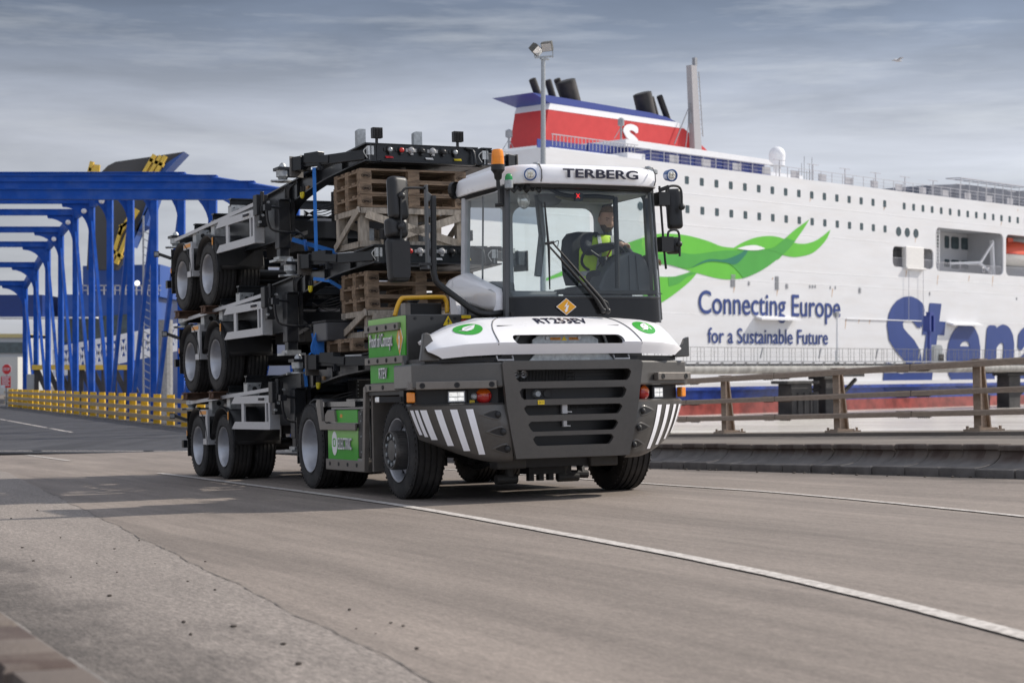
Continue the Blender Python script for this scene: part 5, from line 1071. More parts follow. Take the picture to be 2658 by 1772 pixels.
N = 24; g = G(); g.prism([(X - .004, 2.22 + .10 * math.cos(2 * math.pi * k / N), .59 + .145 * math.sin(2 * math.pi * k / N)) for k in range(N)], (-.004, 0, 0)); e_ = g.done('plug_emblem', white, gp3); plate('emblem_mark', rrect(-.045, -.05, .05, .05, .015, 2), [rrect(-.03, -.035, .035, .035, .01, 2)], .002, lambda x, y, z: (X - .010 + z, 2.22 + x, .60 + y), m_gr2, e_)
G().box((X - .004, 1.92, .90), (X - .002, 2.0, .94)).done('reflector', orange, TR); 
g = G(); g.lathe([(-.12, .575), (.44, .575)], (-1.20, 3.38, .55), (1, 0, 0), 20, a0=R_(-60), a1=R_(40)); g.done('mudguard', black, TR, smooth=True, shell=.02)
g = G(); g.lathe([(-.32, .575), (.14, .575)], (1.18, 3.38, .55), (1, 0, 0), 20, a0=R_(-60), a1=R_(40)); g.done('mudguard', black, TR, smooth=True, shell=.02)
G().box((-1.38, 3.98, .3), (-.8, 4.0, .9)).done('mudflap', black, TR); G().box((.8, 3.98, .3), (1.38, 4.0, .9)).done('mudflap', black, TR); g = G(); g.tube([(-1.40, 3.0, 1.02), (-.6, 3.0, 1.05)], .07, 12).box((-1.40, 1.6, 1.03), (-.7, 3.1, 1.09)); g.done('black_deck_cover', blackg, TR, smooth=40)
G().lathe([(0, .55), (.05, .55), (.08, .5), (.09, 0)], (0, 3.25, 1.22), (0, 0, 1), 28).done('fifth_wheel', dark, TR); G().box((-.6, 2.2, .95), (.6, 4.4, 1.15)).done('rear_deck', dark, TR); g = G(); g.box((-1.2, 1.1, 1.0), (1.2, 2.5, 1.12)).box((-.5, .95, 1.1), (.5, 1.5, 1.9)); g.done('deck_plate', blackg, TR)
g = G(); g.box((1.43, 1.0, .3), (.75, 2.5, 1.0)); g.done('battery_cabinet', blackg, TR, bevel=.01); G().box((.55, -.27, 1.2), (1.45, .93, 1.9)).done('battery_box', m_bx, TR, bevel=.01)
# ------------------------------------------------------------ cab of the tractor
CP = [(-.42, -.66), (-.405, -.71), (-.35, -.755), (-.25, -.785), (-.1, -.805), (.2, -.82), (.53, -.825), (.86, -.815), (1.16, -.805), (1.31, -.785), (1.41, -.755), (1.465, -.71), (1.48, -.64)]
cpx = [p[0] for p in CP]
def cabp(k, w):
    """point k along the plan curve of the cab front at height w"""
    u, v = CP[k]; t = (w - 1.93) / 1.5; return (.53 + (u - .53) * lerp(1.0, .945, t) - .0 * t, v + .05 * t, w)
CAB = TR
g = G(); g.grid([[cabp(k, w) for w in (1.90, 2.0, 2.1, 2.175)] for k in range(len(CP))]); cl = g.done('cab_front_panel', mat('gloss_black_panel', (.008, .008, .009), .22, var=.1, coat=.15, spec=.3), CAB, smooth=40)
p = t1(1358, 1087, v=-.835); diamond((p.x, -.835, p.z), .245, .185, (1, 0, 0), (0, -1, 0), cl)
g = G(); g.grid([[cabp(k, w) for w in (2.175, 2.4, 2.8, 3.1, 3.40)] for k in range(len(CP))]); ws = g.done('windscreen', glass('windscreen_glass', (.87, .92, .92), 1.0), CAB, smooth=40)
g = G(); g.grid([[Vector(cabp(k, w)) + Vector((0, -.004, 0)) for w in (3.365, 3.43)] for k in range(len(CP))]); g.done('windscreen_seal', black, ws)
g = G(); g.grid([[Vector(cabp(k, w)) + Vector((0, -.004, 0)) for w in (2.165, 2.185)] for k in range(len(CP))]); g.done('windscreen_seal', black, ws)
# pillars
m_pil = mat('pillar_grey', (.075, .078, .082), .45, var=.05)
def pillar(x0, y0, x1, y1, w0, w1, wd, m=m_pil): return G().bar((x0, y0, w0), (x1, y1, w1), wd, wd * 1.3, (0, 1, 0)).done('pillar', m, CAB, bevel=.012)
L = cabp(0, 1.93); LT = cabp(0, 3.42); Rr = cabp(12, 1.93); RT_ = cabp(12, 3.42)
pillar(L[0], L[1], LT[0], LT[1], 1.93, 3.43, .065); pillar(Rr[0], Rr[1], RT_[0], RT_[1], 1.93, 3.43, .055)
pillar(-.415, .53, -.37, .53, 2.0, 3.44, .08, interior2); pillar(1.475, .53, 1.43, .53, 2.0, 3.44, .08)
pillar(-.395, .05, -.36, .05, 2.3, 3.43, .02)
def lside(v, w, off=0): t = (w - 1.93) / 1.5; return (lerp(-.42, -.368, t) - off, v, w)
def rside(v, w, off=0): t = (w - 1.93) / 1.5; return (lerp(1.48, 1.428, t) + off, v, w)
G().grid([[lside(-.63, 2.20), lside(.49, 2.50)], [lside(-.63, 3.39), lside(.49, 3.42)]]).done('side_window', glass('side_glass', (.87, .92, .92), 1.0), CAB)
plate('side_door', [(-.5, 1.93), (.53, 1.93), (.53, 3.43), (-.5, 3.43)], [rrect(-.44, 2.1, .46, 3.36, .08)], .05, lambda x, y, z: rside(x, y, z), m_pil, CAB)
G().grid([[rside(-.44, 2.1), rside(.46, 2.1)], [rside(-.44, 3.36), rside(.46, 3.36)]]).done('side_window', MATS['side_glass'], CAB)
g = G(); g.prism([lside(-.56, 1.93, .0), lside(.53, 1.93, .0), lside(.53, 2.52, .0), lside(-.52, 2.20, .0)], (.03, 0, 0)); g.bar(lside(-.50, 2.19, .01), lside(.50, 2.51, .01), .03, .03); g.done('side_panel', black, CAB)
# rear wall with its windows
plate('rear_wall', [(-.42, 1.95), (1.48, 1.95), (1.43, 3.43), (-.37, 3.43)], [rrect(.22, 2.26, 1.30, 3.32, .14), rrect(-.34, 2.3, .12, 3.30, .05)], .05, lambda x, y, z: (x, .58 + z, y), interior2, CAB)
G().grid([[(.08, .585, 2.22), (1.24, .585, 2.22)], [(.08, .585, 3.34), (1.24, .585, 3.34)]]).done('rear_window', glass('rear_glass', (.86, .93, .93), .8), CAB)
# roof
def rring(w, i, f=1.0):
    out_ = [(-.44, .64), (-.455, .2), (-.43, -.35), (-.40, -.62), (-.33, -.77), (-.20, -.855), (0, -.885), (.53, -.905), (1.06, -.885), (1.26, -.855), (1.40, -.77), (1.47, -.62), (1.50, -.35), (1.51, .2), (1.49, .64)]
    return [(.53 + (x - .53) * (1 - i / 1.0), y + (i * .9 if y < 0 else -i * .6), w) for x, y in out_]
g = G(); rs = [[g.v(p) for p in rring(w, i)] for w, i in ((3.405, .03), (3.42, .0), (3.47, -.012), (3.56, .004), (3.60, .02), (3.625, .06), (3.64, .14), (3.648, .35))]
g.rings(rs); g.f(rs[-1]); g.f(rs[0][::-1]); rf = g.done('roof', white, CAB, smooth=38)
g = G(); rs = [[g.v(p) for p in rring(w, i)] for w, i in ((3.375, .05), (3.412, .015))]; g.rings(rs); g.f(rs[-1]); g.f(rs[0]); g.done('roof_trim', black, CAB)
for x0 in (-.07, 1.33):
    G().tube([(x0, -.865, 3.42), (x0 + (.0), -.90, 3.47), (x0, -.895, 3.56), (x0, -.84, 3.625), (x0 - .02, -.6, 3.648), (x0 - .03, .5, 3.652)], .007, 6).done('panel_gap', MATS['seam_dark'], rf)
a, b = TF.pick(*z1(1328, 213), v=-.90), TF.pick(*z1(1840, 213), v=-.90); zt_ = TF.pick(*z1(1600, 160), v=-.90).z; zb_ = a.z
text_on('lettering', 'TERBERG', lambda x, y: (lerp(a.x, b.x, x), -.922 + .028 * (lerp(a.x, b.x, x) - .53) ** 2, lerp(zb_, zt_, y)), inkd, rf, .03)
for px in (308, 1283):
    q = TF.pick(1300 + px / 3.36, 80 + 1160 / 3.36, v=-.5); G().lathe([(-.04, .11), (0, .11), (.012, .04), (.045, .035), (.05, 0)], (q.x, -.5, 3.645), (0, 0, 1), 16).done('aerial_base', galv, rf)
m_bl = mat('blue_lamp_ring', (.012, .07, .25), .3, coat=.4)
for (x, y), nx in (((1122, 187), -.25), ((2080, 195), .12)):
    q = TF.pick(*z1(x, y), v=-.93); n = Vector((nx - .15, -1, -.1)).normalized(); o = G().lathe([(-.10, .035), (-.09, .06), (-.03, .066), (0, .07), (.02, .07), (.024, .058), (.012, .055)], (q.x, -.90, q.z), n, 22).done('work_lamp', m_bl, CAB, smooth=35)
    l_ = G().lathe([(.010, .057), (.014, 0)], (q.x, -.90, q.z), n, 22).done('lamp_glass', lens, o); r = n.cross(Vector((0, 0, 1))).normalized(); u = r.cross(n)
    for k in range(4): G().ball(Vector((q.x, -.90, q.z)) + n * .018 + r * .023 * math.cos(R_(45 + 90 * k)) + u * .023 * math.sin(R_(45 + 90 * k)), .017, 10, 7).done('led', mat('led_white', (.75, .72, .62), .2, var=.1), l_, smooth=True)
    G().bar((q.x, -.84, q.z - .12), (q.x + (.0 if nx < 0 else -.1), -.78, q.z - .16), .05, .04).done('lamp_bracket', black, o)
q = TF.pick(*z1(908, 250), u=-.50); zb0 = q.z; bc = G().tube([(-.52, q.y, zb0 - .06), (-.52, q.y, zb0 + .06)], .022, 10).lathe([(.03, .02), (.05, .04), (.10, .045), (.13, .065), (.14, .075), (.20, .075)], (-.52, q.y, zb0), (0, 0, 1), 22).done('beacon', black, CAB, smooth=40)
G().lathe([(.20, .072), (.28, .069), (.34, .064), (.365, .054), (.375, 0)], (-.52, q.y, zb0), (0, 0, 1), 22).lathe([(.278, .071), (.283, .071)], (-.52, q.y, zb0), (0, 0, 1), 22).done('beacon_lens', amber, bc, smooth=40)
q = TF.pick(*z1(963, 250), u=-.48); gb = G().lathe([(-.06, .03), (-.05, .045), (.03, .048), (.035, .04)], (-.47, q.y, q.z), (0, 0, 1), 16).done('signal_lamp', galv, CAB, smooth=40); G().lathe([(.033, .042), (.075, .04), (.10, .025), (.108, 0)], (-.47, q.y, q.z), (0, 0, 1), 16).done('lamp_glass', greenl, gb, smooth=True)
g = G()
for k in range(6): 
    x = -.44 + k * .07; g.tube(spline([(x, -.70 - k * .015, 3.40), (x + .03, -.74 - k * .012, 3.34 - .02 * (k % 2)), (x + .06, -.75 - k * .012, 3.39)], 8), .012, 6)
g.box((-.45, -.62, 3.22), (-.40, -.56, 3.40)).tube([(-.50, -.60, 3.19), (-.38, -.62, 3.20)], .02, 8); g.done('lamp_cable', black, CAB)
G().lathe([(0, .10), (.05, .10), (.07, .07), (.07, 0)], (-.44, .64, 3.50), (-.5, 1, 0), 16).done('rear_lamp', black, CAB)
g = G(); g.box((-.41, .55, 3.05), (-.39, .60, 3.28)); g.done('hinge', black, CAB)
# white side fairing behind the cab door
FP = [t1(*q, u=-.46) for q in ((690, 858), (640, 872), (600, 895), (575, 930), (568, 970), (585, 1000), (640, 1030), (720, 1070), (850, 1118), (900, 1124), (978, 1124), (978, 1005), (900, 965), (800, 915))]
g = G(); A = [g.v((-.47, max(q.y, -.60), q.z)) for q in FP]; cen = sum((q for q in FP), Vector()) / len(FP)
B2 = [g.v((-.54, max(-.58, lerp(q.y, cen.y, .05)), lerp(q.z, cen.z, .12))) for q in FP]; C2 = [g.v((-.56, lerp(q.y, cen.y, .16), lerp(q.z, cen.z, .32))) for q in FP]; Dm = [g.v((-.425, max(q.y, -.60), q.z)) for q in FP]
g.rings([Dm, A, B2, C2]); g.f(C2); g.f(Dm[::-1]); g.done('side_fairing', white, CAB, smooth=60)
g = G(); g.prism([t1(*q, u=-.30) for q in ((565, 1000), (600, 1010), (625, 1140), (575, 1140))], (.1, 0, 0)); g.prism([t1(*q, u=-.25) for q in ((640, 1020), (720, 1060), (720, 1165), (640, 1140))], (.2, 0, 0)); g.done('side_bracket', white, CAB)
g = G(); g.prism([t1(*q, u=-.40) for q in ((610, 985), (720, 1040), (860, 1118), (985, 1126), (985, 1160), (810, 1180), (730, 1120))], (.06, 0, 0)); g.done('step_cover', black, CAB)
# mirror carrier and mirrors
VM = -.66
mc = G().tube(spline([t1(a, b, v=VM) for a, b in ((455, 335), (457, 600), (458, 820), (465, 880), (490, 930), (620, 1030), (720, 1105), (770, 1130), (840, 1138))] + [Vector((-.45, -.60, 2.02))], 60), .034, 12).done('mirror_arm', black, CAB, smooth=True)
def M1(x, y, v=VM): return t1(x, y, v=v)
a, b = M1(398, 262), M1(426, 832); g = G(); g.box((a.x, VM - .03, b.z), (b.x, VM + .03, a.z))
for k in range(5): z = lerp(b.z, a.z, .1 + .19 * k); g.prism([(b.x, VM - .01, z - .06), (b.x + .05, VM - .01, z - .02), (b.x + .05, VM - .01, z + .02), (b.x, VM - .01, z + .06)], (0, .02, 0))
g.done('carrier_plate', mat('carrier_grey', (.10, .105, .11), .45, metal=.3), mc, bevel=.004)
g = G(); g.tube(spline([M1(405, 284), M1(290, 282), M1(255, 296), M1(240, 330), M1(238, 400), M1(238, 560), M1(234, 700), M1(232, 790), M1(245, 808), M1(300, 812), M1(375, 812)], 50), .013, 8)
for x, y, r in ((240, 335, .045), (237, 545, .045), (238, 762, .04)):
    g.ball(M1(x, y, VM + .02), r, 12, 8)
g.done('mirror_rod', black, mc, smooth=True); g = G(); g.bar(M1(365, 800), M1(440, 800), .06, .03).bar(M1(370, 825), M1(430, 825), .05, .03); g.done('clamp', black, mc)
def mirror_head(cx, cy, w, h, tilt, v, yaw, par, pick_):
    c = pick_(cx, cy, v); px = 216.0; W_, H_ = w / 2.6133 / px, h / 2.6133 / px; r = min(W_, H_) * .2
    M_ = Matrix.Translation((c.x, v + .09, c.z)) @ Euler((R_(-4), R_(tilt), R_(yaw))).to_matrix().to_4x4(); g = G(); rs = []
    for dy, k in ((.05, .96), (.0, 1.0), (-.03, .97), (-.055, .86), (-.065, .6)):
        rs.append([g.v(M_ @ Vector((x * k, dy, z * (1 - (1 - k) * W_ / H_)))) for x, z in rrect(-W_ / 2, -H_ / 2, W_ / 2, H_ / 2, r, 5)])
    g.rings(rs); g.f(rs[0][::-1]); g.f(rs[-1]); mh = g.done('mirror', black, par, smooth=45)
    G().prism([M_ @ Vector((x * .94, .052, z * .96)) for x, z in rrect(-W_ / 2, -H_ / 2, W_ / 2, H_ / 2, r, 5)], M_.to_3x3() @ Vector((0, .004, 0))).done('mirror_glass', mat('mirror_glass', (.6, .62, .65), .05, metal=1.0, var=.02), mh)
    return mh
pk = lambda x, y, v: t1(x, y, v=v)
mirror_head(237, 345, 124, 262, 1.5, VM, 18, CAB, pk); mirror_head(228, 548, 142, 118, 0, VM, 15, CAB, pk); mh = mirror_head(236, 765, 130, 272, -1.5, VM, 5, CAB, pk)
c = pk(236, 765, VM); G().prism([(c.x + a * .10, VM - .02, c.z + b * .195) for a, b in rrect(-1, -1, 1, 1, .2, 4)], (0, -.006, 0)).done('mirror_inset', dark, mh)
mirror_head(2116, 418, 98, 262, -2, -.55, -16, CAB, pk); mirror_head(2112, 668, 92, 108, 0, -.55, -16, CAB, pk)
g = G(); VR = -.62
for pts in (((2038, 410), (2038, 300), (2052, 276), (2080, 268), (2115, 272), (2135, 292), (2142, 340), (2142, 430)), ((2048, 700), (2048, 600), (2058, 575), (2085, 566), (2112, 572), (2124, 600), (2128, 660), (2128, 745))):
    g.tube(spline([t1(*q, v=VR) for q in pts], 40), .014, 8)
g.ball(t1(2142, 410, v=VR), .04, 10, 7).ball(t1(2124, 662, v=VR), .038, 10, 7); a = t1(2005, 420, v=VR); g.box((a.x - .05, VR - .04, t1(2005, 400, v=VR).z), (a.x + .09, VR + .1, t1(2005, 312, v=VR).z)); g.box((a.x - .02, VR - .03, t1(2005, 712, v=VR).z), (a.x + .13, VR + .1, t1(2005, 612, v=VR).z))
g.tube([t1(1990, 270, v=-.55), t1(2022, 700, v=-.55), t1(2035, 830, v=-.5)], .014, 8); g.done('mirror_rod', black, CAB, smooth=40)
# wipers
def W1(x, y): return t1(x, y, v=-.875)
g = G(); g.tube([W1(1610, 1112), W1(1560, 1030), W1(1235, 668)], [.030, .022, .010], 8).tube([W1(1640, 1118), W1(1600, 1040), W1(1268, 655)], [.030, .022, .010], 8)
g.ball(W1(1610, 1112), .035, 10, 7).ball(W1(1640, 1115), .035, 10, 7).tube([W1(1218, 660), W1(1275, 650)], .016, 8); g.tube(spline([W1(1275, 652), W1(1305, 640), W1(1300, 680)], 10), .005, 5); g.tube(spline([W1(1600, 1035), W1(1640, 1060), W1(1648, 1110)], 10), .006, 5); wp = g.done('wiper_arm', black, CAB, smooth=40)
G().tube([W1(1212, 378), W1(1222, 500), W1(1240, 690), W1(1247, 970)], [.008, .012, .016, .008], 8).done('wiper_blade', black, wp)
# interior
g = G(); g.box((-.38, -.68, 1.95), (1.44, .55, 2.0)).box((-.36, -.70, 2.0), (1.42, -.55, 2.2)); g.done('cab_floor', interior, CAB)
D = lambda x, y, v=-.42: t1(x, y, v=v)
cons = [D(*q) for q in ((1560, 960), (1600, 860), (1650, 790), (1700, 745), (1750, 722), (1800, 718), (1850, 735), (1885, 780), (1905, 850), (1915, 930), (1920, 1000), (1560, 1000))]
g = G(); g.prism([(q.x, -.50, q.z) for q in cons], (0, .34, 0)); da = g.done('dashboard', mat('dash_grey', (.085, .09, .095), .55, var=.06), CAB, bevel=.03, seg=3)
g = G()
for a, b in ((1782, 1790), (1828, 1850)): g.tube([t1(a, 740, v=-.51), t1(b, 990, v=-.52)], .004, 5)
g.done('panel_gap', black, da)
g = G(); g.prism([(q.x, -.66, q.z) for q in [D(*z) for z in ((1240, 1005), (1270, 975), (1400, 965), (1500, 985), (1900, 985), (1945, 1010))]], (0, .2, 0)); g.done('dash_top', black, CAB)
st = [(t1(1680, 760, v=-.16))]; c = Vector((1.0, -.22, 2.66)); n = Vector((.15, .55, .82)).normalized(); r = n.orthogonal().normalized(); u = n.cross(r); g = G(); ring = [c + (r * math.cos(2 * math.pi * k / 28) + u * math.sin(2 * math.pi * k / 28)) * .25 for k in range(29)]
g.tube(ring, .018, 8, False); 
for k in (3, 12, 21): g.tube([c - n * .03, ring[k]], .016, 6)
g.lathe([(-.06, .05), (-.02, .06), (0, .04), (.0, 0)], c, n, 14).tube([c, c - n * .4], .04, 10); g.done('steering_wheel', black, CAB, smooth=50)
sx, sv = .93, .30
g = G(); rs = []
for z, w_, d, y in ((2.38, .27, .10, .20), (2.5, .29, .12, .22), (2.75, .29, .12, .26), (2.92, .26, .10, .29), (2.99, .20, .08, .30), (3.01, .1, .04, .30)):
    rs.append([g.v((sx + .09 + a, sv - .08 + y - .20 + b, z)) for a, b in rrect(-w_, -d, w_, d, min(w_, d) * .6, 4)])
g.rings(rs); g.f(rs[0][::-1]); g.f(rs[-1]); se = g.done('seat', mat('seat_fabric', (.03, .032, .036), .85, var=.2, scale=40), CAB, smooth=60)
g = G(); g.box((sx - .20, -.20, 2.22), (sx + .36, .34, 2.36)); g.done('seat_cushion', MATS['seat_fabric'], se, bevel=.05, seg=3); G().box((sx - .28, -.1, 2.0), (sx + .2, .3, 2.22)).done('seat_base', interior, se)
g = G(); g.box((-.38, -.55, 3.36), (1.42, .56, 3.40)); g.done('headliner', interior2, CAB)
g = G(); g.tube(spline([t1(*q, v=-.66) for q in ((1205, 262), (1270, 300), (1340, 328), (1430, 338), (1560, 338), (1680, 348))], 30), .022, 8).tube([t1(1690, 345, v=-.62), t1(1702, 700, v=-.62), t1(1705, 960, v=-.62)], .03, 8); g.done('inner_frame', black, CAB, smooth=40)
g = G(); g.prism([t1(*q, v=-.62) for q in ((1290, 335), (1430, 352), (1660, 348), (1660, 378), (1430, 372), (1310, 352))], (0, .04, 0)); g.done('sun_blind', mat('blind_olive', (.16, .15, .10), .8), CAB)
g = G(); g.box((t1(1413, 320, v=-.66).x, -.69, t1(1413, 372, v=-.66).z), (t1(1462, 320, v=-.66).x, -.65, t1(1413, 318, v=-.66).z)); dsp = g.done('display', black, CAB); q = t1(1438, 336, v=-.695)
G().bar((q.x - .02, -.697, q.z - .024), (q.x + .02, -.697, q.z + .024), .004, .008).bar((q.x - .02, -.697, q.z + .024), (q.x + .02, -.697, q.z - .024), .004, .008).done('cross_symbol', mat('red_led', (.8, .02, .02), .4, emit=(1, .02, .02), estr=1.0), dsp)
for x, y, w_, h_ in ((1250, 330, .26, .22), (1070, 360, .13, .18)):
    q = t1(x, y, v=-.35); g = G(); g.ball((q.x, -.35, q.z), (w_ * .6, .05, h_ * .6), 16, 9); g.done('inner_mirror', interior if x > 1100 else lens, CAB, smooth=True)
g = G(); g.box((-.36, -.1, 2.0), (-.05, .5, 2.40)); g.box((-.34, -.62, 2.0), (.25, -.45, 2.26)); g.done('side_console', interior, CAB, bevel=.04)
g = G(); g.tube([t1(1160, 280, v=-.2), t1(1195, 600, v=-.2), t1(1165, 880, v=-.2)], .045, 8); g.done('door_frame', interior, CAB, smooth=40)

# ------------------------------------------------------------ the driver
PM = TF.M @ Matrix.Translation((0.0, 0, 0))
per = empty('person', TF.M @ Matrix.Translation((1.0, .12, 2.36)), 'bearded driver in a yellow high-visibility vest sitting at the wheel in the white cab', 'person')
def PL(x, y, z): return Vector((x - 1.0, y - .12, z - 2.36))
def skin_body(name, pts, edges, m, par, root=0, sub=2):
    me = bpy.data.meshes.new(name); me.from_pydata([p[:3] for p in pts], edges, []); o = bpy.data.objects.new('tmp', me); COL.objects.link(o)
    o.modifiers.new('k', 'SKIN')
    for v, p in zip(me.skin_vertices[0].data, pts): v.radius = (p[3], p[4] if len(p) > 4 else p[3])
    me.skin_vertices[0].data[root].use_root = True
    s_ = o.modifiers.new('u', 'SUBSURF'); s_.levels = sub; s_.render_levels = sub
    me = baked(o); me.materials.clear(); return link(name, me, m, par, True)
H = t1(1637, 497, v=.0)            # head centre
nk = Vector((H.x - .06, .045, H.z - .20))
shR = t1(1475, 640, v=.03); shL = Vector((H.x + .20, .06, H.z - .30)); elR = t1(1492, 712, v=-.16); wrR = t1(1700, 668, v=-.25); elL = Vector((H.x + .30, -.12, H.z - .52)); wrL = t1(1915, 750, v=-.38)
P = lambda v: tuple(PL(*v))
pel = Vector((H.x - .12, .10, 2.40)); chest = Vector((H.x - .10, .06, H.z - .42)); waist = Vector((H.x - .13, .09, H.z - .62)); ub = Vector((H.x - .07, .05, H.z - .27))
pts = [(*P(pel), .17, .14), (*P(waist), .165, .13), (*P(chest), .185, .135), (*P(ub), .12, .10), (*P(nk), .068, .068),
       (*P(shR + Vector((.03, 0, .02))), .088), (*P(elR), .066), (*P(elR.lerp(wrR, .55)), .055), (*P(wrR), .040),
       (*P(shL), .088), (*P(elL), .066), (*P(elL.lerp(wrL, .55)), .052), (*P(wrL), .038),
       (*P(Vector((pel.x - .10, -.15, 2.44))), .105), (*P(Vector((pel.x - .12, -.42, 2.44))), .08), (*P(Vector((pel.x - .12, -.45, 2.08))), .06), (*P(Vector((pel.x + .10, -.15, 2.44))), .105), (*P(Vector((pel.x + .12, -.42, 2.44))), .08), (*P(Vector((pel.x + .12, -.45, 2.08))), .06)]
ed = [(0, 1), (1, 2), (2, 3), (3, 4), (3, 5), (5, 6), (6, 7), (7, 8), (3, 9), (9, 10), (10, 11), (11, 12), (0, 13), (13, 14), (14, 15), (0, 16), (16, 17), (17, 18)]
m_jk = mat('dark_fleece', (.035, .037, .045), .9, var=.2, scale=30); m_sk = mat('skin', (.56, .34, .25), .55, var=.08, scale=8)
body = skin_body('body', pts, ed, m_jk, per)
m_hv = mat('high_vis_yellow', (.62, .92, .04), .7, var=.12, scale=8); m_rf = mat('reflective_grey', (.45, .46, .46), .5)
# vest: shell around the torso, open at the arms
def vring(c, a, b, k=0): return [PL(c.x + a * math.cos(2 * math.pi * q / 24), c.y + b * math.sin(2 * math.pi * q / 24) , c.z) for q in range(24)]
g = G(); VR_ = [(waist + Vector((0, 0, -.17)), .205, .17), (waist + Vector((0, 0, -.06)), .20, .168), (waist + Vector((.01, 0, .06)), .205, .17), (chest + Vector((-.01, 0, -.05)), .225, .18), (chest + Vector((0, 0, .06)), .23, .18), (ub + Vector((-.01, .0, -.02)), .225, .17), (ub + Vector((0, 0, .045)), .18, .14), (ub + Vector((.005, 0, .085)), .11, .10)]
g.rings([[g.v(p) for p in vring(*r_)] for r_ in VR_]); vest = g.done('vest', m_hv, per, smooth=True)
for z0, z1_ in ((.30, .42), (.02, .14)):
    rows = []
    for t in (z0, z1_):
        k = t * 4; i = int(k); f = k - i; a, b = VR_[i], VR_[i + 1]; rows.append(vring(a[0].lerp(b[0], f), lerp(a[1], b[1], f) + .005, lerp(a[2], b[2], f) + .005))
    g = G(); g.rings([[g.v(p) for p in r_] for r_ in rows]); g.done('reflective_band', m_rf, vest, smooth=True)
g = G()
for dx in (-.10, .07):
    g.grid([[PL(*(ub + Vector((dx, -.115, .08)))), PL(*(ub + Vector((dx + .045, -.115, .08))))], [PL(*(ub + Vector((dx - .02, -.18, -.02)))), PL(*(ub + Vector((dx + .03, -.18, -.02))))], [PL(*(chest + Vector((dx + .01, -.19, .02)))), PL(*(chest + Vector((dx + .055, -.19, .02))))], [PL(*(waist + Vector((dx + .02, -.178, .03)))), PL(*(waist + Vector((dx + .065, -.178, .03))))]])
g.done('reflective_band', m_rf, vest)
g = G(); q = [ub + Vector((.16, -.10, .03)), ub + Vector((.08, -.15, -.04)), chest + Vector((.03, -.185, 0)), waist + Vector((-.04, -.19, 0)), waist + Vector((-.15, -.16, -.2))]
rw = [[PL(*(a + Vector((-.02, -.006, -.02)))), PL(*(a + Vector((.025, -.006, .02))))] for a in q]; g.grid(rw); g.done('seat_belt', mat('belt_red', (.38, .03, .035), .6), per, shell=.004)
# collar, head, hair, beard, hands
g = G(); g.lathe([(-.06, .10), (.0, .085), (.05, .082), (.055, .075), (0, .07)], PL(*nk) + Vector((0, 0, -.02)), (.15, -.25, 1), 18); g.done('collar', m_jk, per, smooth=True)
hm = Matrix.Translation(PL(*H)) @ Euler((R_(14), R_(4), R_(-6))).to_matrix().to_4x4() @ Matrix.Scale(1.18, 4)
def head():
    g = G(); N, Mm = 28, 22; rs = []
    for j in range(1, Mm):
        ph = math.pi * j / Mm; z = math.cos(ph) * .125; ring = []
        for k in range(N):
            th = 2 * math.pi * k / N; x, y = math.cos(th), math.sin(th); fr = max(0, -y)
            rx = .078 * math.sin(ph) ** .75; ry = .098 * math.sin(ph) ** .72
            jaw = 1 - .20 * max(0, (-z - .02) / .105) * (1 - .25 * fr); px_, py_ = x * rx * jaw, y * ry * (1 - .10 * max(0, -z / .125))
            if y < 0:
                py_ += -.016 * math.exp(-((z + .098) / .022) ** 2 - (px_ / .03) ** 2)        # chin
                py_ += -.026 * math.exp(-((z + .030) / .020) ** 2 - (px_ / .015) ** 2) - .012 * math.exp(-((z + .005) / .022) ** 2 - (px_ / .012) ** 2)   # nose
                py_ += -.008 * math.exp(-((z - .028) / .012) ** 2 - (px_ / .05) ** 2)         # brow
                py_ += .012 * (math.exp(-((z - .006) / .014) ** 2 - ((px_ - .032) / .016) ** 2) + math.exp(-((z - .006) / .014) ** 2 - ((px_ + .032) / .016) ** 2))   # eye sockets
                py_ += -.007 * math.exp(-((z + .066) / .010) ** 2 - (px_ / .028) ** 2)        # lips
            ring.append(g.v(hm @ Vector((px_, py_, z))))
        rs.append(ring)
    g.rings(rs); t = g.v(hm @ Vector((0, 0, .126))); b = g.v(hm @ Vector((0, -.02, -.125)))
    for k in range(N): g.f([t, rs[0][k], rs[0][(k + 1) % N]]); g.f([b, rs[-1][(k + 1) % N], rs[-1][k]])
    for s in (-1, 1): g.ball(hm @ Vector((s * .08, .012, -.01)), (.014, .024, .036), 10, 7)
    return g.done('head', m_sk, per, smooth=True)
hd = head(); sc3 = lambda v: hm @ Vector(v)
g = G(); rs = []
for j in range(10):
    ph = R_(4 + 62 * j / 9); ring = []
    for k in range(28):
        th = 2 * math.pi * k / 28; x, y = math.cos(th), math.sin(th); drop = 1.0 + (.62 * max(0, y) ** .6 if j > 5 else 0) * (j - 5) / 4 - (.16 * max(0, -y) * (j / 9))
        p2 = ph * drop; ring.append(g.v(sc3((x * .086 * math.sin(p2) ** .75, y * .107 * math.sin(p2) ** .72, .012 + .128 * math.cos(p2)))))
    rs.append(ring)
g.rings(rs); g.f(rs[0]); g.done('hair', mat('fair_brown_hair', (.22, .155, .10), .85, var=.35, scale=60, bump=.4), hd, smooth=True)
g = G(); rows = []
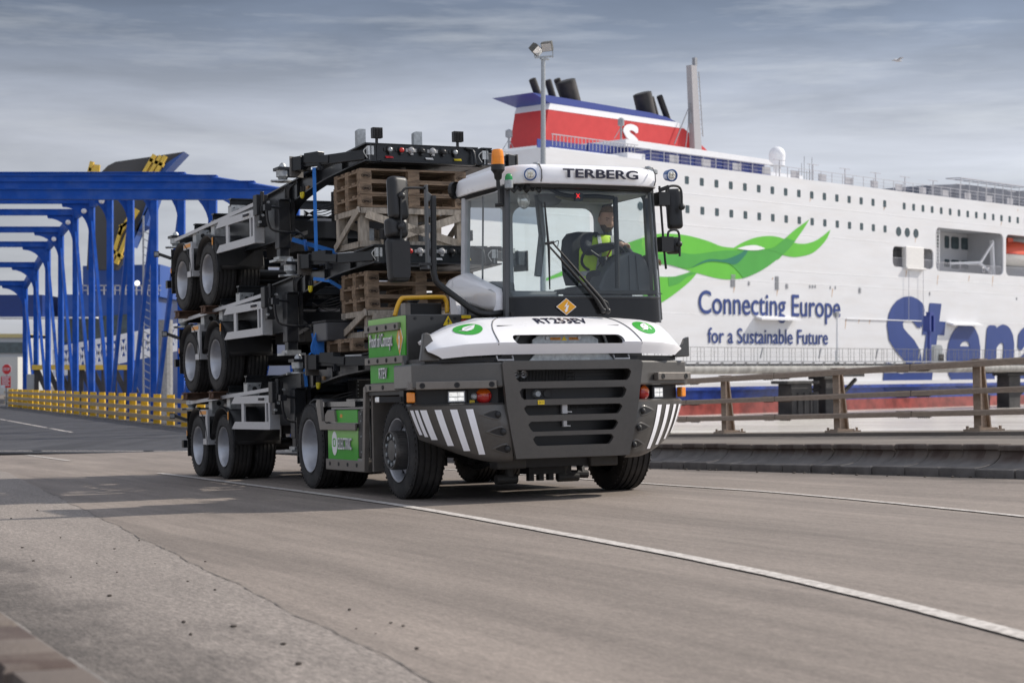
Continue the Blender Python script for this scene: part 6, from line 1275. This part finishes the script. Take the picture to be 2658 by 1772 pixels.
for j in range(9):
    z = -.058 - .069 * j / 8; r_ = []
    for k in range(17):
        a = R_(-90 - 88 + 176 * k / 16); ph = math.acos(max(-1, min(1, z / .125))); jaw = 1 - .20 * max(0, (-z - .02) / .105) * .8
        x = math.cos(a) * .081 * math.sin(ph) ** .75 * jaw; y = math.sin(a) * .103 * math.sin(ph) ** .72 * (1 - .1 * -z / .125)
        y += -.016 * math.exp(-((z + .098) / .022) ** 2 - (x / .03) ** 2)
        zz = z + (.03 * abs(math.cos(a)) ** 2 if j == 0 else 0); r_.append(sc3((x, y - .002, zz - (.012 if j == 0 and abs(x) < .03 else 0))))
    rows.append(r_)
g.grid(rows); g.done('beard', mat('beard_brown', (.11, .072, .052), .9, var=.3, scale=60), hd, smooth=True)
g = G()
for s in (-1, 1): g.bar(sc3((s * .016, -.097, .022)), sc3((s * .05, -.088, .026)), .008, .007).ball(sc3((s * .031, -.082, .004)), (.012, .006, .006), 8, 6)
g.bar(sc3((-.026, -.103, -.066)), sc3((.026, -.103, -.066)), .004, .006); g.done('brow', MATS['beard_brown'], hd)
def hand(w, d, up, s):
    """palm with four curled fingers and a thumb; w wrist, d direction of the palm, up back of the hand"""
    d = Vector(d).normalized(); up = Vector(up); up = (up - d * up.dot(d)).normalized(); r = d.cross(up); pts = []; ed = []
    def add(v, ra): pts.append((*PL(*v), ra)); return len(pts) - 1
    a = add(w, .036); b = add(w + d * .045, .040); c = add(w + d * .09, .040); ed.extend([(a, b), (b, c)])
    palm = skin_body('hand', pts, ed, m_sk, per, sub=1)
    for k, (o_, l, ra) in enumerate(((-.036, .085, .0115), (-.012, .098, .012), (.012, .092, .0115), (.036, .074, .010))):
        pts = []; ed = []; q = w + d * .10 + r * o_ * s; i0 = add(q - d * .03, ra); q1 = q + d * l * .45 + up * .004; i1 = add(q1, ra); q2 = q1 + (d * .5 - up * .8) * l * .38; i2 = add(q2, ra * .92); q3 = q2 + (-d * .15 - up) * l * .28; i3 = add(q3, ra * .8)
        skin_body('finger', pts, [(0, 1), (1, 2), (2, 3)], m_sk, palm, sub=1)
    pts = []; q = w + d * .035 - r * .04 * s; add(q, .015); add(q + d * .035 - r * .03 * s - up * .01, .0135); add(q + d * .07 - r * .03 * s - up * .035, .011); skin_body('thumb', pts, [(0, 1), (1, 2)], m_sk, palm, sub=1)
hand(wrR, Vector((1, -.1, .05)), Vector((0, -.25, 1)), 1); hand(wrL, Vector((1, -.25, -.35)), Vector((.2, -.4, 1)), -1)
# ------------------------------------------------------------ skeletal trailers, stacked three high
m_tr = mat('trailer_black_paint', (.010, .0115, .014), .32, var=.2, coat=.12, spec=.35, dirt=(.05, .048, .046), damt=.25, dscale=2.5)
m_tr2 = mat('trailer_dark_steel', (.016, .017, .02), .42, metal=.0, var=.25, coat=.1, spec=.35)
m_sock = {'black': black, 'red': redm, 'grey': galv, 'white': mat('socket_white', (.36, .36, .36), .45, var=.15), 'yellow': mat('cap_yellow', (.7, .55, .02), .4)}
m_stw = mat('sticker_white', (.75, .74, .72), .45, var=.05); m_str = mat('sticker_red', (.55, .03, .04), .45)
hose_y = mat('hose_yellow', (.75, .62, .02), .45); m_silvt = mat('twistlock_steel', (.42, .43, .43), .4, metal=.6, var=.25, scale=20)
def trailer():
    T = empty('skeletal_trailer', RF.M.copy())
    Y0 = -.30
    # headboard with sockets and lamps
    g = G(); g.box((-.70, Y0 + .03, 1.49), (.68, Y0 + .10, 1.70)); g.prism([(-.66, Y0 - .06, 1.475), (-.66, Y0 + .03, 1.50), (-.66, Y0 + .03, 1.475)], (1.26, 0, 0)).box((-.66, Y0 - .07, 1.468), (.60, Y0 + .03, 1.478)).box((-.78, Y0 + .04, 1.49), (-.69, Y0 + .35, 1.70)).box((.66, Y0 + .04, 1.49), (.78, Y0 + .35, 1.70)).box((-.70, Y0 + .02, 1.695), (.68, Y0 + .20, 1.712))
    g.tube(spline([(.50, Y0 - .0, 1.69), (.585, Y0 - .02, 1.66), (.595, Y0 - .05, 1.56), (.595, Y0 - .06, 1.49)], 12), .02, 8); hbd = g.done('headboard', m_tr, T, bevel=.004)
    for x, k, cap in ((-.54, 'black', 'grey'), (-.385, 'red', 'red'), (-.245, 'white', 'white'), (-.105, 'black', 'black'), (.045, 'white', 'white'), (.185, 'black', 'black'), (.345, 'black', 'grey')):
        z = 1.635; g = G(); g.lathe([(0, .042), (.03, .042), (.04, .036), (.04, 0)], (x, Y0 + .03, z), (0, -1, 0), 16).box((x - .07, Y0 + .015, z - .02), (x + .07, Y0 + .03, z + .02)).box((x - .015, Y0 - .02, z - .06), (x + .015, Y0 + .02, z - .03)); s_ = g.done('socket', black if k == 'red' else m_sock[k], hbd, smooth=35)
        G().lathe([(.04, .031), (.058, .029), (.066, .018), (.066, 0)], (x, Y0 + .03, z), (0, -1, -.12), 14).done('cap', m_sock[cap], s_, smooth=35)
    for x, m in ((-.54, m_str), (.39, m_sock['yellow']), (.0, m_stw)):
        G().prism([(x - .05, Y0 - .0, 1.527), (x + .05, Y0 - .0, 1.527), (x + .05, Y0 + .027, 1.552), (x - .05, Y0 + .027, 1.552)], (0, -.003, .003)).done('sticker', m, hbd)
    for x in (-.67, .43):
        g = G(); g.box((x - .065, Y0 + .05, 1.78), (x + .065, Y0 + .13, 1.91)).bar((x, Y0 + .1, 1.70), (x, Y0 + .1, 1.79), .03, .03, (1, 0, 0))
        for k in range(6): g.box((x - .055 + k * .02, Y0 + .035, 1.79), (x - .049 + k * .02, Y0 + .05, 1.90))
        l_ = g.done('work_lamp', black, T, bevel=.006)
    for x in (-.74, .03):
        g = G(); g.prism([(x - .055, Y0 + .42, 1.70), (x + .055, Y0 + .42, 1.70), (x + .055, Y0 + .42, 1.94), (x - .03, Y0 + .42, 1.94), (x - .055, Y0 + .42, 1.92)], (0, .09, 0)); g.done('stanchion', galv, T)
    # neck and main beams
    for s in (-1, 1):
        x = .78 * s; top = [(Y0, 1.70), (.8, 1.65), (2.2, 1.56), (3.6, 1.47), (7.6, 1.25)]; bot = [(Y0, 1.49), (1.0, 1.435), (1.9, 1.34), (2.35, 1.26), (2.65, 1.14), (2.82, .98), (2.90, .80), (7.6, .78)]
        g = G(); g.prism([(x, a, b) for a, b in top + bot[::-1]], (.02 * s, 0, 0)); wb_ = g.done('main_beam', m_tr, T)
        g = G()
        for pts in (top, bot):
            pp = [(a, b) for a, b in ([(p.x, p.y) for p in spline([(a, b, 0) for a, b in pts], 40)] if pts is bot else pts)]
            for (a, b), (c, d) in zip(pp, pp[1:]): g.bar((x + .01 * s, a, b), (x + .01 * s, c, d), .15, .018)
        g.done('flange', m_tr, wb_)
        for y in (.55, 1.5, 2.25, 2.6):
            g = G(); zt, zb = interp([(a, b) for a, b in top], y)[0], interp([(a, b) for a, b in bot], y)[0]; g.box((x + (.02 if s > 0 else -.065), y, zb), (x + (.085 if s > 0 else 0), y + .014, zt)); g.done('gusset', m_tr2, wb_)
        if s < 0:
            for y0, y1, m, dz_ in ((.70, 1.05, orange, 0), (1.07, 1.45, m_stw, .0), (1.62, 1.78, orange, 0), (1.80, 2.2, m_stw, 0), (3.1, 3.5, orange, 0), (4.4, 4.75, orange, 0)):
                za, zb = interp(top, y0)[0], interp(top, y1)[0]; G().prism([(x - .003, y0, za - .13), (x - .003, y1, zb - .13), (x - .003, y1, zb - .03), (x - .003, y0, za - .03)], (-.004, 0, 0)).done('reflective_tape', m, wb_)
            G().box((x - .04, 1.9, 1.38), (x - .003, 1.98, 1.43)).done('side_marker', mat('marker_brown', (.35, .2, .08), .4), wb_)
    g = G(); g.box((-.77, Y0 + .1, 1.47), (.77, 1.5, 1.485)); g.done('kingpin_plate', m_tr2, T)
    g = G()
    for y, za, zb, d in ((.45, 1.5, 1.62, .1), (1.45, 1.40, 1.58, .12), (2.75, .82, 1.05, .18), (3.6, .80, .98, .12), (4.6, .8, 1.2, .1), (6.0, .8, 1.15, .1), (7.45, .78, 1.22, .16)): g.box((-.78, y, za), (.78, y + d, zb))
    g.bar((-.7, 2.9, .95), (.7, 4.6, .95), .1, .1).bar((.7, 2.9, .95), (-.7, 4.6, .95), .1, .1); g.done('cross_member', m_tr, T)
    for z, y in ((1.0, 3.25), (1.0, 3.9)): G().lathe([(-.45, .02), (-.42, .12), (-.38, .14), (.38, .14), (.42, .12), (.45, .02)], (.1, y, z), (1, 0, 0), 18).done('air_tank', mat('tank_dark', (.05, .05, .055), .35, metal=.4, var=.2), T, smooth=40)
    # folding end locks at the front
    for s in (-1, 1):
        a, b = (Vector((-.78, Y0 + .15, 1.58)), Vector((-1.22, .95, 1.60))) if s < 0 else (Vector((.78, Y0 + .1, 1.60)), Vector((1.22, .05, 1.60)))
        g = G(); g.bar(a, b, .09, .12).bar(a.lerp(b, .55), b + Vector((0, 0, .045)), .12, .10); g.bar(a + Vector((0, -.03, .05)), a + Vector((0, -.03, -.1)), .05, .05, (1, 0, 0)); arm = g.done('lock_arm', m_tr, T, bevel=.006)
        d = (b - a).normalized(); r = Vector((d.y, -d.x, 0)); M_ = Matrix(((d.x, -r.x, 0, b.x), (d.y, -r.y, 0, b.y), (0, 0, 1, b.z), (0, 0, 0, 1)))
        g = G(); g.box((-.05, -.09, -.10), (.12, .09, .08), M_).box((-.34, -.06, .04), (-.08, .06, .11), M_); eb = g.done('lock_box', m_tr, arm, bevel=.006)
        G().box((.125, -.11, -.17), (.14, .11, .09), M_).done('end_plate', mat('plate_grey_brown', (.15, .14, .13), .5, var=.08), eb)
        g = G(); g.box((-.31, -.068, .05), (-.22, -.06, .10), M_).box((-.18, -.068, .05), (-.10, -.06, .10), M_); g.done('marker_lamp', m_sock['white'], eb)
        q = a.lerp(b, .75); g = G(); g.box((q.x - .04, q.y - .09, 1.47), (q.x + .04, q.y - .05, 1.56)).lathe([(0, .022), (.012, .022), (.012, 0)], (q.x, q.y - .09, 1.495), (0, -1, 0), 12); g.done('pin_plate', m_tr2, arm); 
        g = G(); g.box((a.x - .05, Y0 + .0, 1.56), (a.x + .03, Y0 + .06, 1.67)).tube([(a.x - .01, Y0 + .02, 1.56), (a.x - .01, Y0 + .02, 1.48)], .014, 8).tube(spline([(a.x - .05, Y0, 1.66), (a.x - .11, Y0 - .01, 1.6), (a.x - .06, Y0, 1.52)], 10), .006, 5); g.done('locking_pin', m_silvt, arm)
        if s < 0: G().prism([M_ @ Vector(p) for p in ((-.72, -.066, -.03), (-.42, -.066, -.03), (-.42, -.066, .07), (-.72, -.066, .07))], M_.to_3x3() @ Vector((0, -.004, 0))).done('sticker', m_stw, arm)
    # twistlock bolsters
    for y, z in ((1.92, 1.64), (7.1, 1.20)):
        g = G(); g.box((-1.18, y - .08, z - .10), (1.18, y + .08, z)); b_ = g.done('twistlock_bolster', m_tr, T, bevel=.005)
        for s in (-1, 1):
            x = 1.16 * s; g = G(); g.box((x - .10, y - .11, z - .02), (x + .10, y + .11, z + .02)); c_ = g.done('lock_plate', m_tr2, b_); g = G(); g.lathe([(-.15, .05), (-.11, .07), (-.10, .09), (-.02, .09)], (x, y, z), (0, 0, 1), 14).lathe([(-.17, .12), (-.15, .12), (-.15, 0)], (x, y, z), (0, 0, 1), 14).tube([(x, y, z - .16), (x + .18 * s, y - .05, z - .17)], .018, 8).lathe([(.02, .05), (.05, .05), (.085, .02), (.085, 0)], (x, y, z), (0, 0, 1), 12); g.done('twistlock', m_silvt, b_, smooth=40)
    for y, z in ((4.1, 1.49), (4.95, 1.36), (5.9, 1.30)):
        g = G(); g.box((-1.20, y - .03, z - .02), (1.20, y + .09, z)).box((-1.20, y + .02, z - .11), (1.20, y + .035, z)).box((-1.20, y - .03, z - .12), (1.20, y + .09, z - .10)); b_ = g.done('cross_bolster', m_tr, T)
        for s in (-1, 1):
            x = 1.20 * s; pts = [(x - .13 * (1 if s > 0 else 0), 0), (0, 0)]; xa, xb = (x, x + .21) if s < 0 else (x - .21, x)
            g = G(); g.prism([(xa, y - .035, z - .10), (xb, y - .035, z - .10), (xb - (.05 if s < 0 else 0), y - .035, z - .34), (xa + (.05 if s > 0 else 0), y - .035, z - .34)], (0, -.02, 0)).prism([(xa, y - .04, z - .1), (xa, y + .12, z - .1), (xa, y + .12, z - .34), (xa, y - .04, z - .34)], (.015, 0, 0)); pl = g.done('bracket_plate', m_silvt, b_)
            g = G(); g.lathe([(0, .035), (.004, .035), (.004, 0)], ((xa + xb) / 2, y - .056, z - .19), (0, -1, 0), 16); 
            for dx in (-.07, .07): g.lathe([(0, .010), (.004, .010), (.004, 0)], ((xa + xb) / 2 + dx, y - .056, z - .14), (0, -1, 0), 8)
            g.done('bolt_hole', black, pl)
    # aluminium side guards
    for s in (-1, 1):
        xo = 1.27 * s; xi = xo - .035 * s; pt = lambda xx: (min(xx), max(xx)); (a, b) = pt((xo, xo - .15 * s)); (c, d) = pt((xo, xi))
        g = G(); g.box((a, 2.84, .735), (b, 2.90, 1.20)); sg = g.done('side_guard', alu, T, bevel=.006)
        for zl, zh in ((1.095, 1.20), (.735, .84)): G().prism([(c, 2.90, zl), (c, 4.62, zl), (c, 4.44, zh), (c, 2.90, zh)], (d - c, 0, 0)).done('rail', alu, sg)
        G().box((c + .005, 4.02, .84), (d - .005, 4.14, 1.095)).done('upright', alu, sg); G().box((c + .005, 3.0, .84), (d - .005, 3.05, 1.095)).done('upright', alu, sg)
        if s < 0: sk = G().box((c - .003, 3.02, 1.115), (c - .001, 3.30, 1.185)).done('sticker', m_stw, sg); text_on('lettering', 'DENNISON', quadmap((c - .005, 3.28, 1.13), (c - .005, 3.04, 1.13), (c - .005, 3.28, 1.17)), inkd, sk, .01)
        g = G(); g.box((a, 5.86, .49), (b, 5.90, .58)).box((c, 5.86, .58), (d, 5.98, .92)).box((c + .02, 5.90, .52), (d, 6.0, .95)).box((a, 5.86, .92), (b, 5.90, 1.02)).box((c, 5.90, .92), (d, 6.30, 1.02)).box((c, 5.90, .49), (d, 6.12, .58)); sg2 = g.done('side_guard', alu, T, bevel=.004)
        if s < 0: G().box((c - .004, 5.92, .945), (c - .001, 6.26, 1.0)).done('reflective_tape', orange, sg2)
        G().bar((xi - .01 * s, 2.9, 1.28), (xi - .01 * s, 6.9, 1.13), .03, .05).done('top_rail', alu, T)
    # wheels, mudguards
    for s in (-1, 1):
        for y in (5.10, 6.45):
            wheel(T, (1.10 * s, y, .472), .472, .30, s, 'dish'); wheel(T, (.74 * s, y, .472), .472, .30, s, 'plain')
            x0, x1 = sorted((1.275 * s, .56 * s)); g = G()
            g.lathe([(0, .555), (x1 - x0, .555)], (x0, y, .485), (1, 0, 0), 22, a0=R_(-78), a1=R_(88)); mg = g.done('mudguard', black, T, smooth=True, shell=.018)
            g = G(); g.lathe([(0, .565), (.05, .575), (.06, .565), (.05, .54)], (1.22 * s if s > 0 else -1.28, y, .485), (1, 0, 0), 22, a0=R_(-82), a1=R_(92)); g.done('edge_trim', black, mg, smooth=True)
            g = G()
            for k in (.35, .7): g.lathe([(0, .566), (.03, .57), (.04, .566)], (lerp(x0, x1, k), y, .485), (1, 0, 0), 18, a0=R_(-70), a1=R_(80))
            g.done('rib', black, mg, smooth=True)
            if y < 6 : G().box((x0 + .02, y - .575, .56), (x1 - .02, y - .555, .80)).done('skirt', black, mg); G().box((1.28 * s - .01, y - .42, .82), (1.28 * s + .01, y - .36, 1.0)).done('side_marker', black, T); G().box((1.29 * s - .008, y - .41, .87), (1.29 * s + .008, y - .375, .98)).done('marker_lamp', orange, T)
    for y in (5.10, 6.45): G().tube([(-1.1, y, .472), (1.1, y, .472)], .075, 10).ball((-.5, y + .15, .62), (.13, .13, .18), 10, 7).ball((.5, y + .15, .62), (.13, .13, .18), 10, 7).done('axle', dark, T, smooth=40)
    for s in (-1, 1):
        G().box((.6 * s if s > 0 else -1.26, 7.02, .30), (1.26 if s > 0 else -.6, 7.04, 1.0)).done('mudflap', black, T)
        g = G(); g.bar((1.26 * s, 7.05, .86), (1.42 * s, 7.15, .93), .04, .05).bar((1.42 * s, 7.15, .93), (1.50 * s, 7.17, .93), .06, .09); ml = g.done('marker_arm', black, T); G().box((1.47 * s - .03, 7.11, .90), (1.47 * s + .03, 7.125, .96)).done('marker_lamp', m_sock['white'], ml)
        G().box((1.26 * s - .02, 6.98, .62), (1.26 * s + .02, 7.02, .70)).done('marker_lamp', orange, T)
    g = G(); g.box((-1.2, 7.5, .42), (1.2, 7.6, .54)).box((-.5, 7.5, .54), (-.42, 7.58, .9)).box((.42, 7.5, .54), (.5, 7.58, .9)); g.done('rear_bumper', m_tr2, T)
    # landing legs with crank
    for s in (-1, 1):
        x = 1.02 * s; g = G(); g.box((x - .085, 2.28, .62), (x + .085, 2.46, 1.27)).box((x - .07, 2.30, .50), (x + .07, 2.44, .63)).box((x - .07, 2.26, 1.27), (x + .07, 2.44, 1.29)); lg = g.done('landing_leg', m_tr2, T, bevel=.012)
        g = G(); g.box((x - .15, 2.22, .44), (x + .15, 2.52, .47)).box((x - .10, 2.26, .47), (x + .10, 2.48, .51)); g.done('foot', m_silvt if s < 0 else dark, lg)
        g = G(); g.bar((x + .2 * -s, 2.5, .75), (.6 * s, 3.3, 1.1), .05, .05).bar((x - .05 * s, 2.37, .72), (.4 * s, 2.9, .95), .05, .05); g.box((x - .14 * s - .03, 2.34, .80), (x - .14 * s + .03, 2.46, 1.30)); g.done('brace', m_tr2, T)
        for k in range(8): pass
        if s < 0:
            g = G(); g.tube(spline([(-1.10, 2.22, 1.16), (-1.27, 2.22, 1.17), (-1.30, 2.20, 1.13), (-1.28, 2.20, .95), (-1.22, 2.19, .86), (-1.05, 2.18, .83), (-.88, 2.17, .83)], 30), .017, 8).box((-1.33, 2.18, 1.12), (-1.24, 2.26, 1.20)); cr_ = g.done('crank_handle', m_tr2, lg, smooth=40); G().tube(spline([(-.88, 2.17, .83), (-.82, 2.16, .80), (-.79, 2.15, .72)], 8), .016, 8).done('crank_rod', m_tr2, cr_, smooth=True); G().tube([(-.79, 2.15, .73), (-.765, 2.14, .58)], .026, 10).done('grip', mat('grip_blue', (.01, .11, .42), .4), cr_, smooth=True)
    # control valves, hoses, boxes
    g = G(); g.box((-1.30, 2.62, 1.10), (-1.14, 2.78, 1.38)).tube([(-1.22, 2.62, 1.05), (-1.22, 2.62, 1.42)], .03, 8).box((-1.26, 2.56, 1.14), (-1.16, 2.62, 1.22)).box((-1.28, 2.58, .94), (-1.16, 2.7, 1.1)); vb = g.done('valve_block', black, T, bevel=.006); g = G()
    for k in range(4): g.lathe([(0, .02), (.05, .018), (.05, 0)], (-1.27 + k * .04, 2.6, 1.0 + .09 * k), (0, -1, 0), 8)
    g.done('fitting', m_silvt, vb)
    g = G()
    for k in range(4): g.tube(spline([(-.86 - .02 * k, 2.30 + .06 * k, 1.5), (-.92, 2.36 + .05 * k, 1.42), (-.90, 2.40 + .04 * k, 1.2), (-.93, 2.44 + .03 * k, .95)], 14), .014, 6)
    g.done('air_hose', black, T, smooth=True)
    g = G()
    for k in range(7): g.box((-.94, 2.47, 1.0 + k * .065), (-.88, 2.53, 1.05 + k * .065))
    g.done('cable_chain', black, T)
    hy = G().tube(spline([(-.87, 1.92, 1.43), (-.87, 1.93, 1.36), (-.87, 1.96, 1.30), (-.87, 2.0, 1.36), (-.87, 2.0, 1.43)], 16), .014, 8).done('hook_loop', black, T, smooth=True); G().tube(spline([(-.875, 1.925, 1.35), (-.875, 1.94, 1.295), (-.875, 1.965, 1.28), (-.875, 1.99, 1.295), (-.875, 2.0, 1.35)], 14), .021, 8).done('yellow_sleeve', hose_y, hy, smooth=True)
    G().ball((-.98, 2.62, .78), (.03, .03, .06), 8, 6).done('yellow_handle', hose_y, T, smooth=True)
    g = G(); g.box((-.42, 1.75, .98), (-.02, 2.1, 1.38)); cb = g.done('control_box', black, T, bevel=.01); g = G()
    for k in range(8):
        for z in (1.0 + k * .05,): g.lathe([(0, .009), (.008, .008), (.008, 0)], (-.40, 1.75, z), (0, -1, 0), 6).lathe([(0, .009), (.008, .008), (.008, 0)], (-.04, 1.75, z), (0, -1, 0), 6)
    g.lathe([(0, .018), (.003, .018), (.003, 0)], (-.12, 1.749, 1.2), (0, -1, 0), 10); g.done('rivet', galv, cb)
    g = G()
    for k in range(5): g.tube(spline([(-.7, 2.4, 1.15 - .02 * k), (-.55, 2.1, 1.02 + .04 * k), (-.40, 1.9, 1.1 + .03 * k)], 10), .007, 5)
    g.done('cable', black, T)
    G().box((.1, 2.2, .9), (.5, 2.5, 1.3)).box((-.6, 3.0, .65), (.6, 4.3, .8)).done('equipment_box', dark, T)
    return T
tl0 = trailer()
TL = ['lowest of the three stacked black container trailers, wheels on the road behind the tractor', 'middle black container trailer of the stack, carried between two others', 'topmost black container trailer of the stack, against the sky above the cab']
trs = [tl0] + [copy_tree(tl0) for _ in range(2)]
DZ = [0, 1.285, 2.555]; DY = [0, .20, .42]; YAW = [0, .4, .8]
for k, t in enumerate(trs):
    tag(t, TL[k], 'trailer', 'stacked skeletal container trailers'); t.matrix_world = RF.M @ Matrix.Translation((0, DY[k], DZ[k])) @ Matrix.Rotation(R_(YAW[k]), 4, 'Z')
def lvl(k): return RF.M @ Matrix.Translation((0, DY[k], DZ[k])) @ Matrix.Rotation(R_(YAW[k]), 4, 'Z')
# rusty beams under the wheels of the upper trailers
for k in (1, 2):
    for y in (5.08, 6.47):
        g = G(); g.box((-1.36, -.11, 0), (1.36, .11, .018)).box((-1.36, -.11, -.10), (1.36, .11, -.082)).box((-1.36, -.012, -.082), (1.36, .012, 0)).box((-1.345, -.10, -.082), (-1.33, .10, 0))
        o = g.done('spacer_beam', rust); o.matrix_world = lvl(k) @ Matrix.Translation((0, y, -.018))
        tag(o, 'rusty steel beam under the %s wheels of the %s trailer' % ('front' if y < 6 else 'rear', ('middle', 'top')[k - 1]), 'beam', 'rusty beams between the stacked trailers')
# ------------------------------------------------------------ pallets and timber trestles
def pallet(name='pallet'):
    P_ = empty(name); W_, D_ = 1.42, .95; hx, hy = W_ / 2, D_ / 2
    g = G()
    for k in range(5): y = lerp(-hy, hy - .15, k / 4); g.box((-hx + random.uniform(-.006, .006), y, .133), (hx + random.uniform(-.006, .006), y + (.145 if k % 2 == 0 else .10), .157))
    g.done('deck_board', wood, P_)
    g = G()
    for x in (-hx, -.072, hx - .145): g.box((x, -hy, .108), (x + .145, hy, .132))
    g.done('stringer_board', wood, P_)
    for y in (-hy, -.05, hy - .11):
        for x in (-hx, -.075, hx - .15): G().box((x + random.uniform(-.008, .004), y, .026), (x + .15, y + .11, .107)).done('block', wood, P_)
    g = G()
    for y in (-hy, -.05, hy - .11): g.box((-hx, y, .0), (hx, y + .11, .025))
    g.done('bottom_board', wood, P_)
    m_burn = mat('branded_mark', (.045, .03, .022), .9)
    for x in (-hx + .072, hx - .078):
        N = 20; f = lambda a, r: (x + .058 * r * math.cos(a), -hy - .012, .066 + .032 * r * math.sin(a)); g = G(); A = [g.v(f(2 * math.pi * k / N, 1)) for k in range(N)]; B = [g.v(f(2 * math.pi * k / N, .9)) for k in range(N)]; g.rings([A, B]); g.done('oval_mark', m_burn, P_)
        text_on('lettering', 'EPAL', quadmap((x - .038, -hy - .012, .052), (x + .038, -hy - .012, .052), (x - .038, -hy - .012, .080)), m_burn, P_, .01)
    return P_
pl0 = pallet(); first = True
def put_pallet(M_, label, group):
    global first
    o = pl0 if first else copy_tree(pl0); first = False; o.matrix_world = M_; tag(o, label, 'pallet', group); return o
ORD = ['bottom', 'middle', 'top']
def pick_level(z): return RF.M @ Matrix.Translation((-.22, .55, z))
for (z0, where, grp) in ((3.475, 'under the headboard of the top trailer', 'wooden pallets between the stacked trailers'), (2.215, 'under the headboard of the middle trailer', 'wooden pallets between the stacked trailers')):
    for k in range(3):
        M_ = RF.M @ Matrix.Translation((-.205 + random.uniform(-.012, .012) + (.06 if z0 < 3 else 0), .62 + random.uniform(-.012, .012), z0 + .159 * k)) @ Matrix.Rotation(R_(random.uniform(-1, 1)), 4, 'Z')
        if (k == 1 and z0 > 3) or k == 0: M_ = M_ @ Matrix.Rotation(0, 4, 'Z')
        put_pallet(M_, ['bottom wooden pallet of the three in the stack ', 'middle wooden pallet of the three in the stack ', 'top wooden pallet of the three in the stack '][k] + where, grp)
put_pallet(RF.M @ Matrix.Translation((-.30, .75, 1.715)), 'lone wooden pallet under the lower timber trestle, behind the green box', 'wooden pallets between the stacked trailers')
def trestle(M_, h, label):
    T = empty('trestle', M_, label, 'trestle', 'timber trestles between the trailers'); hx, hy = .71, .475; g = G()
    for y in (-hy, hy - .05): g.box((-hx, y, h - .075), (hx, y + .05, h - .005)); g.box((-hx, y, 0), (hx, y + .05, .075))
    for x in (-hx, hx - .05): g.box((x, -hy + .05, h - .075), (x + .05, hy - .05, h - .005)); g.box((x, -hy + .05, 0), (x + .05, hy - .05, .075))
    g.done('frame', woodl, T)
    for x in (-hx, -.06, hx - .12):
        for y in (-hy + .05, hy - .13): G().box((x, y, .0), (x + .12, y + .08, h - .01)).done('post', woodl, T)
    for y in (-hy - .03, hy): 
        for xa, xb in ((-hx + .05, -.05), (hx - .05, .08)): G().bar((xa, y, h - .09), (xb + (.60 if xa < 0 else -.55), y, .06), .095, .025, (0, 1, 0)).done('brace', woodl, T)
    for x in (-hx - .03, hx): G().bar((x, -hy, h - .03), (x, hy - .08, .04), .085, .025, (1, 0, 0)).done('brace', woodl, T)
trestle(RF.M @ Matrix.Translation((-.205, .62, 2.985)), .488, 'upper timber trestle with diagonal braces standing on the middle trailer')
trestle(RF.M @ Matrix.Translation((-.145, .62, 1.875)), .338, 'lower timber trestle with diagonal braces behind the green battery box')
# blue lashing straps
def strap(pts, label, w=.045):
    pts = [RF.M @ Vector(p) for p in pts]; g = G()
    for a, b in zip(pts, pts[1:]): g.bar(a, b, w, .006, (0, 1, 0))
    tag(g.done('lashing_strap', blues), label, 'strap', 'blue lashing straps on the trailers')
strap([(-1.17, 1.12, 4.07), (-1.16, 1.13, 2.93)], 'vertical blue lashing strap between the arms of the top and middle trailers')
strap([(-.9, 2.0, 2.72), (-.86, 1.5, 2.66), (-.5, 1.3, 2.4)], 'blue lashing strap slanting from the middle trailer neck to the lower pallets')
strap([(-.95, 2.7, 3.3), (.0, 2.3, 2.98)], 'broad blue strap slanting down behind the upper landing leg', .06)
strap([(-.6, 1.2, 1.98), (.2, 1.2, 2.0)], 'short level blue strap above the lone pallet')
strap([(-.98, 2.2, 1.55), (-.96, 2.2, 1.30)], 'short blue strap hanging beside the lowest trailer landing leg')
g = G()
for k in range(7): g.tube([RF.M @ Vector(p) for p in spline([(-1.12 + .01 * k, 1.3, 1.98), (-1.2 + .015 * k, 1.28, 1.80 - .01 * k), (-1.17 + .02 * k, 1.27, 1.72 - .008 * k), (-1.1 + .012 * k, 1.3, 1.95)], 14)], .012, 5)
g.tube([RF.M @ Vector(p) for p in spline([(-1.15, 1.29, 1.76), (-1.25, 1.28, 1.66), (-1.16, 1.27, 1.54), (-1.10, 1.28, 1.75)], 16)], .010, 5)
tag(g.done('lashing_strap', blues), 'coiled bundle of blue strap hanging left of the lower trestle', 'strap', 'blue lashing straps on the trailers')
# headboard spare arm seen behind the green box: folded end lock on the deck
o = empty('tool_box', RF.M @ Matrix.Translation((-.95, 1.15, 1.86)), 'dark grey steel box lying beside the lower trestle', 'box')
G().box((-.18, -.25, 0), (.18, .25, .24)).done('shell', mat('box_steel', (.08, .08, .085), .45, metal=.4), o, bevel=.015); G().box((-.19, -.26, .24), (.19, .26, .262)).done('lid', dark, o, bevel=.005)
# stones and litter along the left edge
g = G()
for k in range(38):
    v = random.uniform(-12, 2); u = -6.35 + abs(random.gauss(0, .7)); r = random.uniform(.004, .013); g.ball((u, v, r * .5 + .004), (r * random.uniform(.7, 1.6), r, r * .6), 6, 4)
for k in range(60):
    v = random.uniform(-8, 12); u = 5.25 - abs(random.gauss(0, .15)); r = random.uniform(.008, .025); g.ball((u, v, roadw(u, v) + r * .4), (r * 1.3, r, r * .6), 6, 4)
o = g.done('loose_stones', mat('stone_dark', (.06, .05, .042), .9, var=.4)); o.matrix_world = TF.M; tag(o, 'small dark stones scattered along the road edges', 'stones', kind='stuff')
